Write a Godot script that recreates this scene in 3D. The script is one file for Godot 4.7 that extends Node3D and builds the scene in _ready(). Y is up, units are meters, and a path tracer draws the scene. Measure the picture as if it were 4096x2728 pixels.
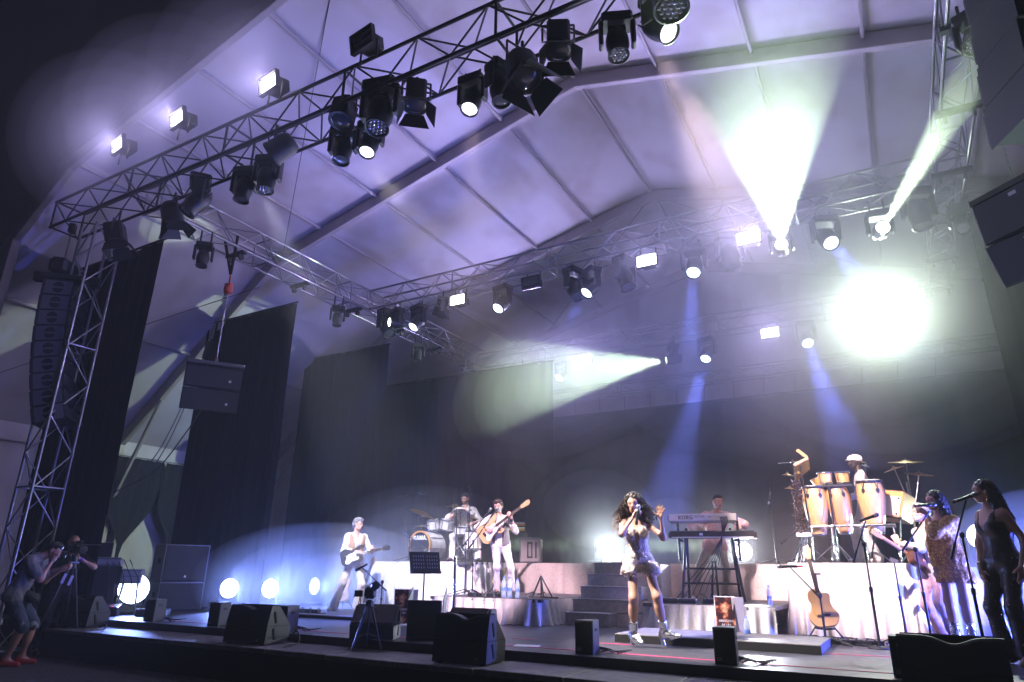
extends Node3D
# A concert in a marquee at night. Metres; y up; stage edge runs along x, upstage is -z. Ground y 0, stage floor y 0.5.
var M := {}
var taken := {}
var shapes := {}
var rng := RandomNumberGenerator.new()
var fold := FastNoiseLite.new()

# ---------- naming, materials ----------
func numbered(n: String) -> String:
	taken[n] = taken.get(n, -1) + 1
	return n if taken[n] == 0 else "%s_%03d" % [n, taken[n]]

func tag(o: Node, label: String, category: String, group := "") -> Node:
	o.set_meta("label", label); o.set_meta("category", category)
	if group: o.set_meta("group", group)
	return o

func thing(called: String, label: String, category: String, at := Vector3.ZERO, turn := 0.0, group := "") -> Node3D:
	var o := Node3D.new()
	o.name = numbered(called); add_child(o, true)
	o.position = at; o.rotation.y = turn
	tag(o, label, category, group)
	return o

func struct(o: Node) -> Node:
	o.set_meta("kind", "structure"); return o

func stuff(o: Node) -> Node:
	o.set_meta("kind", "stuff"); return o

func col(r: float, g: float, b: float) -> Color:
	return Color(r, g, b).linear_to_srgb()

func mat(key: String, c := Color(1, 1, 1), rough := 0.6, metal := 0.0) -> StandardMaterial3D:
	if not M.has(key):
		var m := StandardMaterial3D.new()
		m.resource_name = key; m.albedo_color = c; m.roughness = rough; m.metallic = metal
		M[key] = m
	return M[key]

func glow(key: String, c: Color, energy: float) -> StandardMaterial3D:
	if not M.has(key):
		var m := mat(key, col(0.6, 0.6, 0.6), 0.3)
		m.emission_enabled = true; m.emission = c; m.emission_energy_multiplier = energy
	return M[key]

func noise_tex(freq: float, seed_: int, w := 256, bump := 0.0, ramp: Array = []) -> NoiseTexture2D:
	var n := FastNoiseLite.new()
	n.seed = seed_; n.frequency = freq; n.fractal_octaves = 4
	var t := NoiseTexture2D.new()
	t.width = w; t.height = w; t.seamless = true; t.noise = n
	if bump > 0.0:
		t.as_normal_map = true; t.bump_strength = bump
	if ramp.size():
		var g := Gradient.new()
		g.offsets = PackedFloat32Array(ramp[0]); g.colors = PackedColorArray(ramp[1])
		t.color_ramp = g
	return t

func grain(m: StandardMaterial3D, scale: float, freq: float, seed_: int, lo := 0.75, hi := 1.0, bump := 0.0) -> StandardMaterial3D:
	m.albedo_texture = noise_tex(freq, seed_, 256, 0.0, [[0.25, 0.75], [col(lo, lo, lo), col(hi, hi, hi)]])
	if bump > 0.0:
		m.normal_enabled = true; m.normal_texture = noise_tex(freq, seed_ + 7, 256, bump)
	m.uv1_triplanar = true; m.uv1_world_triplanar = true; m.uv1_scale = Vector3.ONE * scale
	return m

# ---------- mesh helpers ----------
func S() -> SurfaceTool:
	var st := SurfaceTool.new()
	st.begin(Mesh.PRIMITIVE_TRIANGLES)
	st.set_smooth_group(-1)
	return st

func flat(st: SurfaceTool) -> void: st.set_smooth_group(-1)
func smooth(st: SurfaceTool) -> void: st.set_smooth_group(1)

func tri(st: SurfaceTool, a: Vector3, b: Vector3, c: Vector3) -> void:   # counter-clockwise from outside
	st.add_vertex(a); st.add_vertex(c); st.add_vertex(b)

func quad(st: SurfaceTool, a: Vector3, b: Vector3, c: Vector3, d: Vector3) -> void:
	tri(st, a, b, c); tri(st, a, c, d)

func bx(st: SurfaceTool, c: Vector3, s: Vector3, b := Basis.IDENTITY) -> void:
	flat(st)
	var h := s * 0.5
	var p: Array[Vector3] = []
	for i in 8:
		p.append(c + b * Vector3(h.x if i & 1 else -h.x, h.y if i & 2 else -h.y, h.z if i & 4 else -h.z))
	quad(st, p[4], p[5], p[7], p[6]); quad(st, p[1], p[0], p[2], p[3])
	quad(st, p[5], p[1], p[3], p[7]); quad(st, p[0], p[4], p[6], p[2])
	quad(st, p[6], p[7], p[3], p[2]); quad(st, p[0], p[1], p[5], p[4])

func rbx(st: SurfaceTool, c: Vector3, s: Vector3, r: float, b := Basis.IDENTITY) -> void:   # box with chamfered edges
	flat(st)
	var h := s * 0.5
	var sg := [-1.0, 1.0]
	var P := func(sx: float, sy: float, sz: float, k: int) -> Vector3:
		var v := Vector3(sx * (h.x - (r if k != 0 else 0.0)), sy * (h.y - (r if k != 1 else 0.0)), sz * (h.z - (r if k != 2 else 0.0)))
		return c + b * v
	for k in 3:
		for s0 in sg:
			var u := (k + 1) % 3
			var w := (k + 2) % 3
			var q: Array[Vector3] = []
			for e in [[-1.0, -1.0], [1.0, -1.0], [1.0, 1.0], [-1.0, 1.0]]:
				var v := [0.0, 0.0, 0.0]
				v[k] = s0; v[u] = e[0]; v[w] = e[1]
				q.append(P.call(v[0], v[1], v[2], k))
			if s0 > 0: quad(st, q[0], q[1], q[2], q[3])
			else: quad(st, q[3], q[2], q[1], q[0])
			for s1 in sg:
				for s2 in [1.0]:   # edge between faces k and u
					var v1 := [0.0, 0.0, 0.0]
					v1[k] = s0; v1[u] = s1; v1[w] = -1.0
					var v2 := v1.duplicate(); v2[w] = 1.0
					var a: Vector3 = P.call(v1[0], v1[1], v1[2], k)
					var a2: Vector3 = P.call(v2[0], v2[1], v2[2], k)
					var d: Vector3 = P.call(v1[0], v1[1], v1[2], u)
					var d2: Vector3 = P.call(v2[0], v2[1], v2[2], u)
					if s0 * s1 > 0: quad(st, a, d, d2, a2)
					else: quad(st, a, a2, d2, d)
	for sx in sg:
		for sy in sg:
			for sz in sg:
				var a: Vector3 = P.call(sx, sy, sz, 0)
				var d: Vector3 = P.call(sx, sy, sz, 1)
				var e: Vector3 = P.call(sx, sy, sz, 2)
				if sx * sy * sz > 0: tri(st, a, d, e)
				else: tri(st, a, e, d)

func along(d: Vector3) -> Basis:   # a basis whose y runs along d
	var y := d.normalized()
	var x := y.cross(Vector3.FORWARD if absf(y.z) < 0.9 else Vector3.RIGHT).normalized()
	return Basis(x, y, x.cross(y))

func facing(d: Vector3, up := Vector3.UP) -> Basis:   # a basis whose z runs along d
	var z := d.normalized()
	var x := up.cross(z)
	x = Vector3.RIGHT if x.length() < 0.001 else x.normalized()
	return Basis(x, z.cross(x), z)

func cyl(st: SurfaceTool, a: Vector3, b: Vector3, r0: float, r1 := -1.0, n := 8, caps := true) -> void:
	if r1 < 0.0: r1 = r0
	var B := along(b - a)
	var pa: Array[Vector3] = []
	var pb: Array[Vector3] = []
	for i in n:
		var t := TAU * i / n
		var d := B.x * cos(t) + B.z * sin(t)
		pa.append(a + d * r0); pb.append(b + d * r1)
	smooth(st)
	for i in n:
		var j := (i + 1) % n
		quad(st, pa[i], pb[i], pb[j], pa[j])
	flat(st)
	if caps:
		for i in range(1, n - 1):
			if r0 > 0.0: tri(st, pa[0], pa[i], pa[i + 1])
			if r1 > 0.0: tri(st, pb[0], pb[i + 1], pb[i])

func lathe(st: SurfaceTool, prof: Array, n := 16, T := Transform3D.IDENTITY, sm := true) -> void:   # [[radius, y], ...] from bottom to top
	if sm: smooth(st)
	else: flat(st)
	for k in prof.size() - 1:
		for i in n:
			var a := TAU * i / n
			var b := TAU * (i + 1) / n
			var r0: float = prof[k][0]
			var r1: float = prof[k + 1][0]
			var y0: float = prof[k][1]
			var y1: float = prof[k + 1][1]
			var p := T * Vector3(cos(a) * r0, y0, sin(a) * r0)
			var q := T * Vector3(cos(b) * r0, y0, sin(b) * r0)
			var p1 := T * Vector3(cos(a) * r1, y1, sin(a) * r1)
			var q1 := T * Vector3(cos(b) * r1, y1, sin(b) * r1)
			if r0 > 1e-5: tri(st, p, q1, q)
			if r1 > 1e-5: tri(st, p, p1, q1)
	flat(st)

func tube(st: SurfaceTool, pts: Array, r: float, n := 6) -> void:
	smooth(st)
	var ring: Array = []
	for i in pts.size():
		var d: Vector3 = (pts[mini(i + 1, pts.size() - 1)] - pts[maxi(i - 1, 0)])
		var B := along(d)
		var row: Array[Vector3] = []
		for k in n:
			var t := TAU * k / n
			row.append(pts[i] + (B.x * cos(t) + B.z * sin(t)) * r)
		if ring.size():
			var best := 0   # keep the seam from twisting
			var bd := 1e9
			for s in n:
				var dd: float = row[s].distance_to(ring[-1][0])
				if dd < bd: bd = dd; best = s
			var turned: Array[Vector3] = []
			for k in n: turned.append(row[(k + best) % n])
			row = turned
			for k in n:
				var j := (k + 1) % n
				quad(st, ring[-1][k], row[k], row[j], ring[-1][j])
		ring.append(row)
	flat(st)

func curve(pts: Array, n := 8) -> Array:   # smooth polyline through points
	var out: Array = []
	for i in pts.size() - 1:
		var p0: Vector3 = pts[maxi(i - 1, 0)]
		var p1: Vector3 = pts[i]
		var p2: Vector3 = pts[i + 1]
		var p3: Vector3 = pts[mini(i + 2, pts.size() - 1)]
		for k in n:
			out.append(p1.cubic_interpolate(p2, p0, p3, float(k) / n))
	out.append(pts[-1])
	return out

func plate(st: SurfaceTool, poly: PackedVector2Array, depth: float, T := Transform3D.IDENTITY) -> void:   # an outline in x-y given a thickness along z
	flat(st)
	var area := 0.0
	var n := poly.size()
	for i in n: area += poly[i].cross(poly[(i + 1) % n])
	if area < 0.0: poly.reverse()
	var idx := Geometry2D.triangulate_polygon(poly)
	var h := depth * 0.5
	for k in range(0, idx.size(), 3):
		var a := poly[idx[k]]
		var b := poly[idx[k + 1]]
		var c := poly[idx[k + 2]]
		if (b - a).cross(c - a) < 0.0:
			var t := b
			b = c; c = t
		tri(st, T * Vector3(a.x, a.y, h), T * Vector3(b.x, b.y, h), T * Vector3(c.x, c.y, h))
		tri(st, T * Vector3(a.x, a.y, -h), T * Vector3(c.x, c.y, -h), T * Vector3(b.x, b.y, -h))
	for i in n:
		var a := poly[i]
		var b := poly[(i + 1) % n]
		quad(st, T * Vector3(a.x, a.y, -h), T * Vector3(b.x, b.y, -h), T * Vector3(b.x, b.y, h), T * Vector3(a.x, a.y, h))

func smooth_outline(pts: Array, n := 6) -> PackedVector2Array:   # a closed smooth outline through [x, y] points
	var out := PackedVector2Array()
	var c := pts.size()
	for i in c:
		var q: Array[Vector2] = []
		for k in [-1, 0, 1, 2]:
			var p = pts[(i + k + c) % c]
			q.append(Vector2(p[0], p[1]))
		for k in n: out.append(q[1].cubic_interpolate(q[2], q[0], q[3], float(k) / n))
	return out

func obj(called: String, st, m: Material, parent: Node = self) -> MeshInstance3D:
	var o := MeshInstance3D.new()
	if st is SurfaceTool:
		st.generate_normals()
		o.mesh = st.commit()
	else:
		o.mesh = st
	o.material_override = m
	o.name = called if parent != self else numbered(called)
	parent.add_child(o, true)
	return o

func shared(key: String, f: Callable) -> Mesh:   # a mesh built once
	if not shapes.has(key):
		var st := S()
		f.call(st)
		st.generate_normals()
		shapes[key] = st.commit()
	return shapes[key]

func put(called: String, key: String, f: Callable, m: Material, parent: Node, T := Transform3D.IDENTITY) -> MeshInstance3D:
	var o := obj(called, shared(key, f), m, parent)
	o.transform = T
	return o

func rod(called: String, a: Vector3, b: Vector3, r: float, m: Material, parent: Node) -> MeshInstance3D:   # a bar between two points, one shared mesh
	var B := along(b - a)
	var T := Transform3D(Basis(B.x * r, B.y * a.distance_to(b), B.z * r), (a + b) * 0.5)
	return put(called, "rod", func(st): cyl(st, Vector3(0, -0.5, 0), Vector3(0, 0.5, 0), 1.0, 1.0, 8), m, parent, T)

func block(called: String, c: Vector3, s: Vector3, m: Material, parent: Node = self, b := Basis.IDENTITY, r := 0.0) -> MeshInstance3D:
	var st := S()
	if r > 0.0: rbx(st, Vector3.ZERO, s, r)
	else: bx(st, Vector3.ZERO, s)
	var o := obj(called, st, m, parent)
	o.transform = Transform3D(b, c)
	return o

func spot(parent: Node, at: Vector3, dir: Vector3, c: Color, e: float, half: float, soft := 0.3, size := 0.05) -> SpotLight3D:
	var l := SpotLight3D.new()
	l.name = "lamp_light"
	l.light_color = c; l.light_energy = e; l.spot_angle = half; l.spot_angle_attenuation = soft
	l.spot_range = 40.0; l.spot_attenuation = 2.0; l.light_size = size; l.shadow_enabled = true
	parent.add_child(l, true)
	var up := Vector3.UP if absf(dir.normalized().y) < 0.98 else Vector3.RIGHT
	l.transform = Transform3D(facing(-dir, up), at)
	return l

func text_mesh(called: String, s: String, size: float, m: Material, parent: Node, T: Transform3D, bold := true, depth := 0.002) -> MeshInstance3D:
	var t := TextMesh.new()
	var f := SystemFont.new()
	f.font_names = PackedStringArray(["Droid Sans"])
	if bold: f.font_weight = 700
	t.font = f; t.text = s; t.font_size = 64; t.pixel_size = size / 64.0; t.depth = depth
	t.curve_step = 2.0
	var o := obj(called, t, m, parent)
	o.transform = T
	return o

func _ready() -> void:
	# --- camera, sky, exposure ---
	var cam := Camera3D.new()
	cam.name = "camera"
	add_child(cam)
	var yaw := 29.6738
	cam.position = Vector3(0, 1.335, 0)
	cam.basis = Basis(Vector3.UP, deg_to_rad(yaw)) * Basis(Vector3.RIGHT, deg_to_rad(19.1775)) * Basis(Vector3.BACK, deg_to_rad(0.674))
	cam.fov = 54.617; cam.near = 0.05; cam.far = 400.0; cam.current = true
	var we := WorldEnvironment.new()
	we.name = "world"
	var env := Environment.new()
	var sky := Sky.new()
	var sm := ProceduralSkyMaterial.new()
	sm.sky_top_color = col(0.0012, 0.0014, 0.0024); sm.sky_horizon_color = col(0.003, 0.003, 0.0045)
	sm.ground_bottom_color = col(0.001, 0.001, 0.0012); sm.ground_horizon_color = col(0.003, 0.003, 0.0045)
	sky.sky_material = sm
	env.background_mode = Environment.BG_SKY; env.sky = sky
	env.tonemap_mode = Environment.TONE_MAPPER_LINEAR; env.tonemap_exposure = 1.0
	env.sdfgi_enabled = true; env.ssao_enabled = true; env.ssil_enabled = true
	env.fog_enabled = true; env.fog_density = 0.0038; env.fog_light_color = Color(1, 1, 1)
	env.volumetric_fog_enabled = true; env.volumetric_fog_density = 0.0
	we.environment = env
	add_child(we)
	rng.seed = 7
	fold.seed = 3; fold.frequency = 1.0; fold.fractal_octaves = 3
	materials()
	# --- the place ---
	ground_and_stage()
	tent()
	rigging()
	drapes()
	risers()
	smoke()
	lamps()
	# --- things ---
	loudspeakers()
	band_gear()
	people()
	small_things()

func materials() -> void:
	grain(mat("asphalt", col(0.045, 0.042, 0.04), 0.9), 0.9, 0.05, 1, 0.6, 1.0, 3.0)
	grain(mat("stage_vinyl", col(0.055, 0.055, 0.062), 0.42), 0.5, 0.02, 2, 0.72, 1.0, 0.6)
	grain(mat("deck_ply", col(0.15, 0.14, 0.135), 0.6), 0.8, 0.03, 3, 0.7, 1.0, 1.0)
	mat("black_cloth", col(0.008, 0.008, 0.009), 0.95)
	grain(mat("drape_cloth", col(0.005, 0.005, 0.006), 0.95), 1.6, 0.02, 4, 0.7, 1.0)
	grain(mat("navy_cloth", col(0.016, 0.017, 0.026), 0.95), 1.6, 0.02, 5, 0.7, 1.0)
	var pvc := mat("tent_pvc", col(0.60, 0.57, 0.61), 0.55)
	pvc.albedo_texture = noise_tex(0.004, 11, 512, 0.0, [[0.2, 0.5, 0.68, 0.85], [Color(0.86, 0.83, 0.8), Color(0.96, 0.95, 0.95), Color(1, 1, 1), Color(1, 1, 1)]])
	pvc.normal_enabled = true; pvc.normal_texture = noise_tex(0.012, 12, 512, 0.7)
	pvc.uv1_triplanar = true; pvc.uv1_world_triplanar = true; pvc.uv1_scale = Vector3(0.22, 0.09, 0.16)
	grain(mat("frame_alu", col(0.40, 0.36, 0.37), 0.5, 0.15), 0.5, 0.015, 13, 0.88, 1.0)
	mat("truss_black", col(0.03, 0.03, 0.033), 0.38, 0.5)
	mat("truss_alu", col(0.30, 0.30, 0.31), 0.34, 0.85)
	mat("black_paint", col(0.012, 0.012, 0.013), 0.55)
	mat("black_plastic", col(0.016, 0.016, 0.018), 0.38)
	mat("dark_metal", col(0.05, 0.05, 0.055), 0.35, 0.6)
	mat("chrome", col(0.62, 0.62, 0.64), 0.14, 1.0)
	mat("grey_metal", col(0.25, 0.25, 0.27), 0.35, 0.8)
	mat("cable_black", col(0.01, 0.01, 0.011), 0.6)
	mat("red_paint", col(0.42, 0.035, 0.02), 0.4)
	mat("lens_glass", col(0.10, 0.10, 0.12), 0.08, 0.4)
	mat("led_lens", col(0.55, 0.55, 0.6), 0.1, 0.8)
	grain(mat("white_cloth", col(0.62, 0.60, 0.60), 0.9), 2.0, 0.03, 21, 0.86, 1.0)
	grain(mat("beige_cloth", col(0.50, 0.42, 0.38), 0.9), 2.0, 0.03, 22, 0.86, 1.0)
	grain(mat("grey_board", col(0.42, 0.41, 0.43), 0.6), 1.2, 0.03, 23, 0.82, 1.0)
	mat("tape_pink", col(0.75, 0.06, 0.22), 0.5)
	mat("tape_white", col(0.75, 0.75, 0.75), 0.5)
	glow("glow_white", Color(1.0, 0.95, 1.0), 9.0)
	glow("glow_cool", Color(0.80, 0.87, 1.0), 7.0)
	glow("glow_beam", Color(0.92, 1.0, 0.88), 9.0)
	glow("glow_led", Color(0.95, 0.95, 1.0), 2.2)

func ground_and_stage() -> void:
	var st := S()
	quad(st, Vector3(-90, 0, 40), Vector3(80, 0, 40), Vector3(80, 0, -90), Vector3(-90, 0, -90))
	struct(obj("ground", st, M.asphalt))
	var fl := block("stage_floor", Vector3(-4.5, 0.44, -12.9), Vector3(21.0, 0.12, 11.8), M.stage_vinyl)
	struct(fl)
	block("fascia", Vector3(0, -0.25, 5.86), Vector3(20.9, 0.38, 0.04), M.black_cloth, fl)
	# low front platform of deck panels
	var pl := Node3D.new(); pl.name = "front_platform"; add_child(pl); struct(pl)
	pl.position = Vector3(-11.9, 0, -6.2)
	block("fascia", Vector3(8.2, 0.17, -0.41), Vector3(16.4, 0.34, 0.78), M.black_cloth, pl)
	for i in 17:
		var p := put("deck_panel", "deck_panel", func(s): rbx(s, Vector3.ZERO, Vector3(0.99, 0.055, 0.785), 0.006), M.deck_ply, pl)
		p.position = Vector3(0.5 + i * 1.0 - 0.05, 0.3725 + rng.randf_range(-0.002, 0.002), -0.4)
	# tape marks on the floor
	for a in [[-11.5, -7.42, 1.8, -7.42, "long pink tape line along the front of the stage floor"], [-1.15, -8.75, 0.55, -8.95, "pink tape line on the floor in front of the white skirted percussion riser"], [-4.62, -8.2, -4.3, -8.2, "short pink tape mark on the floor beside the third front fill box"], [-3.52, -8.35, -3.0, -8.35, "red pink tape mark at the left end of the low plinth behind the singer"], [-5.2, -7.62, -4.9, -7.62, "small pink tape mark beside the wedge in front of the stairs"]]:
		var t := block("floor_tape", Vector3((a[0] + a[2]) / 2, 0.503, (a[1] + a[3]) / 2), Vector3(Vector2(a[2] - a[0], a[3] - a[1]).length(), 0.004, 0.028), M.tape_pink)
		t.rotation.y = -atan2(a[3] - a[1], a[2] - a[0])
		tag(t, a[4], "tape", "tape marks on the stage floor")

const XC := -4.45
func beam_part(called: String, a: Vector3, b: Vector3, w: float, d: float, m: Material, parent: Node) -> MeshInstance3D:
	var y := (b - a).normalized()
	var z := Vector3.BACK if absf(y.z) < 0.9 else Vector3.UP
	var x := y.cross(z).normalized()
	return block(called, (a + b) / 2, Vector3(d, a.distance_to(b), w), m, parent, Basis(x, y, x.cross(y)), 0.012)

func tent() -> void:
	var t := thing("marquee_tent", "big white marquee of aluminium frames and pale fabric over the stage", "tent")
	var prof := [Vector2(0, 11.1), Vector2(8.55, 8.9), Vector2(13.85, 4.57), Vector2(13.85, 0)]
	var zs := [-5.35, -10.35, -15.35, -20.35]
	for f in zs.size():
		var z: float = zs[f]
		for s in [-1.0, 1.0]:
			for k in 2:
				var a := Vector3(XC + s * prof[k].x, prof[k].y - 0.16, z)
				var b := Vector3(XC + s * prof[k + 1].x, prof[k + 1].y - 0.16, z)
				beam_part("rafter", a, b, 0.13, 0.30, M.frame_alu, t)
			beam_part("post", Vector3(XC + s * 13.7, 0, z), Vector3(XC + s * 13.7, 4.5, z), 0.13, 0.26, M.frame_alu, t)
			beam_part("knee_brace", Vector3(XC + s * 12.2, 5.55, z), Vector3(XC + s * 13.6, 2.9, z), 0.08, 0.10, M.frame_alu, t)
	beam_part("gable_post", Vector3(-14.55, 0, -5.35), Vector3(-14.55, 7.45, -5.35), 0.16, 0.34, M.frame_alu, t)
	beam_part("gable_post", Vector3(5.65, 0, -5.35), Vector3(5.65, 7.45, -5.35), 0.16, 0.34, M.frame_alu, t)
	var px := [[0.0, 11.1], [1.72, 10.66], [3.44, 10.21], [5.15, 9.77], [6.85, 9.34], [8.55, 8.9], [11.2, 6.73], [13.8, 4.6]]
	for b in 3:
		for k in px.size():
			for s in ([1.0] if k == 0 else [-1.0, 1.0]):
				var p := Vector3(XC + s * px[k][0], px[k][1] - 0.09, zs[b] - 0.07)
				beam_part("purlin", p, p + Vector3(0, 0, -4.86), 0.075, 0.06, M.frame_alu, t)
	for b in 3:
		for s in [-1.0, 1.0]:
			for k in 3:
				var st := S()
				smooth(st)
				var nu := 6
				var nv := 8
				var g := func(i: int, j: int) -> Vector3:
					var u := float(i) / nu
					var v := float(j) / nv
					var q: Vector2 = prof[k].lerp(prof[k + 1], u)
					var sag := sin(PI * v) * 0.05 * sin(PI * u)
					return Vector3(XC + s * q.x, q.y + 0.03 - sag, zs[b] - 5.0 * v)
				for i in nu:
					for j in nv:
						if s > 0: quad(st, g.call(i, j), g.call(i + 1, j), g.call(i + 1, j + 1), g.call(i, j + 1))
						else: quad(st, g.call(i, j), g.call(i, j + 1), g.call(i + 1, j + 1), g.call(i + 1, j))
				obj("roof_panel" if k < 2 else "side_wall_panel", st, M.tent_pvc, t)
	var bw := S()
	for s in [-1.0, 1.0]:
		for k in 2:
			var a := Vector3(XC + s * prof[k].x, prof[k].y, -20.42)
			var b := Vector3(XC + s * prof[k + 1].x, prof[k + 1].y, -20.42)
			var a0 := Vector3(a.x, 0, -20.42)
			var b0 := Vector3(b.x, 0, -20.42)
			if s > 0: quad(bw, a0, b0, b, a)
			else: quad(bw, b0, a0, a, b)
	obj("end_wall_panel", bw, M.tent_pvc, t)
	# valances at the eaves and cables
	for s in [-1.0, 1.0]:
		block("valance", Vector3(XC + s * 13.72, 4.36, -12.8), Vector3(0.02, 0.42, 14.6), M.tent_pvc, t)
	for c in [[Vector3(-6.55, 10.6, -5.6), Vector3(-12.5, 8.72, -10.2)], [Vector3(-11.9, 7.4, -9.2), Vector3(-16.9, 4.9, -6.0)], [Vector3(-4.45, 11.0, -15.4), Vector3(-9.8, 9.4, -19.8)], [Vector3(-4.45, 11.0, -15.4), Vector3(0.6, 9.4, -19.8)]]:
		rod("bracing_cable", c[0], c[1], 0.008, M.dark_metal, t)

func truss(called: String, label: String, A: Vector3, B: Vector3, w: float, h: float, m: Material, cell := 0.5, r := 0.025) -> Node3D:
	var t := thing(called, label, "truss")
	var d := (B - A).normalized()
	var up := Vector3.UP if absf(d.y) < 0.9 else Vector3.BACK
	var sd := d.cross(up).normalized()
	var L := A.distance_to(B)
	var n := maxi(1, roundi(L / cell))
	var c: Array[Vector3] = []
	for k in [[-1, -1], [1, -1], [1, 1], [-1, 1]]:
		c.append(sd * (k[0] * w / 2) + up * (k[1] * h / 2))
	for k in 4: rod("chord", A + c[k], B + c[k], r, m, t)
	for k in 4:
		var e := (k + 1) % 4
		for i in n:
			var a := A + d * (L * i / n) + (c[k] if (i + k) % 2 == 0 else c[e])
			var b := A + d * (L * (i + 1) / n) + (c[e] if (i + k) % 2 == 0 else c[k])
			rod("brace", a, b, r * 0.5, m, t)
		for x in range(0, int(L / 2.5) + 1):
			var o := d * minf(x * 2.5 + 0.02, L)
			rod("end_bar", A + o + c[k], A + o + c[e], r * 0.7, m, t)
	return t

func rigging() -> void:
	truss("front_truss", "black box truss crossing the top of the picture, full of lamps", Vector3(-13.4, 7.77, -5.7), Vector3(4.2, 7.77, -5.7), 0.53, 0.55, M.truss_black, 0.55, 0.028)
	var l := truss("side_truss", "aluminium box truss running upstage above the left curtains", Vector3(-11.1, 7.77, -6.0), Vector3(-11.1, 7.77, -17.2), 0.52, 0.55, M.truss_alu, 0.55)
	var r := truss("side_truss", "dark aluminium box truss running upstage at the right edge", Vector3(1.6, 7.77, -6.0), Vector3(1.6, 7.77, -17.2), 0.42, 0.55, M.truss_alu, 0.55)
	truss("rear_truss", "box truss across mid stage carrying the row of blue lamps", Vector3(-10.8, 7.77, -11.9), Vector3(1.35, 7.77, -11.9), 0.5, 0.5, M.truss_alu, 0.55)
	truss("back_truss", "hazy box truss across the back, behind the row of blue lamps", Vector3(-10.8, 7.3, -16.3), Vector3(1.35, 7.3, -16.3), 0.45, 0.45, M.truss_alu, 0.6)
	var bt := truss("drape_truss", "lowest hazy truss at the back with ties to the black backdrop", Vector3(-8.6, 6.05, -16.6), Vector3(2.5, 6.05, -16.6), 0.29, 0.29, M.truss_alu, 0.5, 0.02)
	for i in 14: rod("tie", Vector3(-8.1 + i * 0.72, 5.9, -16.6), Vector3(-8.16 + i * 0.72, 5.5, -16.75), 0.006, M.cable_black, bt)
	truss("truss_tower", "aluminium truss tower standing at the left front corner of the stage", Vector3(-12.6, 0.05, -6.0), Vector3(-12.6, 7.5, -6.0), 0.5, 0.5, M.truss_alu, 0.62, 0.027)
	for s in [[l, -11.1], [r, 1.6]]:
		for i in 6:
			var z: float = -7.9 - i * 1.75
			block("wheel_bar", Vector3(s[1], 7.46, z), Vector3(0.56, 0.07, 0.09), M.dark_metal, s[0])
			for k in [-1, 1]:
				var w := put("wheel", "truss_wheel", func(st): cyl(st, Vector3(-0.018, 0, 0), Vector3(0.018, 0, 0), 0.062, -1, 14), M.black_plastic, s[0])
				w.position = Vector3(s[1] + k * 0.17, 7.36, z)

func drape(called: String, label: String, x0: float, x1: float, y0: float, y1: float, z: float, m: Material, category := "curtain", group := "", amp := 0.05, period := 0.34, lean := 0.0) -> Node3D:
	var t := thing(called, label, category, Vector3((x0 + x1) / 2, y0, z), 0.0, group)
	var st := S()
	smooth(st)
	var n := int((x1 - x0) / 0.06)
	var rows := 6
	var sd := int(x0 * 31 + z * 17)
	var g := func(i: int, j: int) -> Vector3:
		var x := (x1 - x0) * (float(i) / n - 0.5)
		var v := float(j) / rows
		var ph := TAU * x / period + 1.7 * fold.get_noise_2d(x * 1.3 + sd, 0.0)
		var a := amp * (1.0 - 0.55 * v) * (0.7 + 0.6 * fold.get_noise_2d(x * 0.9 + sd, 4.0))
		return Vector3(x + lean * v + 0.02 * fold.get_noise_2d(sd, v * 3.0), (y1 - y0) * v, sin(ph) * a + 0.04 * fold.get_noise_2d(x * 0.6, v * 1.2 + sd))
	for i in n:
		for j in rows:
			quad(st, g.call(i, j), g.call(i + 1, j), g.call(i + 1, j + 1), g.call(i, j + 1))
	obj("cloth", st, m, t)
	rod("pipe", Vector3((x0 - x1) / 2 + lean - 0.05, y1 - y0 + 0.02, 0), Vector3((x1 - x0) / 2 + lean + 0.05, y1 - y0 + 0.02, 0), 0.025, M.black_paint, t)
	return t

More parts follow.
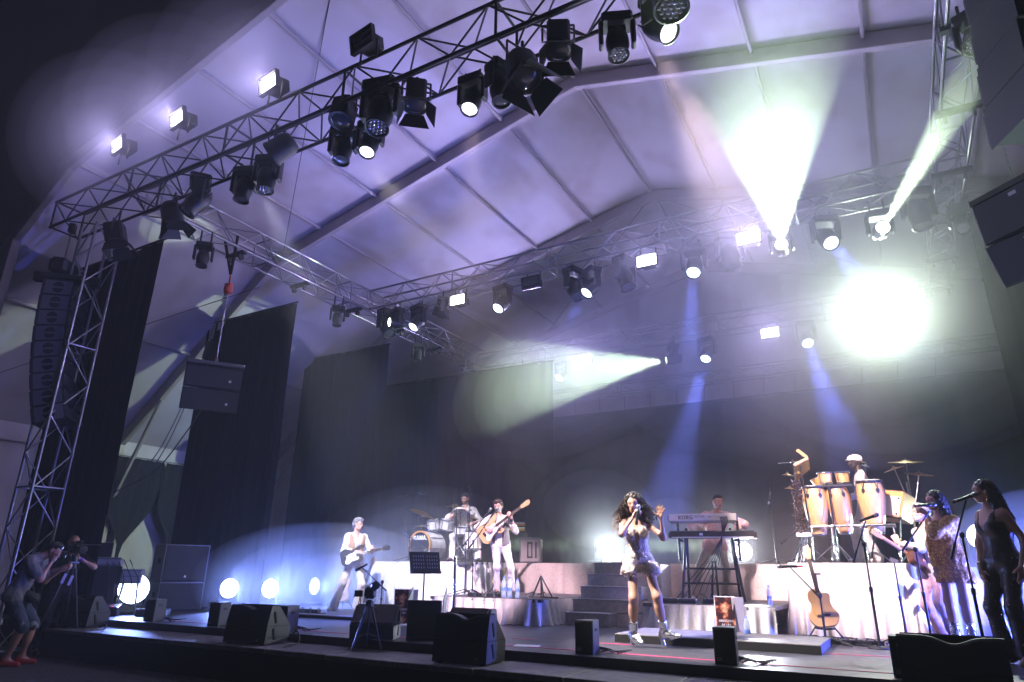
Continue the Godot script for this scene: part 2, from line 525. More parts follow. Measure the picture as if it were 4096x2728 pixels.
func drapes() -> void:
	var G := "black stage curtains"
	drape("stage_curtain", "tall black curtain behind the truss tower and the photographers", -14.6, -11.72, 0.5, 7.4, -6.72, M.drape_cloth, "curtain", G)
	drape("stage_curtain", "tall black curtain behind the hanging pair of loudspeakers", -15.1, -11.9, 0.5, 7.4, -10.3, M.drape_cloth, "curtain", G)
	drape("stage_curtain", "tall black curtain left of the drum riser with green haze over it", -15.2, -11.9, 0.5, 7.4, -13.8, M.drape_cloth, "curtain", G)
	drape("stage_curtain", "wide black curtain behind the drummer", -13.6, -7.56, 0.5, 6.75, -15.5, M.drape_cloth, "curtain", G)
	drape("backdrop", "huge black backdrop behind the singer and the percussion", -8.4, 4.6, 0.5, 5.45, -16.75, M.drape_cloth, "curtain", "", 0.03, 0.5)
	drape("stage_curtain", "dark curtain at the far right behind the long haired woman", 1.9, 5.0, 0.5, 7.4, -13.0, M.drape_cloth, "curtain", G)
	# the dark cloths tied up along the left tent wall
	for i in 4:
		var z0: float = -8.7 - i * 1.45
		var t := thing("tied_curtain", ["dark cloth on the tent wall, gathered, nearest the photographers", "dark cloth gathered in a knot seen left of the subwoofer stack", "dark cloth gathered in a knot seen above the subwoofer stack", "dark cloth gathered on the tent wall beyond the second curtain"][i], "curtain", Vector3(-17.9, 0, z0), 0.0, "dark cloths tied along the tent wall")
		var st := S()
		smooth(st)
		var g := func(a: int, b: int) -> Vector3:
			var u := float(a) / 14 - 0.5
			var v := float(b) / 12      # 0 top .. 1 bottom
			var wide := 1.42 * (1.0 - 0.93 * smoothstep(0.35, 0.82, v)) * (1.0 if v < 0.84 else 1.0 + (v - 0.84) * 3.0)
			return Vector3(0.05 * sin(u * 30.0) * (1.0 - v * 0.6), 4.12 - 3.0 * v, u * wide - 0.72 + 0.2 * v)
		for a in 14:
			for b in 12: quad(st, g.call(a, b), g.call(a + 1, b), g.call(a + 1, b + 1), g.call(a, b + 1))
		obj("cloth", st, M.navy_cloth, t)
		rod("pipe", Vector3(0.02, 4.15, -1.45), Vector3(0.02, 4.15, 0), 0.02, M.grey_metal, t)

func skirt(parent: Node, pts: Array, y0: float, y1: float, m: Material, period := 0.16, amp := 0.022, flare := 0.05) -> void:   # pleated cloth hung along a path
	var st := S()
	smooth(st)
	var path: Array = []
	var nor: Array = []
	var s := 0.0
	var arc: Array = []
	for i in pts.size() - 1:
		var a: Vector3 = pts[i]
		var b: Vector3 = pts[i + 1]
		var L := a.distance_to(b)
		var n := maxi(2, int(L / 0.022))
		var d := (b - a).normalized()
		for k in n:
			path.append(a.lerp(b, float(k) / n)); arc.append(s + L * k / n)
			nor.append(Vector3(-d.z, 0, d.x))
		s += L
	path.append(pts[-1]); arc.append(s); nor.append(nor[-1])
	var rows := 7
	var g := func(i: int, j: int) -> Vector3:
		var v := float(j) / rows       # 0 top
		var x: float = arc[i]
		var w := x / period + 0.35 * fold.get_noise_2d(x * 1.1, y0 + 3.0) + v * 0.25 * fold.get_noise_2d(x * 2.0, 9.0)
		var tri_w := absf(fposmod(w, 1.0) * 2.0 - 1.0)
		var a: float = amp * (0.25 + 0.9 * v) * (1.0 + 0.6 * fold.get_noise_2d(x * 1.7, v))
		var o: float = (smoothstep(0.1, 0.9, tri_w) * 2.0 - 1.0) * a + flare * v * v + 0.012 * fold.get_noise_2d(x * 3.0, v * 4.0)
		var p: Vector3 = path[i] + nor[i] * o
		p.y = lerpf(y1, y0, v) + (0.012 * fold.get_noise_2d(x * 2.0, 2.0) if j == rows else 0.0)
		return p
	for i in path.size() - 1:
		for j in rows: quad(st, g.call(i, j + 1), g.call(i + 1, j + 1), g.call(i + 1, j), g.call(i, j))
	obj("skirt", st, m, parent)

func riser(called: String, label: String, x0: float, x1: float, z0: float, z1: float, h: float, path: Array, m: Material, period := 0.16, amp := 0.022, flare := 0.05) -> Node3D:
	var t := thing(called, label, "stage riser", Vector3((x0 + x1) / 2, 0.5, (z0 + z1) / 2))
	block("deck", Vector3(0, h - 0.025, 0), Vector3(x1 - x0, 0.05, absf(z1 - z0)), M.stage_vinyl, t)
	for a in [[x0, z0], [x1, z0], [x1, z1], [x0, z1]]:
		var p := Vector3(a[0], 0, a[1]) - Vector3(t.position.x, 0, t.position.z)
		p.x -= signf(p.x) * 0.12; p.z -= signf(p.z) * 0.12
		rod("leg", p, p + Vector3(0, h - 0.05, 0), 0.024, M.grey_metal, t)
	var loc: Array = []
	for p in path: loc.append(Vector3(p[0] - t.position.x, 0, p[1] - t.position.z))
	skirt(t, loc, 0.01, h - 0.004, m, period, amp, flare)
	return t

func risers() -> void:
	riser("drum_riser", "tall riser with a pleated white skirt under the drum kit", -10.28, -7.75, -15.0, -11.9, 1.0, [[-10.3, -15.0], [-10.3, -11.88], [-8.1, -11.88], [-7.75, -12.1], [-7.73, -13.3]], M.white_cloth, 0.2, 0.045, 0.03)
	riser("back_riser", "tall riser with a beige skirt behind the bass player", -7.72, -4.3, -15.0, -13.3, 1.0, [[-7.72, -13.28], [-4.3, -13.28]], M.beige_cloth, 0.32, 0.018, 0.01)
	riser("back_riser", "tall riser with a beige skirt behind the keyboard player", -4.28, -1.55, -15.0, -13.0, 1.0, [[-4.28, -12.98], [-1.55, -12.98]], M.beige_cloth, 0.36, 0.02, 0.02)
	riser("percussion_riser", "tall riser with a long white skirt under the conga drums", -1.52, 1.3, -14.2, -11.2, 1.0, [[-1.54, -12.4], [-1.54, -11.18], [0.2, -11.16], [0.75, -11.3], [1.2, -11.7], [1.32, -14.2]], M.white_cloth, 0.2, 0.055, 0.1)
	riser("bass_riser", "low riser with a loose white skirt under the bass player", -7.42, -5.22, -13.2, -10.2, 0.4, [[-7.44, -11.9], [-7.44, -10.3], [-7.32, -10.18], [-5.32, -10.18], [-5.2, -10.3], [-5.2, -12.4]], M.white_cloth, 0.19, 0.055, 0.06)
	riser("keyboard_riser", "low riser with a loose white skirt under the keyboards", -3.55, -1.66, -12.9, -10.32, 0.4, [[-3.57, -12.6], [-3.57, -10.5], [-3.4, -10.3], [-1.66, -10.3]], M.white_cloth, 0.19, 0.05, 0.06)
	# stairs between the bass and the keyboards
	var t := thing("stage_stairs", "grey wooden stairs of five steps up to the back riser", "stairs", Vector3(-5.05, 0.5, -10.75))
	var wide := [0.78, 1.12, 1.12, 1.12, 1.12]
	block("landing", Vector3(0.6, 0.49, -2.08), Vector3(1.12, 0.96, 0.92), M.grey_board, t)
	for i in 5:
		block("step", Vector3(wide[i] / 2, 0.1 + i * 0.2 - 0.005, -0.165 - i * 0.32), Vector3(wide[i], 0.19, 0.32), M.grey_board, t, Basis.IDENTITY, 0.006)
		block("tread", Vector3(wide[i] / 2, 0.2 + i * 0.2 - 0.009, -0.15 - i * 0.32), Vector3(wide[i] + 0.02, 0.02, 0.36), M.grey_board, t, Basis.IDENTITY, 0.005)
		if i: block("riser_block", Vector3(wide[i] / 2, i * 0.1 - 0.01, -0.17 - i * 0.32), Vector3(wide[i] - 0.02, i * 0.2 - 0.02, 0.31), M.grey_board, t)
	# low plinths
	for a in [["performer_plinth", "thin flat plinth under the electric guitar player", -10.35, -8.15, -11.0, -9.3, 0.06], ["performer_plinth", "thin flat grey plinth behind the singer's boots", -3.35, -0.95, -9.75, -8.6, 0.1]]:
		var p := thing(a[0], a[1], "plinth", Vector3((a[2] + a[3]) / 2, 0.5, (a[4] + a[5]) / 2), 0.0, "flat plinths on the stage floor")
		block("board", Vector3(0, a[6] / 2, 0), Vector3(a[3] - a[2], a[6], a[5] - a[4]), M.deck_ply, p, Basis.IDENTITY, 0.006)
		block("edge_strip", Vector3(0, a[6] / 2 - 0.005, (a[5] - a[4]) / 2 + 0.003), Vector3(a[3] - a[2], a[6] - 0.014, 0.006), M.black_cloth, p)

func puff(called: String, at: Vector3, size: Vector3, density: float, turn := Vector3.ZERO) -> void:
	var f := FogVolume.new()
	f.name = numbered(called)
	f.shape = RenderingServer.FOG_VOLUME_SHAPE_ELLIPSOID
	f.size = size
	var key := "smoke_%.3f" % density
	if not M.has(key):
		var m := FogMaterial.new()
		m.resource_name = key; m.density = density; m.albedo = Color(0.97, 0.97, 0.97)
		M[key] = m
	f.material = M[key]
	add_child(f, true)
	f.position = at; f.rotation = turn
	stuff(f)

func soft(called: String, at: Vector3, size: Vector3, density: float, turn := Vector3.ZERO, shells := 3) -> void:   # a bank that thins out towards its edge
	for k in shells:
		var f := 1.0 - 0.78 * float(k) / shells
		puff(called, at, size * f, density / shells, turn)

func smoke() -> void:
	# bank under the roof at the right
	soft("smoke_bank", Vector3(-0.6, 6.3, -13.0), Vector3(10.0, 6.5, 8.0), 0.07)
	soft("smoke_bank", Vector3(0.4, 6.3, -14.4), Vector3(6.5, 5.6, 5.0), 0.16, Vector3.ZERO, 4)
	soft("smoke_bank", Vector3(-4.0, 5.4, -14.6), Vector3(10.0, 5.0, 5.0), 0.05)
	soft("smoke_bank", Vector3(-6.9, 6.0, -14.7), Vector3(8.6, 3.8, 4.2), 0.15, Vector3(0, -0.46, 0.13), 4)
	soft("smoke_bank", Vector3(-0.7, 6.9, -9.4), Vector3(4.2, 3.4, 6.4), 0.09)
	soft("smoke_bank", Vector3(1.0, 6.4, -9.6), Vector3(2.0, 2.4, 7.0), 0.07, Vector3.ZERO, 3)
	for p in [Vector3(-11.1, 8.42, -4.95), Vector3(-9.4, 8.36, -4.95), Vector3(-7.2, 8.17, -4.95)]: soft("smoke_bank", p, Vector3(3.4, 3.0, 2.6), 0.11, Vector3.ZERO, 4)
	# smoke rolling over the floor by the left lamps
	soft("floor_smoke", Vector3(-10.9, 1.1, -11.2), Vector3(5.2, 2.4, 5.4), 0.16)
	soft("floor_smoke", Vector3(-9.6, 1.5, -12.6), Vector3(6.0, 3.4, 3.5), 0.07)
	for i in 4:
		var s := rng.randf_range(0.6, 1.2)
		soft("floor_smoke", Vector3(rng.randf_range(-12.0, -9.6), 0.7 + rng.randf() * 0.6, rng.randf_range(-12.6, -8.4)), Vector3(s * 1.8, s, s * 1.2), 0.28, Vector3(rng.randf(), rng.randf() * 3, 0), 2)
	# behind the singer and the keyboards
	for i in 4:
		var s := rng.randf_range(0.8, 1.5)
		soft("floor_smoke", Vector3(rng.randf_range(-6.2, -1.8), 1.7 + rng.randf() * 1.3, rng.randf_range(-15.2, -13.6)), Vector3(s * 1.6, s * 1.2, s), 0.24, Vector3(rng.randf(), rng.randf() * 3, 0), 2)
	soft("floor_smoke", Vector3(-3.9, 2.2, -14.2), Vector3(7.5, 4.2, 3.4), 0.12)
	soft("floor_smoke", Vector3(1.7, 1.2, -10.6), Vector3(3.0, 2.4, 4.0), 0.14)

func lens_cluster(st: SurfaceTool, R: float, r: float) -> void:   # a hexagonal field of small round lenses on a disc facing +z
	var n := int(R / (r * 1.9))
	for q in range(-n, n + 1):
		for k in range(-n, n + 1):
			var p := Vector2((q + k * 0.5) * r * 2.05, k * r * 1.775)
			if p.length() > R - r * 0.9: continue
			lathe(st, [[r * 0.96, 0.0], [r * 0.7, r * 0.5], [0.0, r * 0.68]], 8, Transform3D(Basis(Vector3.RIGHT, PI / 2), Vector3(p.x, p.y, 0)))

# A moving head hung from a truss: clamps, base, yoke arms, head and lens. at = pivot of the head, top = underside of the truss.
func moving_head(label: String, at: Vector3, aim: Vector3, top: float, lit: Material = null, size := 1.0, cluster := false, group := "moving head lamps") -> Node3D:
	var t := thing("moving_head", label, "stage light", at, 0.0, group)
	var s := size
	var f := Vector2(aim.x, aim.z)
	var yaw := atan2(aim.x, aim.z) if f.length() > 0.15 else 0.4
	var Y := Basis(Vector3.UP, yaw)
	var m: Material = M.black_plastic
	var by := 0.30 * s
	for k in [-1, 1]:
		var c := Y * Vector3(k * 0.11 * s, 0, 0)
		rod("clamp", at * 0 + Vector3(c.x, by + 0.06 * s, c.z), Vector3(c.x, top - at.y + 0.03, c.z), 0.018, M.dark_metal, t)
	put("base", "mh_base", func(st): rbx(st, Vector3.ZERO, Vector3(0.36, 0.13, 0.27), 0.025), m, t, Transform3D(Y.scaled(Vector3.ONE * s), Vector3(0, by, 0)))
	for k in [-1, 1]:
		put("yoke_arm", "mh_arm", func(st): rbx(st, Vector3(0, 0.02, 0), Vector3(0.055, 0.36, 0.15), 0.022), m, t, Transform3D(Y.scaled(Vector3.ONE * s), Y * Vector3(k * 0.185 * s, 0.1 * s, 0)))
	var B := facing(aim, Y * Vector3(0, 0, -1) if absf(aim.normalized().y) > 0.95 else Vector3.UP)
	var hd := put("head", "mh_head", func(st): lathe(st, [[0.0, -0.19], [0.075, -0.185], [0.115, -0.14], [0.135, -0.04], [0.135, 0.06], [0.118, 0.12], [0.122, 0.2], [0.128, 0.215], [0.112, 0.215], [0.108, 0.185]], 18, Transform3D(Basis(Vector3.RIGHT, PI / 2), Vector3.ZERO)), m, t, Transform3D(B.scaled(Vector3.ONE * s), Vector3.ZERO))
	for k in 5:
		put("fin", "mh_fin", func(st): bx(st, Vector3.ZERO, Vector3(0.2, 0.012, 0.1)), M.dark_metal, hd, Transform3D(Basis.IDENTITY, Vector3(0, -0.08 + k * 0.04, -0.14)))
	var lens := put("lens", "mh_lens", func(st): lathe(st, [[0.110, 0.186], [0.07, 0.196], [0.0, 0.2]], 20, Transform3D(Basis(Vector3.RIGHT, PI / 2), Vector3.ZERO)), lit if lit else M.lens_glass, hd)
	if cluster:
		put("lens_array", "mh_cluster", func(st): lens_cluster(st, 0.108, 0.021), M.glow_led if lit else M.led_lens, lens, Transform3D(Basis.IDENTITY, Vector3(0, 0, 0.194)))
	return t

func strobe(label: String, at: Vector3, dir: Vector3, lit: bool, e := 0.0, hang := 1.0, tint := Color(0.76, 0.72, 1)) -> Node3D:   # a rectangular blinder with two tubes behind a frame
	var t := thing("blinder_lamp", label, "stage light", at, 0.0, "rectangular blinder lamps on the trusses")
	t.basis = facing(dir)
	put("housing", "st_box", func(st):
		rbx(st, Vector3(0, 0, -0.17), Vector3(0.3, 0.2, 0.22), 0.02), M.black_plastic, t)
	put("frame", "st_frame", func(st):
		for k in [-1, 1]:
			bx(st, Vector3(0, k * 0.13, -0.01), Vector3(0.44, 0.02, 0.07))
			bx(st, Vector3(k * 0.21, 0, -0.01), Vector3(0.02, 0.24, 0.07)), M.black_plastic, t)
	put("reflector", "st_refl", func(st): bx(st, Vector3(0, 0, -0.035), Vector3(0.4, 0.24, 0.012)), M.glow_white if lit else M.grey_metal, t)
	for k in [-1, 1]:
		put("tube", "st_tube", func(st): cyl(st, Vector3(-0.19, 0, 0), Vector3(0.19, 0, 0), 0.02, -1, 8), M.glow_white if lit else M.lens_glass, t, Transform3D(Basis.IDENTITY, Vector3(0, k * 0.055, -0.012)))
	var up := t.basis.inverse() * Vector3.UP
	rod("bracket", Vector3(0.16, 0, -0.14), Vector3(0.16, 0, -0.14) + up * 0.3 * hang, 0.016, M.dark_metal, t)
	rod("bracket", Vector3(-0.16, 0, -0.14), Vector3(-0.16, 0, -0.14) + up * 0.3 * hang, 0.016, M.dark_metal, t)
	if lit:
		spot(t, Vector3(0, 0, 0.06), Vector3(0, 0, 1), tint, e, 86.0, 0.25, 0.12)
	return t

# A conventional spotlight with barn doors: body, yoke, front ring, four doors
func barn_lamp(label: String, at: Vector3, aim: Vector3, top: float, round_body := false, s := 1.0, doors := true) -> Node3D:
	var t := thing("barn_door_lamp", label, "stage light", at, 0.0, "theatre spotlights on the front truss")
	var B := facing(aim)
	var T := Transform3D(B.scaled(Vector3.ONE * s), Vector3.ZERO)
	if round_body:
		put("body", "bl_round", func(st): lathe(st, [[0.0, -0.2], [0.12, -0.19], [0.17, -0.1], [0.175, 0.14], [0.185, 0.15], [0.185, 0.19], [0.165, 0.19]], 16, Transform3D(Basis(Vector3.RIGHT, PI / 2), Vector3.ZERO)), M.black_paint, t, T)
	else:
		put("body", "bl_box", func(st): rbx(st, Vector3(0, 0, -0.03), Vector3(0.29, 0.31, 0.4), 0.03), M.black_paint, t, T)
	put("lens", "bl_lens", func(st): lathe(st, [[0.135, 0.178], [0.08, 0.2], [0.0, 0.206]], 16, Transform3D(Basis(Vector3.RIGHT, PI / 2), Vector3.ZERO)), M.lens_glass, t, T)
	put("ring", "bl_ring", func(st): lathe(st, [[0.15, 0.165], [0.19, 0.165], [0.19, 0.185], [0.15, 0.185]], 16, Transform3D(Basis(Vector3.RIGHT, PI / 2), Vector3.ZERO), false), M.dark_metal, t, T)
	if doors:
		for k in 4:
			var D := Basis(Vector3.BACK, k * PI / 2)
			var w := 0.17 if k % 2 == 0 else 0.12
			var d := put("barn_door", "bl_door%d" % (k % 2), func(st):
				var p := PackedVector2Array([Vector2(-0.13, 0), Vector2(0.13, 0), Vector2(0.13 + w * 0.5, 0.22), Vector2(-0.13 - w * 0.5, 0.22)])
				plate(st, p, 0.006), M.black_paint, t)
			d.transform = T * Transform3D(D, Vector3.ZERO) * Transform3D(Basis(Vector3.RIGHT, 0.95 + 0.25 * (k % 3)), Vector3(0, 0.16, 0.19))
	var Y := Basis(Vector3.UP, atan2(aim.x, aim.z))
	for k in [-1, 1]:
		rod("yoke_arm", Y * Vector3(k * 0.2 * s, 0, 0), Y * Vector3(k * 0.2 * s, 0.24 * s, 0), 0.014, M.dark_metal, t)
	rod("yoke_bar", Y * Vector3(-0.2 * s, 0.24 * s, 0), Y * Vector3(0.2 * s, 0.24 * s, 0), 0.014, M.dark_metal, t)
	rod("clamp", Vector3(0, 0.24 * s, 0), Vector3(0, maxf(top - at.y, 0.28) + 0.03, 0), 0.02, M.dark_metal, t)
	return t

func floor_lamp(label: String, at: Vector3, aim: Vector3, base: float, c: Color, e: float, half: float, m: Material, r := 0.17) -> Node3D:   # a round LED wash lamp on a yoke stand
	var t := thing("floor_wash_lamp", label, "stage light", at, 0.0, "wash lamps standing on the floor")
	var B := facing(aim)
	var T := Transform3D(B.scaled(Vector3.ONE * r / 0.17), Vector3.ZERO)
	put("body", "fw_body", func(st): lathe(st, [[0.0, -0.16], [0.09, -0.155], [0.15, -0.06], [0.185, 0.03], [0.185, 0.06], [0.172, 0.06], [0.17, 0.03]], 20, Transform3D(Basis(Vector3.RIGHT, PI / 2), Vector3.ZERO)), M.black_plastic, t, T)
	put("lens", "fw_lens", func(st): lathe(st, [[0.171, 0.036], [0.1, 0.05], [0.0, 0.055]], 24, Transform3D(Basis(Vector3.RIGHT, PI / 2), Vector3.ZERO)), m, t, T)
	var Y := Basis(Vector3.UP, atan2(aim.x, aim.z))
	for k in [-1, 1]: rod("yoke_arm", Y * Vector3(k * 0.2, 0, 0), Y * Vector3(k * 0.2, base - at.y + 0.05, 0), 0.016, M.black_paint, t)
	block("base_plate", Vector3(0, base - at.y + 0.03, 0), Vector3(0.44, 0.06, 0.3), M.black_plastic, t, Y, 0.01)
	spot(t, aim.normalized() * 0.09, aim, c, e, half, 0.5, 0.12)
	return t

const WASH := Color(0.42, 0.50, 1.0)
const BEAM := Color(0.88, 1.0, 0.84)
const WHITE := Color(1.0, 0.94, 0.92)

func lamps() -> void:
	# --- front truss, on top: blinders to the audience ---
	var fb := [[-11.08, 8.3, "lit blinder at the left end of the front truss, above the tower", true], [-9.39, 8.24, "lit blinder on the front truss, middle one of three glowing together", true], [-7.19, 8.05, "lit blinder on the front truss, rightmost of the three glowing together", true], [-5.36, 8.02, "dark blinder on top of the front truss right of the glowing ones", false]]
	for b in fb: strobe(b[2], Vector3(b[0], b[1] + 0.12, -5.18), Vector3(-0.12, -0.22, 1), b[3], 3.6, -1.0)
	strobe("dark blinder at the top edge of the picture beside the largest moving head", Vector3(-0.65, 7.15, -5.45), Vector3(-0.1, -0.35, 1), false)
	# --- front truss, hung below ---
	var z := -5.85
	barn_lamp("dark spotlight hanging at the corner of the front truss above the tower", Vector3(-11.6, 7.02, z + 0.1), Vector3(0.25, -1, -0.2), 7.5)
	barn_lamp("spotlight with a pale paper patch hanging left of the sparkling lamp", Vector3(-10.15, 7.12, z), Vector3(0.1, -1, -0.3), 7.5, true)
	moving_head("lamp with a sparkling field of small lenses near the left end of the front truss", Vector3(-9.48, 7.16, z), Vector3(-0.32, -0.95, 0.45), 7.5, null, 1.25, true)
	moving_head("dark moving head left of a close pair on the front truss, beside the sparkling lamp", Vector3(-8.3, 7.05, z), Vector3(-0.05, -1, 0.05), 7.5)
	moving_head("dark moving head on the front truss with a rim of light on its lens edge", Vector3(-7.78, 7.08, z), Vector3(0.1, -1, 0.06), 7.5, null, 1.05, true)
	barn_lamp("round fresnel lamp turned to the left on the front truss", Vector3(-7.2, 7.3, -5.6), Vector3(-0.9, -0.55, 0.25), 7.55, true, 1.05, false)
	moving_head("dark moving head beside the lower glowing one on the front truss", Vector3(-6.2, 7.08, z), Vector3(0.05, -1, 0.1), 7.5)
	moving_head("moving head with a white glowing lens, left one of two on the front truss", Vector3(-5.68, 7.0, z), Vector3(0.1, -1, 0.34), 7.5, M.glow_led, 0.95, true)
	barn_lamp("square black spotlight above the left white glowing lens", Vector3(-5.95, 7.42, -5.55), Vector3(0.05, -1, 0.2), 7.55, false, 0.95, false)
	moving_head("large dark moving head with a wide lens in the middle of the front truss", Vector3(-5.3, 7.2, -5.6), Vector3(0.05, -1, 0.2), 7.5, null, 1.35, true)
	barn_lamp("square black spotlight with open barn doors in the middle of the front truss", Vector3(-4.78, 7.35, -5.7), Vector3(0.1, -1, 0.12), 7.55, false, 0.95)
	moving_head("moving head with a white glowing lens, right one of two on the front truss", Vector3(-3.97, 7.08, z), Vector3(0.02, -1, 0.32), 7.5, M.glow_led, 0.95, true)
	moving_head("dark moving head right of the right white glowing lens", Vector3(-3.55, 7.08, z), Vector3(0.15, -1, 0.05), 7.5)
	barn_lamp("big round fresnel with wide barn doors on the front truss", Vector3(-3.15, 7.12, -5.7), Vector3(0.3, -1, 0.12), 7.5, true, 1.2)
	barn_lamp("square black spotlight with barn doors near the top edge of the picture", Vector3(-2.66, 7.32, -5.7), Vector3(0.05, -1, 0.1), 7.55, false, 0.95)
	moving_head("dark moving head under the roof ridge with its lens seen edge on", Vector3(-1.98, 7.1, z), Vector3(0.08, -1, 0.12), 7.5, null, 1.0, true)
	moving_head("moving head turned right with a bright white lens under the roof ridge", Vector3(-1.5, 7.1, z), Vector3(0.75, -1, 0.25), 7.5, M.glow_led, 1.05, true)
	moving_head("largest moving head cut by the top edge of the picture", Vector3(-1.26, 7.2, -5.5), Vector3(0.05, -1, 0.12), 7.5, null, 1.5, true)
	# what those lamps throw on the band
	var F := [[-5.68, 7.0, -5.85, -2.75, 1.6, -8.3, 42.0, 11.0, WHITE], [-3.97, 7.08, -5.85, -6.6, 1.7, -11.0, 45.0, 10.0, Color(1.0, 0.86, 0.95)], [-1.5, 7.1, -5.85, -0.6, 2.1, -11.9, 62.0, 12.0, Color(1.0, 0.88, 0.9)], [-7.78, 7.08, -5.85, -9.3, 1.4, -12.2, 50.0, 11.0, Color(0.9, 0.9, 1.0)], [-1.26, 7.2, -5.5, -2.6, 1.8, -11.4, 34.0, 11.0, Color(1.0, 0.84, 0.95)]]
	for a in F:
		var p := Vector3(a[0], a[1] - 0.25, a[2])
		spot(self, p, Vector3(a[3], a[4], a[5]) - p, a[8], a[6] * 6.5, a[7] + 2.5, 0.5, 0.1).name = "front_lamp_light"
	# follow spot from the audience side on the singer
	# --- rear truss ---
	z = -11.9
	for b in [[-8.07, 7.22, "lit blinder near the left end of the rear truss"], [-3.56, 7.18, "lit blinder in the middle of the rear truss"], [-1.61, 7.2, "lit blinder with two bright bars beside the steep white beam"]]:
		strobe(b[2], Vector3(b[0], b[1], z + 0.3), Vector3(0, -0.05, 1), true, 11.0)
	strobe("dark blinder on the rear truss left of a blue lamp", Vector3(-6.21, 7.3, z + 0.2), Vector3(0, -0.25, 1), false)
	for b in [[-9.4, 7.02, "blue glowing wash lamp at the left end of the rear truss", Vector3(-0.25, -1, 0.75)], [-7.04, 7.05, "blue glowing wash lamp right of the left blinder on the rear truss", Vector3(-0.2, -1, 0.8)], [-4.86, 7.0, "blue glowing wash lamp left of the middle blinder on the rear truss", Vector3(-0.45, -1, 0.7)], [-2.7, 6.98, "blue glowing wash lamp right of the middle blinder on the rear truss", Vector3(-0.02, -1, 0.72)], [-0.34, 7.0, "blue glowing wash lamp right of the steep white beam", Vector3(0.35, -1, 0.8)]]:
		var o := moving_head(b[2], Vector3(b[0], b[1], z), b[3], 7.5, M.glow_cool, 1.15, false, "blue glowing wash lamps")
		var d: Vector3 = b[3]
		spot(o, d.normalized() * 0.27, d + Vector3(0, 0, -0.35), WASH, 150.0, 8.0, 0.5, 0.1)
	for b in [[-10.4, 7.05, "dark moving head at the left end of the rear truss, pointing down to the right", Vector3(0.55, -0.8, 0.1)], [-5.27, 7.05, "dark moving head beside the blue lamp left of the middle blinder", Vector3(0.45, -1, 0.15)], [-4.13, 7.05, "hazy dark moving head left of the middle blinder", Vector3(0.3, -1, 0.1)], [-2.02, 7.05, "hazy dark moving head between two glowing lamps at mid truss", Vector3(0.1, -1, 0.1)], [1.1, 7.1, "dark moving head in the haze beside the right side truss", Vector3(0.05, -1, 0.1)]]:
		moving_head(b[2], Vector3(b[0], b[1], z), b[3], 7.5, null, 1.25)
	# beam heads: position, aim, energy, half angle
	for b in [[-9.9, 7.01, -11.7, Vector3(-2.7, -0.9, 5.7), 160.0, 2.6, "beam lamp shooting a thin pale ray to the left curtain"], [-8.55, 7.02, -11.7, Vector3(-1, 0.35, 0.8), 22.0, 5.0, "beam lamp shooting a pale ray up to the left tent wall"], [-1.1, 6.98, -11.9, Vector3(0.108, -0.033, 1), 900.0, 10.0, "beam lamp shooting the steep wide white beam towards the roof front"], [0.5, 6.93, -11.9, Vector3(0.18, -0.155, 1), 1500.0, 2.6, "beam lamp shooting a narrow white beam up to the right"]]:
		var o := moving_head(b[6], Vector3(b[0], b[1], b[2]), b[3], 7.5, M.glow_beam, 1.0, false, "white beam lamps")
		spot(o, b[3].normalized() * 0.24, b[3], BEAM, b[4], b[5], 0.12, 0.04)
	# --- back truss ---
	z = -16.3
	for b in [[-8.3, 6.86, "lit blinder on the back truss, leftmost"], [-6.85, 6.86, "lit blinder on the back truss behind the wide white beam"], [-2.0, 6.82, "lit blinder on the back truss right of the lowest blue lamp"]]:
		strobe(b[2], Vector3(b[0], b[1], z + 0.25), Vector3(0, -0.02, 1), true, 10.0)
	for b in [[-7.63, 6.62, "blue glowing wash lamp on the back truss between two blinders", Vector3(-0.3, -1, 0.9)], [-3.57, 6.6, "blue glowing wash lamp on the back truss right of the wide white beam", Vector3(-0.15, -1, 0.8)], [-1.24, 6.62, "blue glowing wash lamp on the back truss beside the great white glare", Vector3(0.2, -1, 0.9)]]:
		var o := moving_head(b[2], Vector3(b[0], b[1], z), b[3], 7.06, M.glow_cool, 1.15, false, "blue glowing wash lamps")
		var d: Vector3 = b[3]
		spot(o, d.normalized() * 0.27, d + Vector3(0, 0, -0.2), WASH, 170.0, 8.0, 0.5, 0.1)
	for b in [[-8.75, 6.52, -16.0, Vector3(-1, -0.3, 0.5), 90.0, 7.0, "beam lamp shooting a pale ray left at the height of the back truss"], [-4.35, 6.48, -16.0, Vector3(-1, -0.15, 0.5), 170.0, 17.0, "beam lamp shooting the wide white beam to the left"]]:
		var o := moving_head(b[6], Vector3(b[0], b[1], b[2]), b[3], 7.06, M.glow_beam, 1.0, false, "white beam lamps")
		spot(o, b[3].normalized() * 0.24, b[3], BEAM, b[4], b[5], 0.15, 0.04)
	var g := moving_head("beam lamp aimed at the viewer inside the great white glare", Vector3(0.36, 6.72, -16.0), Vector3(-0.05, -0.30, 1), 7.06, M.glow_beam, 1.1, false, "white beam lamps")
	spot(g, Vector3(0, -0.06, 0.27), Vector3(-0.03, -0.28, 1), Color(0.93, 1, 0.93), 170.0, 36.0, 0.8, 0.06)
	# --- left side truss ---
	for b in [[-7.04, "small dark moving head nearest on the left side truss"], [-10.69, "small dark moving head second along the left side truss"], [-13.84, "small pale rimmed moving head third along the left side truss"], [-16.5, "small moving head farthest along the left side truss"]]:
		moving_head(b[1], Vector3(-10.88, 6.95, b[0]), Vector3(0.12, -1, 0.1), 7.5, null, 0.85)
	# --- on the right side truss ---
	moving_head("wash lamp with seven lenses clamped to the right side truss at the top edge", Vector3(1.58, 7.0, -7.6), Vector3(-0.25, -0.9, 0.5), 7.5, null, 0.95, true)
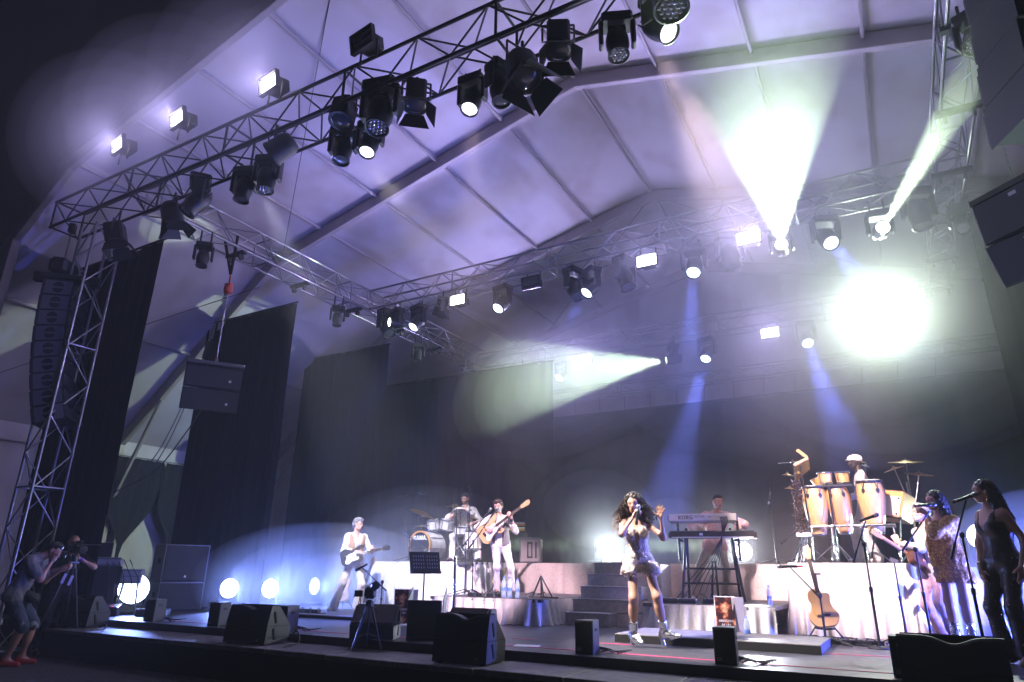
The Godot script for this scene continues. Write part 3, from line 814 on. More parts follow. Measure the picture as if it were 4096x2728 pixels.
	moving_head("lamp with a few shining lenses low on the right side truss in the haze", Vector3(1.75, 7.1, -12.6), Vector3(-0.1, -0.8, 0.6), 7.5, null, 0.95, true)
	# --- on the floor ---
	var C := Color(0.50, 0.60, 1.0)
	floor_lamp("glaring white wash lamp on the floor left of the subwoofers", Vector3(-12.6, 0.94, -7.98), Vector3(0.8, -0.02, 0.45), 0.5, C, 24.0, 55.0, M.glow_cool, 0.26)
	floor_lamp("second glowing floor lamp right of the subwoofers, behind two small boxes", Vector3(-12.5, 0.92, -10.0), Vector3(0.9, 0.02, 0.35), 0.5, C, 34.0, 50.0, M.glow_cool, 0.19)
	floor_lamp("third glowing floor lamp in the blue smoke", Vector3(-12.5, 0.9, -11.08), Vector3(0.9, 0.02, 0.25), 0.5, C, 34.0, 50.0, M.glow_cool, 0.2)
	floor_lamp("fourth glowing floor lamp seen narrow beside the white guitar", Vector3(-12.5, 0.93, -12.4), Vector3(0.98, 0.02, -0.1), 0.5, C, 34.0, 50.0, M.glow_cool, 0.19)
	floor_lamp("glaring lamp on the riser behind the singer", Vector3(-5.45, 1.70, -14.1), Vector3(0.15, -0.02, 1), 1.5, Color(0.9, 0.95, 1), 26.0, 60.0, M.glow_white, 0.2)
	floor_lamp("glaring lamp on the riser behind the keyboard player", Vector3(-2.72, 1.74, -14.1), Vector3(-0.05, 0.0, 1), 1.5, Color(0.95, 0.95, 1), 20.0, 60.0, M.glow_white, 0.16)
	floor_lamp("white lamp at the far right behind the two backing singers", Vector3(1.15, 1.95, -13.6), Vector3(-0.1, 0.0, 1), 0.5, Color(0.85, 1, 0.95), 16.0, 60.0, M.glow_white, 0.2)
	floor_lamp("low blue lamp hidden behind the wedge at the right edge", Vector3(2.7, 0.95, -10.2), Vector3(-1, 0.22, 0.05), 0.5, Color(0.34, 0.40, 1.0), 115.0, 42.0, M.glow_cool, 0.15)
	# low beams sweeping left along the back riser
	for b in [[Vector3(-5.9, 1.86, -14.3), Vector3(-1, 0.03, 0.02), 140.0, 3.5, "low beam lamp beside the lamp behind the singer, shooting left"], [Vector3(-3.05, 1.84, -14.3), Vector3(-1, 0.02, 0.03), 110.0, 4.5, "low beam lamp beside the keyboard player, shooting left"]]:
		var o := floor_lamp(b[4], b[0], b[1], 1.5, BEAM, b[2], b[3], M.glow_beam, 0.12)
		o.set_meta("group", "low beam lamps on the back riser")

# ---------- bodies: a field of tapered capsules and ellipsoids joined smoothly, meshed with surface nets ----------
# part: [a, b, ra, rb] is a capsule; [centre, radii(Vector3), basis] an ellipsoid
func net(out: Dictionary, parts: Array, cell: float, k: float, T := Transform3D.IDENTITY, colour = Color.WHITE, clip = null, amp := 0.0, freq := 6.0) -> void:
	var m := 3.4 / k
	var lo := Vector3.INF
	var hi := -Vector3.INF
	var boxes: Array = []
	for p in parts:
		var a: Vector3 = p[0]
		var b0: Vector3
		var b1: Vector3
		if p.size() == 4:
			var r := Vector3.ONE * (maxf(p[2], p[3]) + m)
			b0 = a.min(p[1]) - r; b1 = a.max(p[1]) + r
		else:
			var bs: Basis = p[2]
			var r3: Vector3 = p[1]
			var e := (bs.x * r3.x).abs() + (bs.y * r3.y).abs() + (bs.z * r3.z).abs() + Vector3.ONE * m
			b0 = a - e; b1 = a + e
		boxes.append([b0, b1])
		lo = lo.min(b0); hi = hi.max(b1)
	lo -= Vector3.ONE * cell * 2.0; hi += Vector3.ONE * cell * 2.0
	var nx := int((hi.x - lo.x) / cell) + 1
	var ny := int((hi.y - lo.y) / cell) + 1
	var nz := int((hi.z - lo.z) / cell) + 1
	var sy := nx
	var sz := nx * ny
	var D := PackedFloat32Array()
	D.resize(nx * ny * nz)
	for q in parts.size():
		var p: Array = parts[q]
		var i0 := Vector3i(((boxes[q][0] as Vector3) - lo) / cell)
		var i1 := Vector3i(((boxes[q][1] as Vector3) - lo) / cell) + Vector3i.ONE
		var a: Vector3 = p[0]
		if p.size() == 4:
			var ba: Vector3 = p[1] - a
			var bb := maxf(ba.length_squared(), 1e-9)
			var ra: float = p[2]
			var dr: float = p[3] - ra
			for z in range(i0.z, mini(i1.z, nz)):
				for y in range(i0.y, mini(i1.y, ny)):
					var w := z * sz + y * sy
					for x in range(i0.x, mini(i1.x, nx)):
						var pa := lo + Vector3(x, y, z) * cell - a
						var h := clampf(pa.dot(ba) / bb, 0.0, 1.0)
						D[w + x] += exp(-k * ((pa - ba * h).length() - ra - dr * h))
		else:
			var inv: Basis = (p[2] as Basis).transposed()
			var r3: Vector3 = p[1]
			var rm := minf(r3.x, minf(r3.y, r3.z))
			for z in range(i0.z, mini(i1.z, nz)):
				for y in range(i0.y, mini(i1.y, ny)):
					var w := z * sz + y * sy
					for x in range(i0.x, mini(i1.x, nx)):
						var v := inv * (lo + Vector3(x, y, z) * cell - a)
						var n0 := (v / r3).length()
						var n1 := (v / (r3 * r3)).length()
						var d := (n0 * (n0 - 1.0) / n1) if n1 > 1e-6 else -rm
						D[w + x] += exp(-k * maxf(d, -0.12))
	var far := 9.2 / k
	var near := cell * 3.0
	for i in D.size():
		var v := D[i]
		var d := far if v < 1e-4 else -log(v) / k
		if d < near and d > -near and (amp > 0.0 or clip != null):
			var p := lo + Vector3(i % nx, (i / sy) % ny, i / sz) * cell
			if amp > 0.0: d += amp * fold.get_noise_3d(p.x * freq, p.y * freq * 0.6, p.z * freq)
			if clip != null: d = maxf(d, clip.call(p))
		elif clip != null and d <= -near:
			d = maxf(d, clip.call(lo + Vector3(i % nx, (i / sy) % ny, i / sz) * cell))
		D[i] = d
	var V: PackedVector3Array = out.get("v", PackedVector3Array())
	var N: PackedVector3Array = out.get("n", PackedVector3Array())
	var C: PackedColorArray = out.get("c", PackedColorArray())
	var I: PackedInt32Array = out.get("i", PackedInt32Array())
	var seen := {}
	var corner := [0, 1, sy, sy + 1, sz, sz + 1, sz + sy, sz + sy + 1]
	var edges := [[0, 1], [2, 3], [4, 5], [6, 7], [0, 2], [1, 3], [4, 6], [5, 7], [0, 4], [1, 5], [2, 6], [3, 7]]
	var off: Array[Vector3] = []
	for e in 8: off.append(Vector3(e & 1, (e >> 1) & 1, e >> 2))
	var steps := [1, sy, sz]
	var around := [[0, -sy, -sy - sz, -sz], [0, -sz, -sz - 1, -1], [0, -1, -1 - sy, -sy]]
	for i in D.size():
		if D[i] >= 0.0: continue
		for ax in 3:
			for sg in [1, -1]:
				var j: int = i + steps[ax] * sg
				if j < 0 or j >= D.size() or D[j] < 0.0: continue
				var base: int = i if sg > 0 else j
				var quad_v: Array[int] = []
				for o in around[ax]:
					var cidx: int = base + o
					if not seen.has(cidx):
						var acc := Vector3.ZERO
						var cnt := 0
						for e in edges:
							var d0 := D[cidx + corner[e[0]]]
							var d1 := D[cidx + corner[e[1]]]
							if (d0 < 0.0) != (d1 < 0.0):
								acc += off[e[0]].lerp(off[e[1]], d0 / (d0 - d1)); cnt += 1
						var g := Vector3.ZERO
						for e in 8: g += (off[e] * 2.0 - Vector3.ONE) * D[cidx + corner[e]]
						var p := lo + (Vector3(cidx % nx, (cidx / sy) % ny, cidx / sz) + acc / maxi(cnt, 1)) * cell
						seen[cidx] = V.size()
						V.append(T * p); N.append((T.basis * g).normalized())
						C.append(colour.call(p) if colour is Callable else colour)
					quad_v.append(seen[cidx])
				# around[] runs the same way as x->y->z turns; outward normal along +axis for sg > 0
				if sg > 0: I.append_array(PackedInt32Array([quad_v[0], quad_v[1], quad_v[2], quad_v[0], quad_v[2], quad_v[3]]))
				else: I.append_array(PackedInt32Array([quad_v[0], quad_v[2], quad_v[1], quad_v[0], quad_v[3], quad_v[2]]))
	out["v"] = V; out["n"] = N; out["c"] = C; out["i"] = I

func net_mesh(out: Dictionary) -> ArrayMesh:
	var A := []
	A.resize(Mesh.ARRAY_MAX)
	# make every triangle's winding agree with its normals (front faces run clockwise)
	var V: PackedVector3Array = out.v
	var N: PackedVector3Array = out.n
	var I: PackedInt32Array = out.i
	for t in range(0, I.size(), 3):
		var f := (V[I[t + 1]] - V[I[t]]).cross(V[I[t + 2]] - V[I[t]])
		if f.dot(N[I[t]] + N[I[t + 1]] + N[I[t + 2]]) > 0.0:
			var s := I[t + 1]
			I[t + 1] = I[t + 2]; I[t + 2] = s
	A[Mesh.ARRAY_VERTEX] = V; A[Mesh.ARRAY_NORMAL] = N; A[Mesh.ARRAY_COLOR] = out.c; A[Mesh.ARRAY_INDEX] = I
	var m := ArrayMesh.new()
	m.add_surface_from_arrays(Mesh.PRIMITIVE_TRIANGLES, A)
	return m

func vmat(key: String, rough := 0.6, metal := 0.0) -> StandardMaterial3D:
	if not M.has(key):
		mat(key, Color.WHITE, rough, metal).vertex_color_use_as_albedo = true
	return M[key]

func ik(a: Vector3, b: Vector3, la: float, lb: float, pole: Vector3) -> Vector3:   # the middle joint of a two bone limb
	var d := b - a
	var L := clampf(d.length(), 0.05, (la + lb) * 0.999)
	var n := d.normalized()
	var x := (la * la - lb * lb + L * L) / (2.0 * L)
	var h := sqrt(maxf(la * la - x * x, 0.0))
	var o := pole - n * pole.dot(n)
	return a + n * x + (o.normalized() if o.length() > 0.001 else Vector3.UP) * h

# hand in its own frame: fingers along +y, palm facing +z, thumb towards +x * side
func hand_parts(curl: Array, spread: float, thumb: float, side: float, s := 1.0) -> Array:
	var out: Array = []
	var len_ := [0.075, 0.084, 0.078, 0.060]
	out.append([Vector3(0, -0.01, 0) * s, Vector3(0, 0.03, 0) * s, 0.024 * s, 0.026 * s])
	for f in 4:
		var x := (0.030 - f * 0.0195) * side
		var base := Vector3(x, 0.088 - absf(f - 1.2) * 0.006, 0.0)
		out.append([Vector3(x * 0.6, 0.01, 0) * s, base * s, 0.015 * s, 0.0125 * s])
		var p := base
		var ang := 0.0
		var sp: float = (1.4 - f) * spread * side * 0.35
		var L: float = len_[f]
		for seg in 3:
			ang += curl[f] * (0.75 if seg == 0 else 1.0)
			var d := Vector3(sin(sp) * cos(ang), cos(sp) * cos(ang), sin(ang))
			var q: Vector3 = p + d * L * [0.45, 0.32, 0.26][seg]
			out.append([p * s, q * s, (0.0092 - seg * 0.0006) * s, (0.0088 - seg * 0.0008) * s])
			p = q
	var t0 := Vector3(0.022 * side, 0.012, 0.006)
	var t1 := t0 + Vector3(0.030 * side, 0.030, 0.012 + 0.014 * thumb)
	var t2 := t1 + Vector3((0.022 - 0.03 * thumb) * side, 0.024, 0.010 + 0.02 * thumb)
	out.append([t0 * s, t1 * s, 0.015 * s, 0.011 * s]); out.append([t1 * s, t2 * s, 0.0105 * s, 0.0085 * s])
	return out

func head_parts(female: bool) -> Array:   # face along +z, centre of the skull near the origin, 0.23 m high
	var j := 0.9 if female else 1.0
	var B := Basis.IDENTITY
	return [
		[Vector3(0, 0.022, -0.012), Vector3(0.074, 0.092, 0.094), B], [Vector3(0, 0.03, 0.035), Vector3(0.062, 0.062, 0.05), B],
		[Vector3(0, -0.055, 0.032) , Vector3(0.053 * j, 0.055, 0.052), B], [Vector3(0, -0.088, 0.058), Vector3(0.024 * j, 0.02, 0.022), B],
		[Vector3(-0.05 * j, -0.05, 0.01), Vector3(-0.02, -0.086, 0.05), 0.018, 0.016], [Vector3(0.05 * j, -0.05, 0.01), Vector3(0.02, -0.086, 0.05), 0.018, 0.016],
		[Vector3(-0.038, -0.018, 0.055), Vector3(0.02, 0.018, 0.02), B], [Vector3(0.038, -0.018, 0.055), Vector3(0.02, 0.018, 0.02), B],
		[Vector3(0, 0.012, 0.082), Vector3(0, -0.022, 0.104), 0.008, 0.0115], [Vector3(-0.011, -0.026, 0.092), Vector3(0.011, -0.026, 0.092), 0.0085, 0.0085],
		[Vector3(-0.042, 0.027, 0.068), Vector3(-0.014, 0.025, 0.078), 0.0085, 0.009], [Vector3(0.042, 0.027, 0.068), Vector3(0.014, 0.025, 0.078), 0.0085, 0.009],
		[Vector3(-0.018, -0.052, 0.083), Vector3(0.018, -0.052, 0.083), 0.0085, 0.0085], [Vector3(-0.014, -0.064, 0.081), Vector3(0.014, -0.064, 0.081), 0.0085, 0.0085],
		[Vector3(-0.077, 0.0, -0.005), Vector3(0.01, 0.03, 0.018), B], [Vector3(0.077, 0.0, -0.005), Vector3(0.01, 0.03, 0.018), B],
	]

func shrink(c: Color, f: float) -> Color: return Color(c.r * f, c.g * f, c.b * f)

# ---------- a person in a frame whose +z looks at the viewer and +x to the viewer's right ----------
# turn: yaw of the trunk (0 faces the viewer, + to the viewer's right). "left" is the person's own left.
func person(label: String, at: Vector3, P: Dictionary) -> Dictionary:
	var t := thing("person", label, "person", at, atan2(-at.x, -at.z))
	var H: float = P.get("H", 1.75)
	var s := H / 1.75
	var fem: bool = P.get("fem", false)
	var skin: Color = P.get("skin", Color(0.48, 0.27, 0.19))
	var Y := Basis(Vector3.UP, P.get("turn", 0.0))
	var YH := Basis(Vector3.UP, P.get("hturn", P.get("turn", 0.0)))
	var pel: Vector3 = P.get("pel", Vector3(0, 0.95 * s, 0))
	var spine: Vector3 = (P.get("spine", Vector3(0, 1, 0)) as Vector3).normalized()
	var waist := pel + spine * 0.12 * s + Vector3(0, 0.01, 0)
	var chest := pel + spine * 0.33 * s
	var neck := pel + spine * (0.52 if not fem else 0.51) * s
	var hd: Array = P.get("head", [0.0, 0.0, 0.0])
	var HB := Basis(Vector3.UP, hd[0]) * Basis(Vector3.RIGHT, hd[1]) * Basis(Vector3.BACK, hd[2])
	var ndir: Vector3 = (P.get("neckdir", spine + Vector3(0, 0.6, 0) + Y * Vector3(0, 0, 0.22)) as Vector3).normalized()
	var hc := neck + ndir * 0.175 * s + HB * Vector3(0, 0, 0.012)
	var sw: float = (0.158 if fem else 0.185) * s * P.get("broad", 1.0)
	var SL := neck - spine * 0.065 * s + Y * Vector3(sw, 0, 0)
	var SR := neck - spine * 0.065 * s + Y * Vector3(-sw, 0, 0)
	var hw := 0.088 * s
	var HL := pel + YH * Vector3(hw, -0.03 * s, 0)
	var HR := pel + YH * Vector3(-hw, -0.03 * s, 0)
	var WL: Vector3 = P.get("hand_l", SL + Vector3(0.1, -0.55, 0.05) * s)
	var WR: Vector3 = P.get("hand_r", SR + Vector3(-0.1, -0.55, 0.05) * s)
	var EL := ik(SL, WL, 0.295 * s, 0.265 * s, P.get("pole_l", Y * Vector3(0.5, -0.6, -0.6)))
	var ER := ik(SR, WR, 0.295 * s, 0.265 * s, P.get("pole_r", Y * Vector3(-0.5, -0.6, -0.6)))
	WL = EL + (WL - EL).normalized() * 0.265 * s
	WR = ER + (WR - ER).normalized() * 0.265 * s
	var AL: Vector3 = P.get("foot_l", Vector3(0.12, 0.085, 0) * s)
	var AR: Vector3 = P.get("foot_r", Vector3(-0.12, 0.085, 0) * s)
	var KL := ik(HL, AL, 0.445 * s, 0.425 * s, P.get("knee_l", YH * Vector3(0.12, 0, 1)))
	var KR := ik(HR, AR, 0.445 * s, 0.425 * s, P.get("knee_r", YH * Vector3(-0.12, 0, 1)))
	var TL: Vector3 = P.get("toe_l", YH * Vector3(0.35, -0.28, 1))
	var TR: Vector3 = P.get("toe_r", YH * Vector3(-0.35, -0.28, 1))
	TL = AL + TL.normalized() * 0.165 * s
	TR = AR + TR.normalized() * 0.165 * s
	var SB := Basis(Y.x, spine, Y.x.cross(spine).normalized()).orthonormalized()
	var PB := Basis(YH.x, Vector3.UP, YH.z)
	var bulk: float = P.get("bulk", 1.0)
	var torso := [
		[pel + Vector3(0, 0.0, 0), Vector3(0.155, 0.10, 0.11) * s * bulk, PB], [waist, Vector3(0.128 if fem else 0.142, 0.13, 0.095) * s * bulk, SB],
		[chest, Vector3(0.148 if fem else 0.165, 0.17, 0.105) * s * bulk, SB], [SL.lerp(neck, 0.25) - spine * 0.01, SR.lerp(neck, 0.25) - spine * 0.01, 0.05 * s, 0.05 * s],
	]
	if fem:
		for k in [-1, 1]: torso.append([chest + SB * Vector3(k * 0.065, -0.01, 0.085) * s, Vector3(0.058, 0.062, 0.055) * s, SB])
	var arms := {"ul": [SL, EL, 0.048 * s, 0.037 * s], "ur": [SR, ER, 0.048 * s, 0.037 * s], "fl": [EL, WL, 0.037 * s, 0.024 * s], "fr": [ER, WR, 0.037 * s, 0.024 * s]}
	if fem:
		for k in arms: arms[k][2] *= 0.86; arms[k][3] *= 0.86
	var legs := {"tl": [HL, KL, 0.079 * s, 0.05 * s], "tr": [HR, KR, 0.079 * s, 0.05 * s], "cl": [KL, AL, 0.047 * s, 0.034 * s], "cr": [KR, AR, 0.047 * s, 0.034 * s]}
	var calf := func(K: Vector3, A: Vector3, toe: Vector3) -> Array:
		var back := -(toe - A); back.y = 0
		var c := K.lerp(A, 0.3) + back.normalized() * 0.014 * s
		return [c, K.lerp(A, 0.45) + back.normalized() * 0.012 * s, 0.047 * s, 0.042 * s]
	var body := {}
	var parts := torso.duplicate()
	parts.append_array([arms.ul, arms.ur, arms.fl, arms.fr, legs.tl, legs.tr, legs.cl, legs.cr, calf.call(KL, AL, TL), calf.call(KR, AR, TR)])
	parts.append([AL, TL, 0.036 * s, 0.026 * s]); parts.append([AR, TR, 0.036 * s, 0.026 * s])
	parts.append([neck - spine * 0.03 * s, hc - HB * Vector3(0, 0.05, 0.015), 0.056 * s, 0.05 * s])
	net(body, parts, 0.017, 46.0, Transform3D.IDENTITY, skin)
	# head
	var lip: Color = P.get("lip", Color(skin.r * 0.85, skin.g * 0.55, skin.b * 0.55))
	var brow: Color = P.get("brow", Color(0.03, 0.02, 0.015))
	var beard = P.get("beard", null)
	var paint := func(p: Vector3) -> Color:
		if absf(p.x) < 0.024 - absf(p.y + 0.058) * 0.6 and p.y < -0.045 and p.y > -0.072 and p.z > 0.07:
			return shrink(lip, 0.35) if absf(p.y + 0.0585) < 0.0035 and P.get("sing", false) else lip
		if p.z > 0.05 and absf(p.x) > 0.012 and absf(p.x) < 0.046 and p.y > 0.026 and p.y < 0.039 - absf(absf(p.x) - 0.03) * 0.2: return brow
		if p.z > 0.05 and absf(absf(p.x) - 0.031) < 0.017 and absf(p.y - 0.006) < 0.0085: return shrink(skin, 0.45)
		if beard != null and p.y < -0.03 - maxf(0.0, p.z - 0.05) * 0.2 and p.z > -0.02 and (p.y < -0.034): return beard
		return skin
	var HT := Transform3D(HB.scaled(Vector3.ONE * s * P.get("big", 1.0)), hc)
	net(body, head_parts(fem), 0.0075, 130.0, HT, paint)
	# hands
	for k in [["l", WL, EL, -1.0], ["r", WR, ER, 1.0]]:
		var h: Dictionary = P.get("grip_" + k[0], {})
		var fd: Vector3 = h.get("fingers", (k[1] - k[2]))
		var pd: Vector3 = h.get("palm", Y * Vector3(-k[3] * -1.0, 0, 0))
		fd = fd.normalized()
		pd = (pd - fd * pd.dot(fd)).normalized()
		var HBs := Basis(fd.cross(pd), fd, pd)
		# palm faces +z, fingers +y: a right hand has its thumb towards +x, a left hand towards -x
		var side: float = 1.0 if k[0] == "r" else -1.0
		net(body, hand_parts(h.get("curl", [0.35, 0.4, 0.45, 0.5]), h.get("spread", 0.25), h.get("thumb", 0.4), side, s * (0.92 if fem else 1.02)), 0.0065, 170.0, Transform3D(HBs, k[1] + fd * 0.008), skin)
	obj("body", net_mesh(body), vmat("skin", 0.48), t)
	for k in [-1, 1]:
		var e := put("eye", "eye_ball", func(st): lathe(st, [[0.0, -0.0115], [0.008, -0.008], [0.0115, 0.0], [0.008, 0.008], [0.0, 0.0115]], 10), mat("eye_white", col(0.6, 0.58, 0.56), 0.2), t)
		e.transform = HT * Transform3D(Basis.IDENTITY, Vector3(k * 0.031, 0.007, 0.0735))
		put("iris", "eye_iris", func(st): lathe(st, [[0.0, -0.006], [0.0058, 0.0], [0.0, 0.004]], 10), mat("eye_dark", col(0.01, 0.008, 0.006), 0.15), e, Transform3D(Basis(Vector3.RIGHT, PI / 2), Vector3(P.get("look", 0.0) * 0.004, 0.0, 0.0085)))
	var R := {"node": t, "s": s, "torso": torso, "arms": arms, "legs": legs, "head": HT, "neck": neck, "chest": chest, "pel": pel, "SB": SB, "PB": PB, "Y": Y, "AL": AL, "AR": AR, "TL": TL, "TR": TR, "KL": KL, "KR": KR, "HL": HL, "HR": HR, "EL": EL, "ER": ER, "WL": WL, "WR": WR, "SL": SL, "SR": SR, "spine": spine}
	return R

func grow(p: Array, d: float, d2 := -9.0) -> Array:
	if d2 < -1.0: d2 = d
	if p.size() == 4: return [p[0], p[1], p[2] + d, p[3] + d2]
	return [p[0], p[1] + Vector3.ONE * d, p[2]]

func cut(p: Array, f: float) -> Array: return [p[0], (p[0] as Vector3).lerp(p[1], f), p[2], lerpf(p[2], p[3], f)]

func garment(R: Dictionary, called: String, parts: Array, m: Material, clip = null, amp := 0.014, freq := 12.0, k := 46.0, cell := 0.016, colour = Color.WHITE) -> MeshInstance3D:
	var o := {}
	net(o, parts, cell, k, Transform3D.IDENTITY, colour, clip, amp, freq)
	return obj(called, net_mesh(o), m, R.node)

func below(y: float) -> Callable: return func(p: Vector3) -> float: return p.y - y
func above_y(y: float) -> Callable: return func(p: Vector3) -> float: return y - p.y

func shirt(R: Dictionary, m: Material, sleeve := 1.0, hem := -0.08, called := "shirt", d := 0.012, open_v := 0.10) -> MeshInstance3D:
	var parts: Array = []
	for p in R.torso: parts.append(grow(p, d))
	for k in ["ul", "ur"]: parts.append(grow(cut(R.arms[k], minf(sleeve * 2.0, 1.0)), d + 0.002, d + (0.004 if sleeve > 0.5 else 0.014)))
	if sleeve > 0.5:
		for k in ["fl", "fr"]: parts.append(grow(cut(R.arms[k], sleeve * 2.0 - 1.0), d + 0.003, d + 0.009))
	parts.append([R.neck - R.spine * 0.02, R.neck + R.spine * 0.035, 0.064 * R.s, 0.062 * R.s])   # collar
	if hem < -0.05:
		for k in ["tl", "tr"]: parts.append(grow(cut(R.legs[k], 0.12), d + 0.012))
	var pel: Vector3 = R.pel
	var neck: Vector3 = R.neck
	var SB: Basis = R.SB
	var s: float = R.s
	var clip := func(p: Vector3) -> float:
		var c := pel.y + hem * s - p.y
		var q := (p - neck) * SB
		c = maxf(c, q.y - 0.045 * s)
		if q.z > 0.0: c = maxf(c, minf(0.012 + (q.y + open_v) * 0.42 - absf(q.x), q.y + open_v))   # open collar
		return c
	return garment(R, called, parts, m, clip)

func trousers(R: Dictionary, m: Material, flare := 0.03, top := 0.06, to := 1.0, called := "trousers") -> MeshInstance3D:
	var d := 0.014
	var parts: Array = [grow(R.torso[0], d)]
	for k in ["tl", "tr"]: parts.append(grow(R.legs[k], d, d - 0.004 if to > 0.0 else d + 0.02))
	if to > 0.0:
		for k in ["cl", "cr"]: parts.append(grow(cut(R.legs[k], to), d - 0.002, d + flare))
	var y: float = R.pel.y + top * R.s
	return garment(R, called, parts, m, below(y), 0.015, 12.0)

func shoes(R: Dictionary, m: Material) -> void:
	for k in [[R.AL, R.TL], [R.AR, R.TR]]:
		var a: Vector3 = k[0]
		var tt: Vector3 = k[1]
		var f := (tt - a).normalized()
		var back: Vector3 = a - Vector3(f.x, 0, f.z).normalized() * 0.03 + Vector3(0, -0.035, 0) * R.s
		garment(R, "shoe", [[a + Vector3(0, -0.01, 0), back, 0.046 * R.s, 0.046 * R.s], [back, tt, 0.046 * R.s, 0.04 * R.s]], m, null, 0.0, 1.0, 60.0, 0.014)

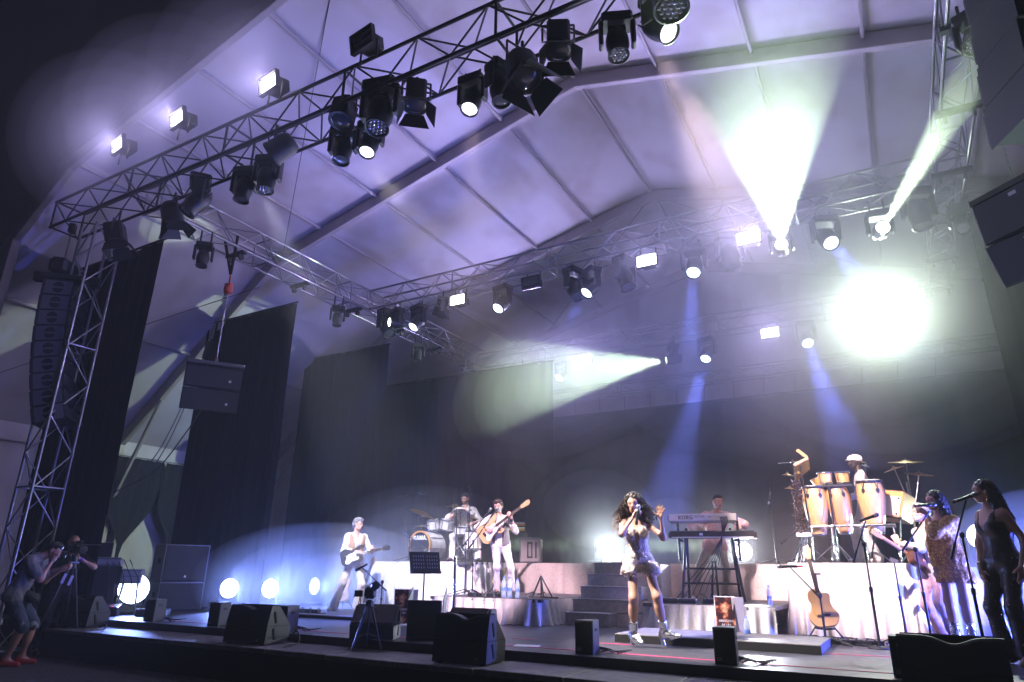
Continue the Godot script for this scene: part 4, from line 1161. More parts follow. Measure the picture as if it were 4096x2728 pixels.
func hair(R: Dictionary, kind: String, c: Color, rough := 0.5) -> MeshInstance3D:
	var o := {}
	var B := Basis.IDENTITY
	var m := vmat("hair", rough)
	var HT: Transform3D = R.head
	var tone := func(p: Vector3) -> Color: return shrink(c, 0.8 + 0.7 * fold.get_noise_3d(p.x * 60.0, p.y * 14.0, p.z * 60.0))
	if kind == "short":
		net(o, [[Vector3(0, 0.032, -0.014), Vector3(0.081, 0.094, 0.098), B], [Vector3(0, 0.092, 0.03), Vector3(0.06, 0.03, 0.05), B]], 0.0075, 120.0, HT, tone, func(p: Vector3) -> float: return maxf(0.052 - p.y - maxf(0.0, 0.045 - p.z) * 1.25, -p.y - 0.05), 0.012, 38.0)
	elif kind == "wavy":
		net(o, [[Vector3(0, 0.038, -0.016), Vector3(0.09, 0.1, 0.105), B], [Vector3(0, 0.1, 0.035), Vector3(0.07, 0.034, 0.055), B], [Vector3(0, -0.02, -0.07), Vector3(0.07, 0.06, 0.045), B]], 0.0075, 110.0, HT, tone, func(p: Vector3) -> float: return maxf(0.055 - p.y - maxf(0.0, 0.05 - p.z) * 1.5, -p.y - 0.075), 0.024, 34.0)
	elif kind == "crop":   # close sides, longer top
		net(o, [[Vector3(0, 0.03, -0.012), Vector3(0.0765, 0.092, 0.095), B], [Vector3(0, 0.095, 0.012), Vector3(0.062, 0.038, 0.078), B]], 0.0075, 130.0, HT, tone, func(p: Vector3) -> float: return maxf(0.06 - p.y - maxf(0.0, 0.05 - p.z) * 1.1, -p.y - 0.03), 0.009, 45.0)
	elif kind == "mullet":
		net(o, [[Vector3(0, 0.034, -0.016), Vector3(0.083, 0.095, 0.1), B], [Vector3(0, 0.1, 0.03), Vector3(0.055, 0.03, 0.05), B], [Vector3(0, -0.03, -0.08), Vector3(0, -0.1, -0.085), 0.05, 0.03]], 0.0075, 110.0, HT, tone, func(p: Vector3) -> float: return 0.05 - p.y - maxf(0.0, 0.05 - p.z) * 1.4, 0.014, 34.0)
	elif kind == "cap":
		net(o, [[Vector3(0, 0.05, -0.014), Vector3(0.09, 0.082, 0.107), B], [Vector3(0, 0.052, 0.09), Vector3(0.065, 0.014, 0.055), B], [Vector3(0, 0.09, 0.03), Vector3(0.075, 0.03, 0.075), B]], 0.0075, 100.0, HT, Color(0.62, 0.6, 0.58), func(p: Vector3) -> float: return 0.038 - p.y - maxf(0.0, 0.02 - p.z) * 0.35, 0.004, 14.0)
		return obj("flat_cap", net_mesh(o), vmat("cap_cloth", 0.9), R.node)
	elif kind == "long":
		net(o, [[Vector3(0, 0.034, -0.018), Vector3(0.085, 0.098, 0.102), B], [Vector3(0, -0.02, -0.075), Vector3(0.02, -0.3, -0.13), 0.075, 0.085], [Vector3(0.02, -0.3, -0.13), Vector3(0.03, -0.56, -0.13), 0.085, 0.03], [Vector3(-0.07, 0.0, -0.03), Vector3(-0.08, -0.12, -0.07), 0.03, 0.035], [Vector3(0.07, 0.0, -0.03), Vector3(0.08, -0.2, -0.07), 0.03, 0.045]], 0.009, 90.0, HT, tone, func(p: Vector3) -> float: return 0.06 - p.y - maxf(0.0, 0.056 - p.z) * 2.2 if p.y > -0.1 or p.z > 0.0 else -9.0, 0.011, 30.0)
	elif kind == "shoulder":
		net(o, [[Vector3(0, 0.036, -0.018), Vector3(0.088, 0.098, 0.104), B], [Vector3(0, -0.02, -0.07), Vector3(0, -0.2, -0.085), 0.08, 0.085], [Vector3(-0.07, 0.0, -0.02), Vector3(-0.085, -0.2, -0.03), 0.035, 0.045], [Vector3(0.07, 0.0, -0.02), Vector3(0.085, -0.2, -0.03), 0.035, 0.045]], 0.009, 90.0, HT, tone, func(p: Vector3) -> float: return 0.06 - p.y - maxf(0.0, 0.056 - p.z) * 2.2 if p.y > -0.1 or p.z > 0.0 else -9.0, 0.016, 30.0)
	elif kind == "curls":
		net(o, [[Vector3(0, 0.045, -0.03), Vector3(0.12, 0.11, 0.11), B], [Vector3(-0.1, -0.05, -0.04), Vector3(-0.135, -0.2, -0.02), 0.07, 0.055], [Vector3(0.1, -0.05, -0.04), Vector3(0.14, -0.22, -0.02), 0.07, 0.06], [Vector3(0, -0.06, -0.1), Vector3(0, -0.2, -0.12), 0.11, 0.1]], 0.01, 70.0, HT, func(p): return shrink(c, 0.5), func(p: Vector3) -> float: return 0.07 - p.y - maxf(0.0, 0.06 - p.z) * 3.0 if p.z > 0.02 and absf(p.x) < 0.075 else -9.0, 0.03, 26.0)
		obj("hair_base", net_mesh(o), m, R.node)
		var st := S()
		var g := RandomNumberGenerator.new()
		g.seed = 21
		for i in 900:
			var th := g.randf_range(0.0, TAU)
			var up := g.randf_range(-1.0, 1.0)
			var dir := Vector3(cos(th) * sqrt(1.0 - up * up), up, sin(th) * sqrt(1.0 - up * up))
			if dir.z > 0.62 and dir.y < 0.72: continue
			var root := Vector3(0, 0.03, -0.02) + dir * Vector3(0.10, 0.11, 0.10)
			if absf(root.x) < 0.075 and root.z > 0.03 and root.y < 0.09: continue
			var L := g.randf_range(0.10, 0.25) * (0.6 if up > 0.4 else 1.0)
			var ax := (dir * Vector3(1, 0.25, 1) + Vector3(0, -0.7 - 0.6 * (1.0 - up) * 0.5, 0) + Vector3(g.randf_range(-0.3, 0.3), g.randf_range(-0.3, 0.3), g.randf_range(-0.3, 0.3))).normalized()
			if ax.z > 0.3 and absf(root.x) < 0.1: ax.z = 0.05; ax = ax.normalized()
			var Bx := along(ax)
			var pts: Array = []
			var rr := g.randf_range(0.008, 0.016)
			var tw := g.randf_range(2.0, 4.2) * TAU
			var ph := g.randf() * TAU
			for k in 15:
				var f := float(k) / 14
				var p := root + ax * L * f + Vector3(0, -0.07 * f * f, 0) + (Bx.x * cos(ph + tw * f) + Bx.z * sin(ph + tw * f)) * rr * (0.4 + f)
				pts.append(HT * p)
			tube(st, pts, g.randf_range(0.0032, 0.0055), 3)
		return stuff(obj("curls", st, mat("curl_hair", Color(c.r * 1.3, c.g * 1.3, c.b * 1.3).linear_to_srgb(), 0.4), R.node))
	return obj("hair", net_mesh(o), m, R.node)

func v(x: float, y: float, z: float) -> Vector3: return Vector3(x, y, z)

func cloth(key: String, c: Color, rough := 0.85, lo := 0.85) -> StandardMaterial3D:
	if not M.has(key):
		var m := mat(key, c, rough)
		grain(m, 3.0, 0.03, key.length() * 7 + 1, lo, 1.0)
		m.uv1_world_triplanar = false
	return M[key]

func sequins(R: Dictionary, src: MeshInstance3D, m: Material, count: int, size: float, seed_: int, called := "sequins", want = null) -> void:
	var A := src.mesh.surface_get_arrays(0)
	var V: PackedVector3Array = A[Mesh.ARRAY_VERTEX]
	var N: PackedVector3Array = A[Mesh.ARRAY_NORMAL]
	var g := RandomNumberGenerator.new()
	g.seed = seed_
	var at: Array[Transform3D] = []
	for i in count:
		var k := g.randi() % V.size()
		if want != null and not want.call(V[k]): continue
		var n := (N[k] + v(g.randf_range(-0.45, 0.45), g.randf_range(-0.45, 0.45), g.randf_range(-0.45, 0.45))).normalized()
		at.append(Transform3D(along(n).scaled_local(Vector3.ONE * g.randf_range(0.7, 1.3)), V[k] + N[k] * 0.003 + v(g.randf_range(-1, 1), g.randf_range(-1, 1), g.randf_range(-1, 1)) * 0.006))
	var mm := MultiMesh.new()
	mm.transform_format = MultiMesh.TRANSFORM_3D
	var st := S()
	lathe(st, [[size, 0.0], [size * 0.6, size * 0.25], [0.0, size * 0.3]], 6)
	st.generate_normals()
	mm.mesh = st.commit()
	mm.instance_count = at.size()
	for i in at.size(): mm.set_instance_transform(i, at[i])
	var o := MultiMeshInstance3D.new()
	o.name = called; o.multimesh = mm; o.material_override = m
	R.node.add_child(o, true)
	stuff(o)

func vest(R: Dictionary, m: Material, hem := -0.02, gap := 0.05, d := 0.036) -> MeshInstance3D:
	var parts: Array = []
	for p in R.torso: parts.append(grow(p, d))
	for k in ["ul", "ur"]: parts.append(grow(cut(R.arms[k], 0.25), 0.02))
	var neck: Vector3 = R.neck
	var SB: Basis = R.SB
	var pel: Vector3 = R.pel
	var s: float = R.s
	var clip := func(p: Vector3) -> float:
		var q := (p - neck) * SB
		var y := p.y - pel.y
		var c := maxf(hem * s - y - 0.1 * maxf(0.0, 0.06 - absf(absf(q.x) - 0.07)) , q.y + 0.012 * s)
		c = maxf(c, absf(q.x) - (0.22 if q.y < -0.2 else 0.165) * s)
		if q.z > 0.0: c = maxf(c, gap + maxf(0.0, q.y + 0.28) * 0.22 - absf(q.x))
		if q.z < 0.0: c = maxf(c, q.y + 0.0)
		return c
	return garment(R, "vest", parts, m, clip, 0.004, 8.0)

func people() -> void:
	var fair := Color(0.46, 0.26, 0.19)
	var tan := Color(0.40, 0.215, 0.145)
	# --- the singer ---
	var R := person("person in a glittering cream minidress and silver boots singing, one hand raised", v(-2.8, 0.5, -8.25), {
		"H": 1.70, "fem": true, "skin": Color(0.47, 0.265, 0.185), "turn": 0.12, "hturn": 0.2, "pel": v(-0.06, 0.985, 0), "spine": v(-0.06, 1, -0.02), "head": [-0.1, 0.10, 0.07], "sing": true, "look": 0.4,
		"hand_r": v(-0.10, 1.475, 0.2), "pole_r": v(-0.6, -0.9, 0.35), "hand_l": v(0.235, 1.45, 0.24), "pole_l": v(0.6, -1.0, 0.1),
		"foot_r": v(-0.165, 0.155, 0.0), "foot_l": v(0.20, 0.17, 0.02), "toe_r": v(0.55, -0.72, 0.75), "toe_l": v(0.95, -0.22, 0.5), "knee_r": v(0.1, 0, 1), "knee_l": v(0.2, 0, 1),
		"grip_r": {"fingers": v(0.35, 0.55, -0.1), "palm": v(0.75, -0.2, 0.3), "curl": [1.0, 1.1, 1.15, 1.2], "spread": 0.0, "thumb": 0.9},
		"grip_l": {"fingers": v(0.02, 1, 0.05), "palm": v(0.05, -0.05, 1), "curl": [0.06, 0.02, 0.06, 0.16], "spread": 0.75, "thumb": -0.35}, "lip": Color(0.30, 0.075, 0.07)})
	hair(R, "curls", Color(0.030, 0.017, 0.012), 0.45)
	var parts: Array = []
	for p in R.torso: parts.append(grow(p, 0.008))
	for k in [["HL", 1.0], ["HR", -1.0]]:
		var kn: Vector3 = R.KL if k[1] > 0 else R.KR
		var h: Vector3 = R[k[0]]
		parts.append([h, h.lerp(kn, 0.30) + v(k[1] * 0.03, 0, 0.0), 0.09, 0.112])
	var nk: Vector3 = R.neck
	var ch: Vector3 = R.chest
	var SB: Basis = R.SB
	var seam := func(p: Vector3) -> Color:   # bare skin shows at the neckline and in the keyhole
		var q := (p - ch) * SB
		if q.z > 0.03 and absf(q.x) < 0.034 * (1.0 - absf(q.y + 0.065) / 0.085): return Color(0.47, 0.265, 0.185)
		return Color(0.72, 0.62, 0.52) if fold.get_noise_3d(p.x * 30, p.y * 30, p.z * 30) > -0.1 else Color(0.50, 0.38, 0.30)
	var hem_y: float = R.pel.y - 0.16
	var dress := garment(R, "dress", parts, vmat("sequin_cloth", 0.35, 0.2), func(p: Vector3) -> float:
		var q := (p - ch) * SB
		var c := maxf(hem_y + 0.02 * fold.get_noise_2d(atan2(p.z, p.x) * 4.0, 0.0) - p.y, q.y - 0.16 + 0.06 * smoothstep(0.0, 0.12, absf(q.x)))
		if q.z > 0.0: c = maxf(c, minf(0.085 + (q.y - 0.05) * 0.25 - absf(q.x), q.y - 0.055 - 0.5 * absf(q.x) + 0.02))
		return c, 0.006, 18.0, 46.0, 0.013, seam)
	mat("sequin_pale", col(0.82, 0.70, 0.58), 0.35, 0.25); mat("sequin_violet", col(0.62, 0.52, 0.66), 0.3, 0.5)
	var free := func(p: Vector3) -> bool:
		var q := (p - ch) * SB
		return not (q.z > 0.03 and absf(q.x) < 0.036 * (1.0 - absf(q.y + 0.065) / 0.09))
	sequins(R, dress, M.sequin_pale, 3600, 0.0085, 5, "sequins", free)
	sequins(R, dress, M.sequin_violet, 1300, 0.0075, 6, "sequins", free)
	var st := S()
	for i in 90:   # crystal drops along the hem
		var a := TAU * i / 45.0
		var c: Vector3 = (R.HL if i < 45 else R.HR).lerp(R.KL if i < 45 else R.KR, 0.33)
		lathe(st, [[0.0, -0.011], [0.006, 0.0], [0.0, 0.009]], 5, Transform3D(Basis.IDENTITY, c + v(cos(a) * 0.105, -0.01 - 0.03 * fposmod(i * 0.37, 1.0), sin(a) * 0.105)))
	stuff(obj("hem_beads", st, M.sequin_pale, R.node))
	garment(R, "choker", [[R.neck + v(0, 0.018, 0.012), R.neck + v(0, 0.05, 0.018), 0.062, 0.056]], mat("choker_bead", col(0.02, 0.018, 0.02), 0.2, 0.5), func(p: Vector3) -> float: return absf(p.y - nk.y - 0.03) - 0.03, 0.006, 60.0, 60.0, 0.009)
	st = S()
	for i in 46:   # feather fringe on the shoulder and the elbow
		var b: Vector3 = R.SR + v(-0.02, 0.03, 0.03) if i < 30 else R.ER + v(-0.03, 0.06, -0.02)
		var d := v(-0.6 + 0.5 * sin(i * 2.3), 0.4 + 0.6 * sin(i * 1.1), 0.3 * cos(i * 1.9)).normalized()
		tube(st, curve([b, b + d * 0.06 + v(0, 0.01, 0), b + d * 0.11 + v(0, -0.02, 0)], 3), 0.0022, 3)
	stuff(obj("feather_fringe", st, mat("feather", col(0.62, 0.48, 0.40), 0.9), R.node))
	for k in [["AL", "TL", "KL"], ["AR", "TR", "KR"]]:   # silver ankle boots with block heels
		var a: Vector3 = R[k[0]]
		var tt: Vector3 = R[k[1]]
		var kn: Vector3 = R[k[2]]
		var fw := v(tt.x - a.x, 0, tt.z - a.z).normalized()
		var bk := a - fw * 0.035 + v(0, -0.03, 0)
		var bm := mat("silver_leather", col(0.72, 0.72, 0.76), 0.22, 1.0)
		garment(R, "boot", [[a, a.lerp(kn, 0.36), 0.046, 0.054], [bk, bk.lerp(tt, 0.55), 0.042, 0.043], [bk.lerp(tt, 0.5), tt + fw * 0.035, 0.042, 0.022]], bm, func(p: Vector3) -> float: return (p - a.lerp(kn, 0.33)).dot((kn - a).normalized()), 0.012, 34.0, 60.0, 0.0105)
		rod("heel", bk + v(0, -0.01, 0), v(bk.x, maxf(bk.y - 0.115, 0.004), bk.z) + fw * 0.012, 0.026, bm, R.node)
	var mic := thing("hand_microphone", "black hand microphone held at the singer's mouth", "microphone", R.node.position + R.node.basis * (R.WR + v(0.055, 0.03, 0.03)), R.node.rotation.y)
	mic_parts(mic, v(0.16, 1, -0.12))

	# --- electric guitar player ---
	R = person("person with grey hair in a white shirt and tan vest playing a dark electric guitar", v(-9.75, 0.56, -10.65), {
		"H": 1.78, "skin": fair, "turn": 0.45, "hturn": 0.3, "pel": v(0.06, 0.93, 0), "spine": v(0.0, 1, 0.03), "head": [0.95, 0.05, -0.04], "brow": Color(0.12, 0.1, 0.09),
		"hand_r": v(0.08, 1.1, 0.25), "pole_r": v(-1, -0.1, -0.5), "hand_l": v(0.40, 1.08, 0.22), "pole_l": v(0.5, -1, -0.4),
		"foot_r": v(-0.27, 0.085, 0.05), "foot_l": v(0.20, 0.085, -0.05), "toe_r": v(-0.5, -0.4, 0.8), "toe_l": v(0.1, -0.4, 1),
		"grip_r": {"fingers": v(0.9, -0.25, 0.1), "palm": v(-0.1, -0.3, -1), "curl": [0.7, 0.7, 0.75, 0.8], "thumb": 0.8}, "grip_l": {"fingers": v(-0.15, 0.9, 0.5), "palm": v(-0.3, 0.35, -0.9), "curl": [0.8, 0.85, 0.9, 0.95], "thumb": 0.5}})
	hair(R, "wavy", Color(0.20, 0.19, 0.20))
	shirt(R, cloth("shirt_white", col(0.62, 0.60, 0.60)), 0.75, -0.16)
	vest(R, cloth("vest_tan", col(0.36, 0.23, 0.14)), 0.0, 0.055)
	trousers(R, cloth("trousers_cream", col(0.55, 0.48, 0.42)), 0.055)
	shoes(R, mat("shoe_pale", col(0.45, 0.40, 0.34), 0.6))
	# --- drummer ---
	R = person("person sitting at the drum kit in a pale shirt with braces, dark hair", v(-8.45, 1.5, -12.9), {
		"H": 1.80, "skin": fair, "turn": -0.25, "pel": v(-0.04, 0.66, -0.05), "spine": v(-0.02, 1, 0.04), "head": [-0.55, 0.3, 0.0], "beard": Color(0.14, 0.085, 0.065), "brow": Color(0.02, 0.015, 0.012),
		"hand_r": v(-0.33, 0.92, 0.3), "pole_r": v(-1, -0.5, -0.4), "hand_l": v(0.12, 0.82, 0.32), "pole_l": v(1, -0.5, -0.4),
		"foot_r": v(-0.3, 0.09, 0.35), "foot_l": v(0.25, 0.09, 0.4), "knee_r": v(-0.5, 0.6, 1), "knee_l": v(0.4, 0.6, 1),
		"grip_r": {"fingers": v(-0.3, 0.5, 0.6), "palm": v(0.3, -0.5, 0.5), "curl": [1.1, 1.15, 1.2, 1.25], "thumb": 0.9}, "grip_l": {"fingers": v(-0.5, -0.1, 0.8), "palm": v(-0.2, -1, 0), "curl": [1.1, 1.15, 1.2, 1.25], "thumb": 0.9}})
	hair(R, "mullet", Color(0.018, 0.015, 0.016))
	shirt(R, cloth("shirt_cream", col(0.60, 0.54, 0.48)), 0.62, -0.1)
	trousers(R, cloth("trousers_pale", col(0.56, 0.52, 0.50)), 0.03)
	shoes(R, M.black_plastic)
	for k in [-1, 1]:
		var st2 := S()
		var sb: Basis = R.SB
		var p0: Vector3 = R.pel + sb * v(k * 0.085, 0.03, 0.135)
		tube(st2, curve([p0, R.chest + sb * v(k * 0.085, -0.03, 0.128), R.neck + sb * v(k * 0.085, -0.01, 0.05)], 6), 0.011, 4)
		obj("brace_strap", st2, mat("strap_brown", col(0.07, 0.05, 0.04), 0.7), R.node)
	for k in [["WR", v(-0.1, 0.95, 0.15), "r"], ["WL", v(-0.75, 0.05, 0.55), "l"]]:
		var stick := thing("drumstick", "drumstick held up in the drummer's right hand" if k[2] == "r" else "drumstick in the drummer's left hand over the snare", "drumstick", R.node.position + R.node.basis * (R[k[0]] + (R[k[0]] - (R.ER if k[2] == "r" else R.EL)).normalized() * 0.07), R.node.rotation.y)
		st = S()
		lathe(st, [[0.0, -0.1], [0.007, -0.098], [0.007, 0.2], [0.0035, 0.27], [0.005, 0.29], [0.0, 0.3]], 7, Transform3D(along(k[1]), Vector3.ZERO))
		obj("shaft", st, mat("stick_wood", col(0.55, 0.42, 0.28), 0.5), stick)
	# --- bass player ---
	R = person("person with curly hair in white clothes and a patterned vest playing an electric bass", v(-6.91, 0.9, -11.85), {
		"H": 1.80, "skin": fair, "turn": 0.05, "hturn": 0.15, "pel": v(-0.04, 0.95, 0), "spine": v(-0.09, 1, 0.0), "head": [-0.4, 0.22, 0.05], "beard": Color(0.26, 0.23, 0.21), "sing": true,
		"hand_r": v(-0.34, 1.23, 0.24), "pole_r": v(-1, -0.35, -0.5), "hand_l": v(0.16, 1.41, 0.22), "pole_l": v(0.55, -1, 0.2),
		"foot_r": v(-0.1, 0.085, 0.03), "foot_l": v(0.19, 0.085, -0.02), "toe_r": v(-0.15, -0.4, 1), "toe_l": v(0.35, -0.4, 1),
		"grip_r": {"fingers": v(0.75, -0.5, 0.35), "palm": v(0.1, -0.3, -1), "curl": [0.6, 0.65, 0.7, 0.8], "thumb": 0.4}, "grip_l": {"fingers": v(-0.35, 0.75, 0.5), "palm": v(-0.35, 0.2, -0.9), "curl": [0.9, 0.95, 1.0, 1.0], "thumb": 0.5}})
	hair(R, "wavy", Color(0.055, 0.035, 0.025))
	shirt(R, M.shirt_white, 0.72, -0.1)
	vest(R, mat_print("vest_print", Color(0.05, 0.045, 0.045), Color(0.42, 0.38, 0.36), 0.09, 9.0), -0.06, 0.07)
	trousers(R, cloth("trousers_white", col(0.66, 0.63, 0.64)), 0.022)
	shoes(R, mat("shoe_black", col(0.02, 0.02, 0.02), 0.4))
	garment(R, "watch", [[R.WL.lerp(R.EL, 0.08), R.WL.lerp(R.EL, 0.16), 0.033, 0.034]], M.black_plastic, null, 0.0, 1.0, 90.0, 0.009)
	# --- keyboard player ---
	R = person("person in a pink jacket standing behind the two keyboards, looking to the side", v(-2.72, 0.9, -12.1), {
		"H": 1.80, "skin": Color(0.43, 0.235, 0.175), "turn": 0.1, "pel": v(-0.1, 0.9, 0), "spine": v(0.16, 1, 0.08), "head": [0.55, 0.08, -0.08], "beard": Color(0.34, 0.24, 0.22), "brow": Color(0.02, 0.015, 0.012),
		"hand_r": v(-0.33, 1.17, 0.36), "pole_r": v(-1, -0.5, -0.3), "hand_l": v(0.3, 1.19, 0.36), "pole_l": v(1, -0.4, -0.2),
		"foot_r": v(-0.5, 0.085, 0.05), "foot_l": v(0.02, 0.085, 0.0), "knee_r": v(-0.35, 0, 1), "toe_r": v(-0.5, -0.3, 0.8), "toe_l": v(0.2, -0.4, 1),
		"grip_r": {"fingers": v(0.1, -0.2, 1), "palm": v(0, -1, -0.1), "curl": [0.5, 0.5, 0.5, 0.5]}, "grip_l": {"fingers": v(0.1, -0.2, 1), "palm": v(0, -1, -0.1), "curl": [0.5, 0.5, 0.5, 0.5]}})
	hair(R, "crop", Color(0.025, 0.02, 0.018))
	shirt(R, cloth("shirt_rose", col(0.46, 0.36, 0.38)), 0.4, -0.05, "shirt", 0.010)
	shirt(R, cloth("jacket_pink", col(0.58, 0.36, 0.36)), 1.0, -0.22, "jacket", 0.024, 0.32)
	trousers(R, cloth("trousers_sand", col(0.50, 0.41, 0.33)), 0.035)
	shoes(R, mat("shoe_white", col(0.7, 0.7, 0.7), 0.5))
	# --- percussion player ---
	R = person("person in a white flat cap and cream shirt behind the bongos, seen from the side", v(-0.5, 1.5, -12.75), {
		"H": 1.78, "skin": Color(0.028, 0.017, 0.013), "turn": -1.5, "hturn": -1.2, "pel": v(0.08, 0.94, 0), "spine": v(-0.05, 1, 0.05), "head": [-1.55, 0.08, 0], "lip": Color(0.05, 0.02, 0.018),
		"hand_r": v(-0.28, 1.08, -0.2), "hand_l": v(-0.22, 1.0, 0.25), "pole_l": v(0.4, -1, 0.2), "pole_r": v(0.3, -1, -0.3), "beard": Color(0.02, 0.014, 0.012)})
	hair(R, "cap", Color(0.6, 0.6, 0.6))
	shirt(R, cloth("shirt_ecru", col(0.52, 0.48, 0.44)), 1.0, -0.22)
	trousers(R, M.trousers_pale, 0.04)
	shoes(R, M.shoe_pale)
	# --- backing singer in gold ---
	R = person("person in a short golden sequin dress singing at a microphone stand", v(0.35, 0.5, -10.0), {
		"H": 1.76, "fem": true, "skin": Color(0.45, 0.25, 0.19), "turn": -0.75, "hturn": -0.6, "pel": v(0.13, 1.03, 0), "spine": v(-0.03, 1, 0.02), "head": [-1.0, 0.02, 0], "sing": true,
		"hand_l": v(-0.02, 1.56, 0.14), "pole_l": v(0.3, -1, 0.5), "hand_r": v(-0.04, 0.86, 0.1), "pole_r": v(-0.5, -0.2, -0.6),
		"foot_r": v(0.04, 0.12, -0.05), "foot_l": v(0.2, 0.12, 0.08), "toe_r": v(-0.6, -0.5, 0.7), "toe_l": v(-0.3, -0.5, 0.9),
		"grip_l": {"fingers": v(-0.7, 0.5, 0.2), "palm": v(-0.4, -0.4, -0.8), "curl": [0.95, 1.0, 1.05, 1.1], "thumb": 0.8}, "grip_r": {"fingers": v(-0.05, -1, 0.05), "palm": v(0.5, 0, -0.6), "curl": [0.25, 0.25, 0.28, 0.35], "spread": 0.4, "thumb": 0.2}, "lip": Color(0.3, 0.09, 0.08)})
	hair(R, "shoulder", Color(0.04, 0.026, 0.018))
	parts = []
	for p in R.torso: parts.append(grow(p, 0.02))
	for k in ["ul", "ur"]: parts.append(grow(R.arms[k], 0.014, 0.03))
	for k in ["fl", "fr"]: parts.append(grow(cut(R.arms[k], 0.86), 0.035, 0.026))
	parts.append([R.pel + v(0, -0.02, 0), R.pel + v(0.02, -0.24, 0.0), 0.155, 0.215])
	var gn: Vector3 = R.neck
	var gB: Basis = R.SB
	var gy: float = R.pel.y - 0.255
	var gold := garment(R, "dress", parts, cloth("gold_cloth", col(0.52, 0.24, 0.055), 0.45, 0.6), func(p: Vector3) -> float:
		var q := (p - gn) * gB
		var c := maxf(gy + 0.025 * sin(atan2(p.z, p.x - 0.15) * 9.0) - p.y, q.y + 0.01)
		if q.z > 0.0: c = maxf(c, minf(0.02 + (q.y + 0.22) * 0.45 - absf(q.x), q.y + 0.22))
		return c, 0.016, 11.0, 44.0, 0.015)
	sequins(R, gold, mat("sequin_gold", col(0.80, 0.46, 0.14), 0.35, 0.4), 2600, 0.006, 9)
	for k in [["AL", "TL", "KL"], ["AR", "TR", "KR"]]:
		var a: Vector3 = R[k[0]]
		garment(R, "boot", [[a, a.lerp(R[k[2]], 0.4), 0.045, 0.053], [a + v(0, -0.03, 0), R[k[1]], 0.042, 0.03]], M.silver_leather, null, 0.008, 30.0, 60.0, 0.0125)
	# --- backing singer in dark sequins ---
	R = person("person with long straight dark hair in a dark sequined jumpsuit at the right edge", v(0.8, 0.5, -8.9), {
		"H": 1.80, "fem": true, "bulk": 1.1, "skin": Color(0.37, 0.19, 0.14), "turn": -0.85, "hturn": -0.6, "pel": v(0.09, 1.0, 0), "spine": v(-0.01, 1, 0.0), "head": [-1.3, 0.0, 0], "sing": true,
		"hand_r": v(-0.12, 0.90, 0.02), "pole_r": v(-0.4, -0.2, -0.5), "hand_l": v(0.23, 0.93, 0.2), "pole_l": v(0.9, 0, -0.3),
		"foot_r": v(-0.03, 0.1, -0.05), "foot_l": v(0.13, 0.1, 0.08), "toe_r": v(-0.6, -0.45, 0.8), "toe_l": v(-0.3, -0.45, 0.9),
		"grip_r": {"fingers": v(0.1, -1, 0.1), "palm": v(0.6, 0, -0.3), "curl": [0.3, 0.4, 0.5, 0.55], "thumb": 0.3}, "grip_l": {"fingers": v(-0.1, -1, 0.15), "palm": v(-0.6, -0.1, -0.6), "curl": [0.22, 0.25, 0.28, 0.32], "spread": 0.3, "thumb": 0.2}, "lip": Color(0.24, 0.06, 0.06)})
	hair(R, "long", Color(0.012, 0.010, 0.011), 0.35)
	parts = []
	for p in R.torso: parts.append(grow(p, 0.010))
	for k in ["tl", "tr"]: parts.append(grow(R.legs[k], 0.018, 0.025))
	for k in ["cl", "cr"]: parts.append(grow(R.legs[k], 0.024, 0.06))
	var dn: Vector3 = R.neck
	var dB: Basis = R.SB
	var suit := garment(R, "jumpsuit", parts, cloth("sequin_black", col(0.022, 0.013, 0.014), 0.4, 0.7), func(p: Vector3) -> float:
		var q := (p - dn) * dB
		var c := maxf(q.y + 0.005, absf(q.x) - (0.125 if q.y > -0.14 else 0.3))
		if q.z > 0.0: c = maxf(c, minf(0.005 + (q.y + 0.24) * 0.42 - absf(q.x), q.y + 0.24))
		return c, 0.006, 10.0)
	var sy: float = R.pel.y + 0.06
	sequins(R, suit, mat("sequin_silver", col(0.8, 0.8, 0.85), 0.12, 1.0), 420, 0.0048, 11, "sequins", func(p: Vector3) -> bool: return p.y < sy)
	for k in 3: garment(R, "bracelet", [[R.WR + v(0, 0.015 + k * 0.014, 0), R.WR + v(0, 0.02 + k * 0.014, 0.001), 0.03, 0.03]], mat("pearl", col(0.6, 0.5, 0.42), 0.25), null, 0.0, 1.0, 150.0, 0.008)
	var ear: Transform3D = R.head
	for k in 3: put("earring", "earring_drop", func(q): lathe(q, [[0.0, -0.02], [0.014, -0.004], [0.01, 0.014], [0.0, 0.018]], 8), mat("earring_gold", col(0.7, 0.45, 0.18), 0.2, 1.0), R.node, Transform3D(Basis.IDENTITY, ear * v(0.079, -0.04 - k * 0.032, 0.0)))
	shoes(R, mat("sandal", col(0.35, 0.25, 0.18), 0.5))
	# --- acoustic guitar player ---
	R = person("person in a pale shirt and pink trousers playing an acoustic guitar behind the golden dress", v(0.25, 0.5, -10.9), {
		"H": 1.78, "skin": fair, "turn": -0.95, "hturn": -0.6, "pel": v(0.04, 0.93, 0), "spine": v(0.03, 1, 0.0), "head": [-1.25, -0.12, 0], "beard": Color(0.3, 0.27, 0.25),
		"hand_l": v(-0.3, 1.25, 0.2), "pole_l": v(0.2, -1, 0.3), "hand_r": v(-0.04, 1.04, 0.0), "pole_r": v(0.2, -0.5, -1),
		"foot_r": v(0.06, 0.085, -0.1), "foot_l": v(0.18, 0.085, 0.1), "toe_r": v(-0.5, -0.4, 0.8), "toe_l": v(-0.2, -0.4, 1),
		"grip_l": {"fingers": v(-0.2, 0.85, -0.4), "palm": v(-0.2, 0.3, -0.9), "curl": [0.9, 0.9, 0.95, 1.0], "thumb": 0.5}})
	hair(R, "wavy", Color(0.24, 0.22, 0.21))
	shirt(R, cloth("shirt_grey", col(0.46, 0.43, 0.42)), 0.85, -0.2)
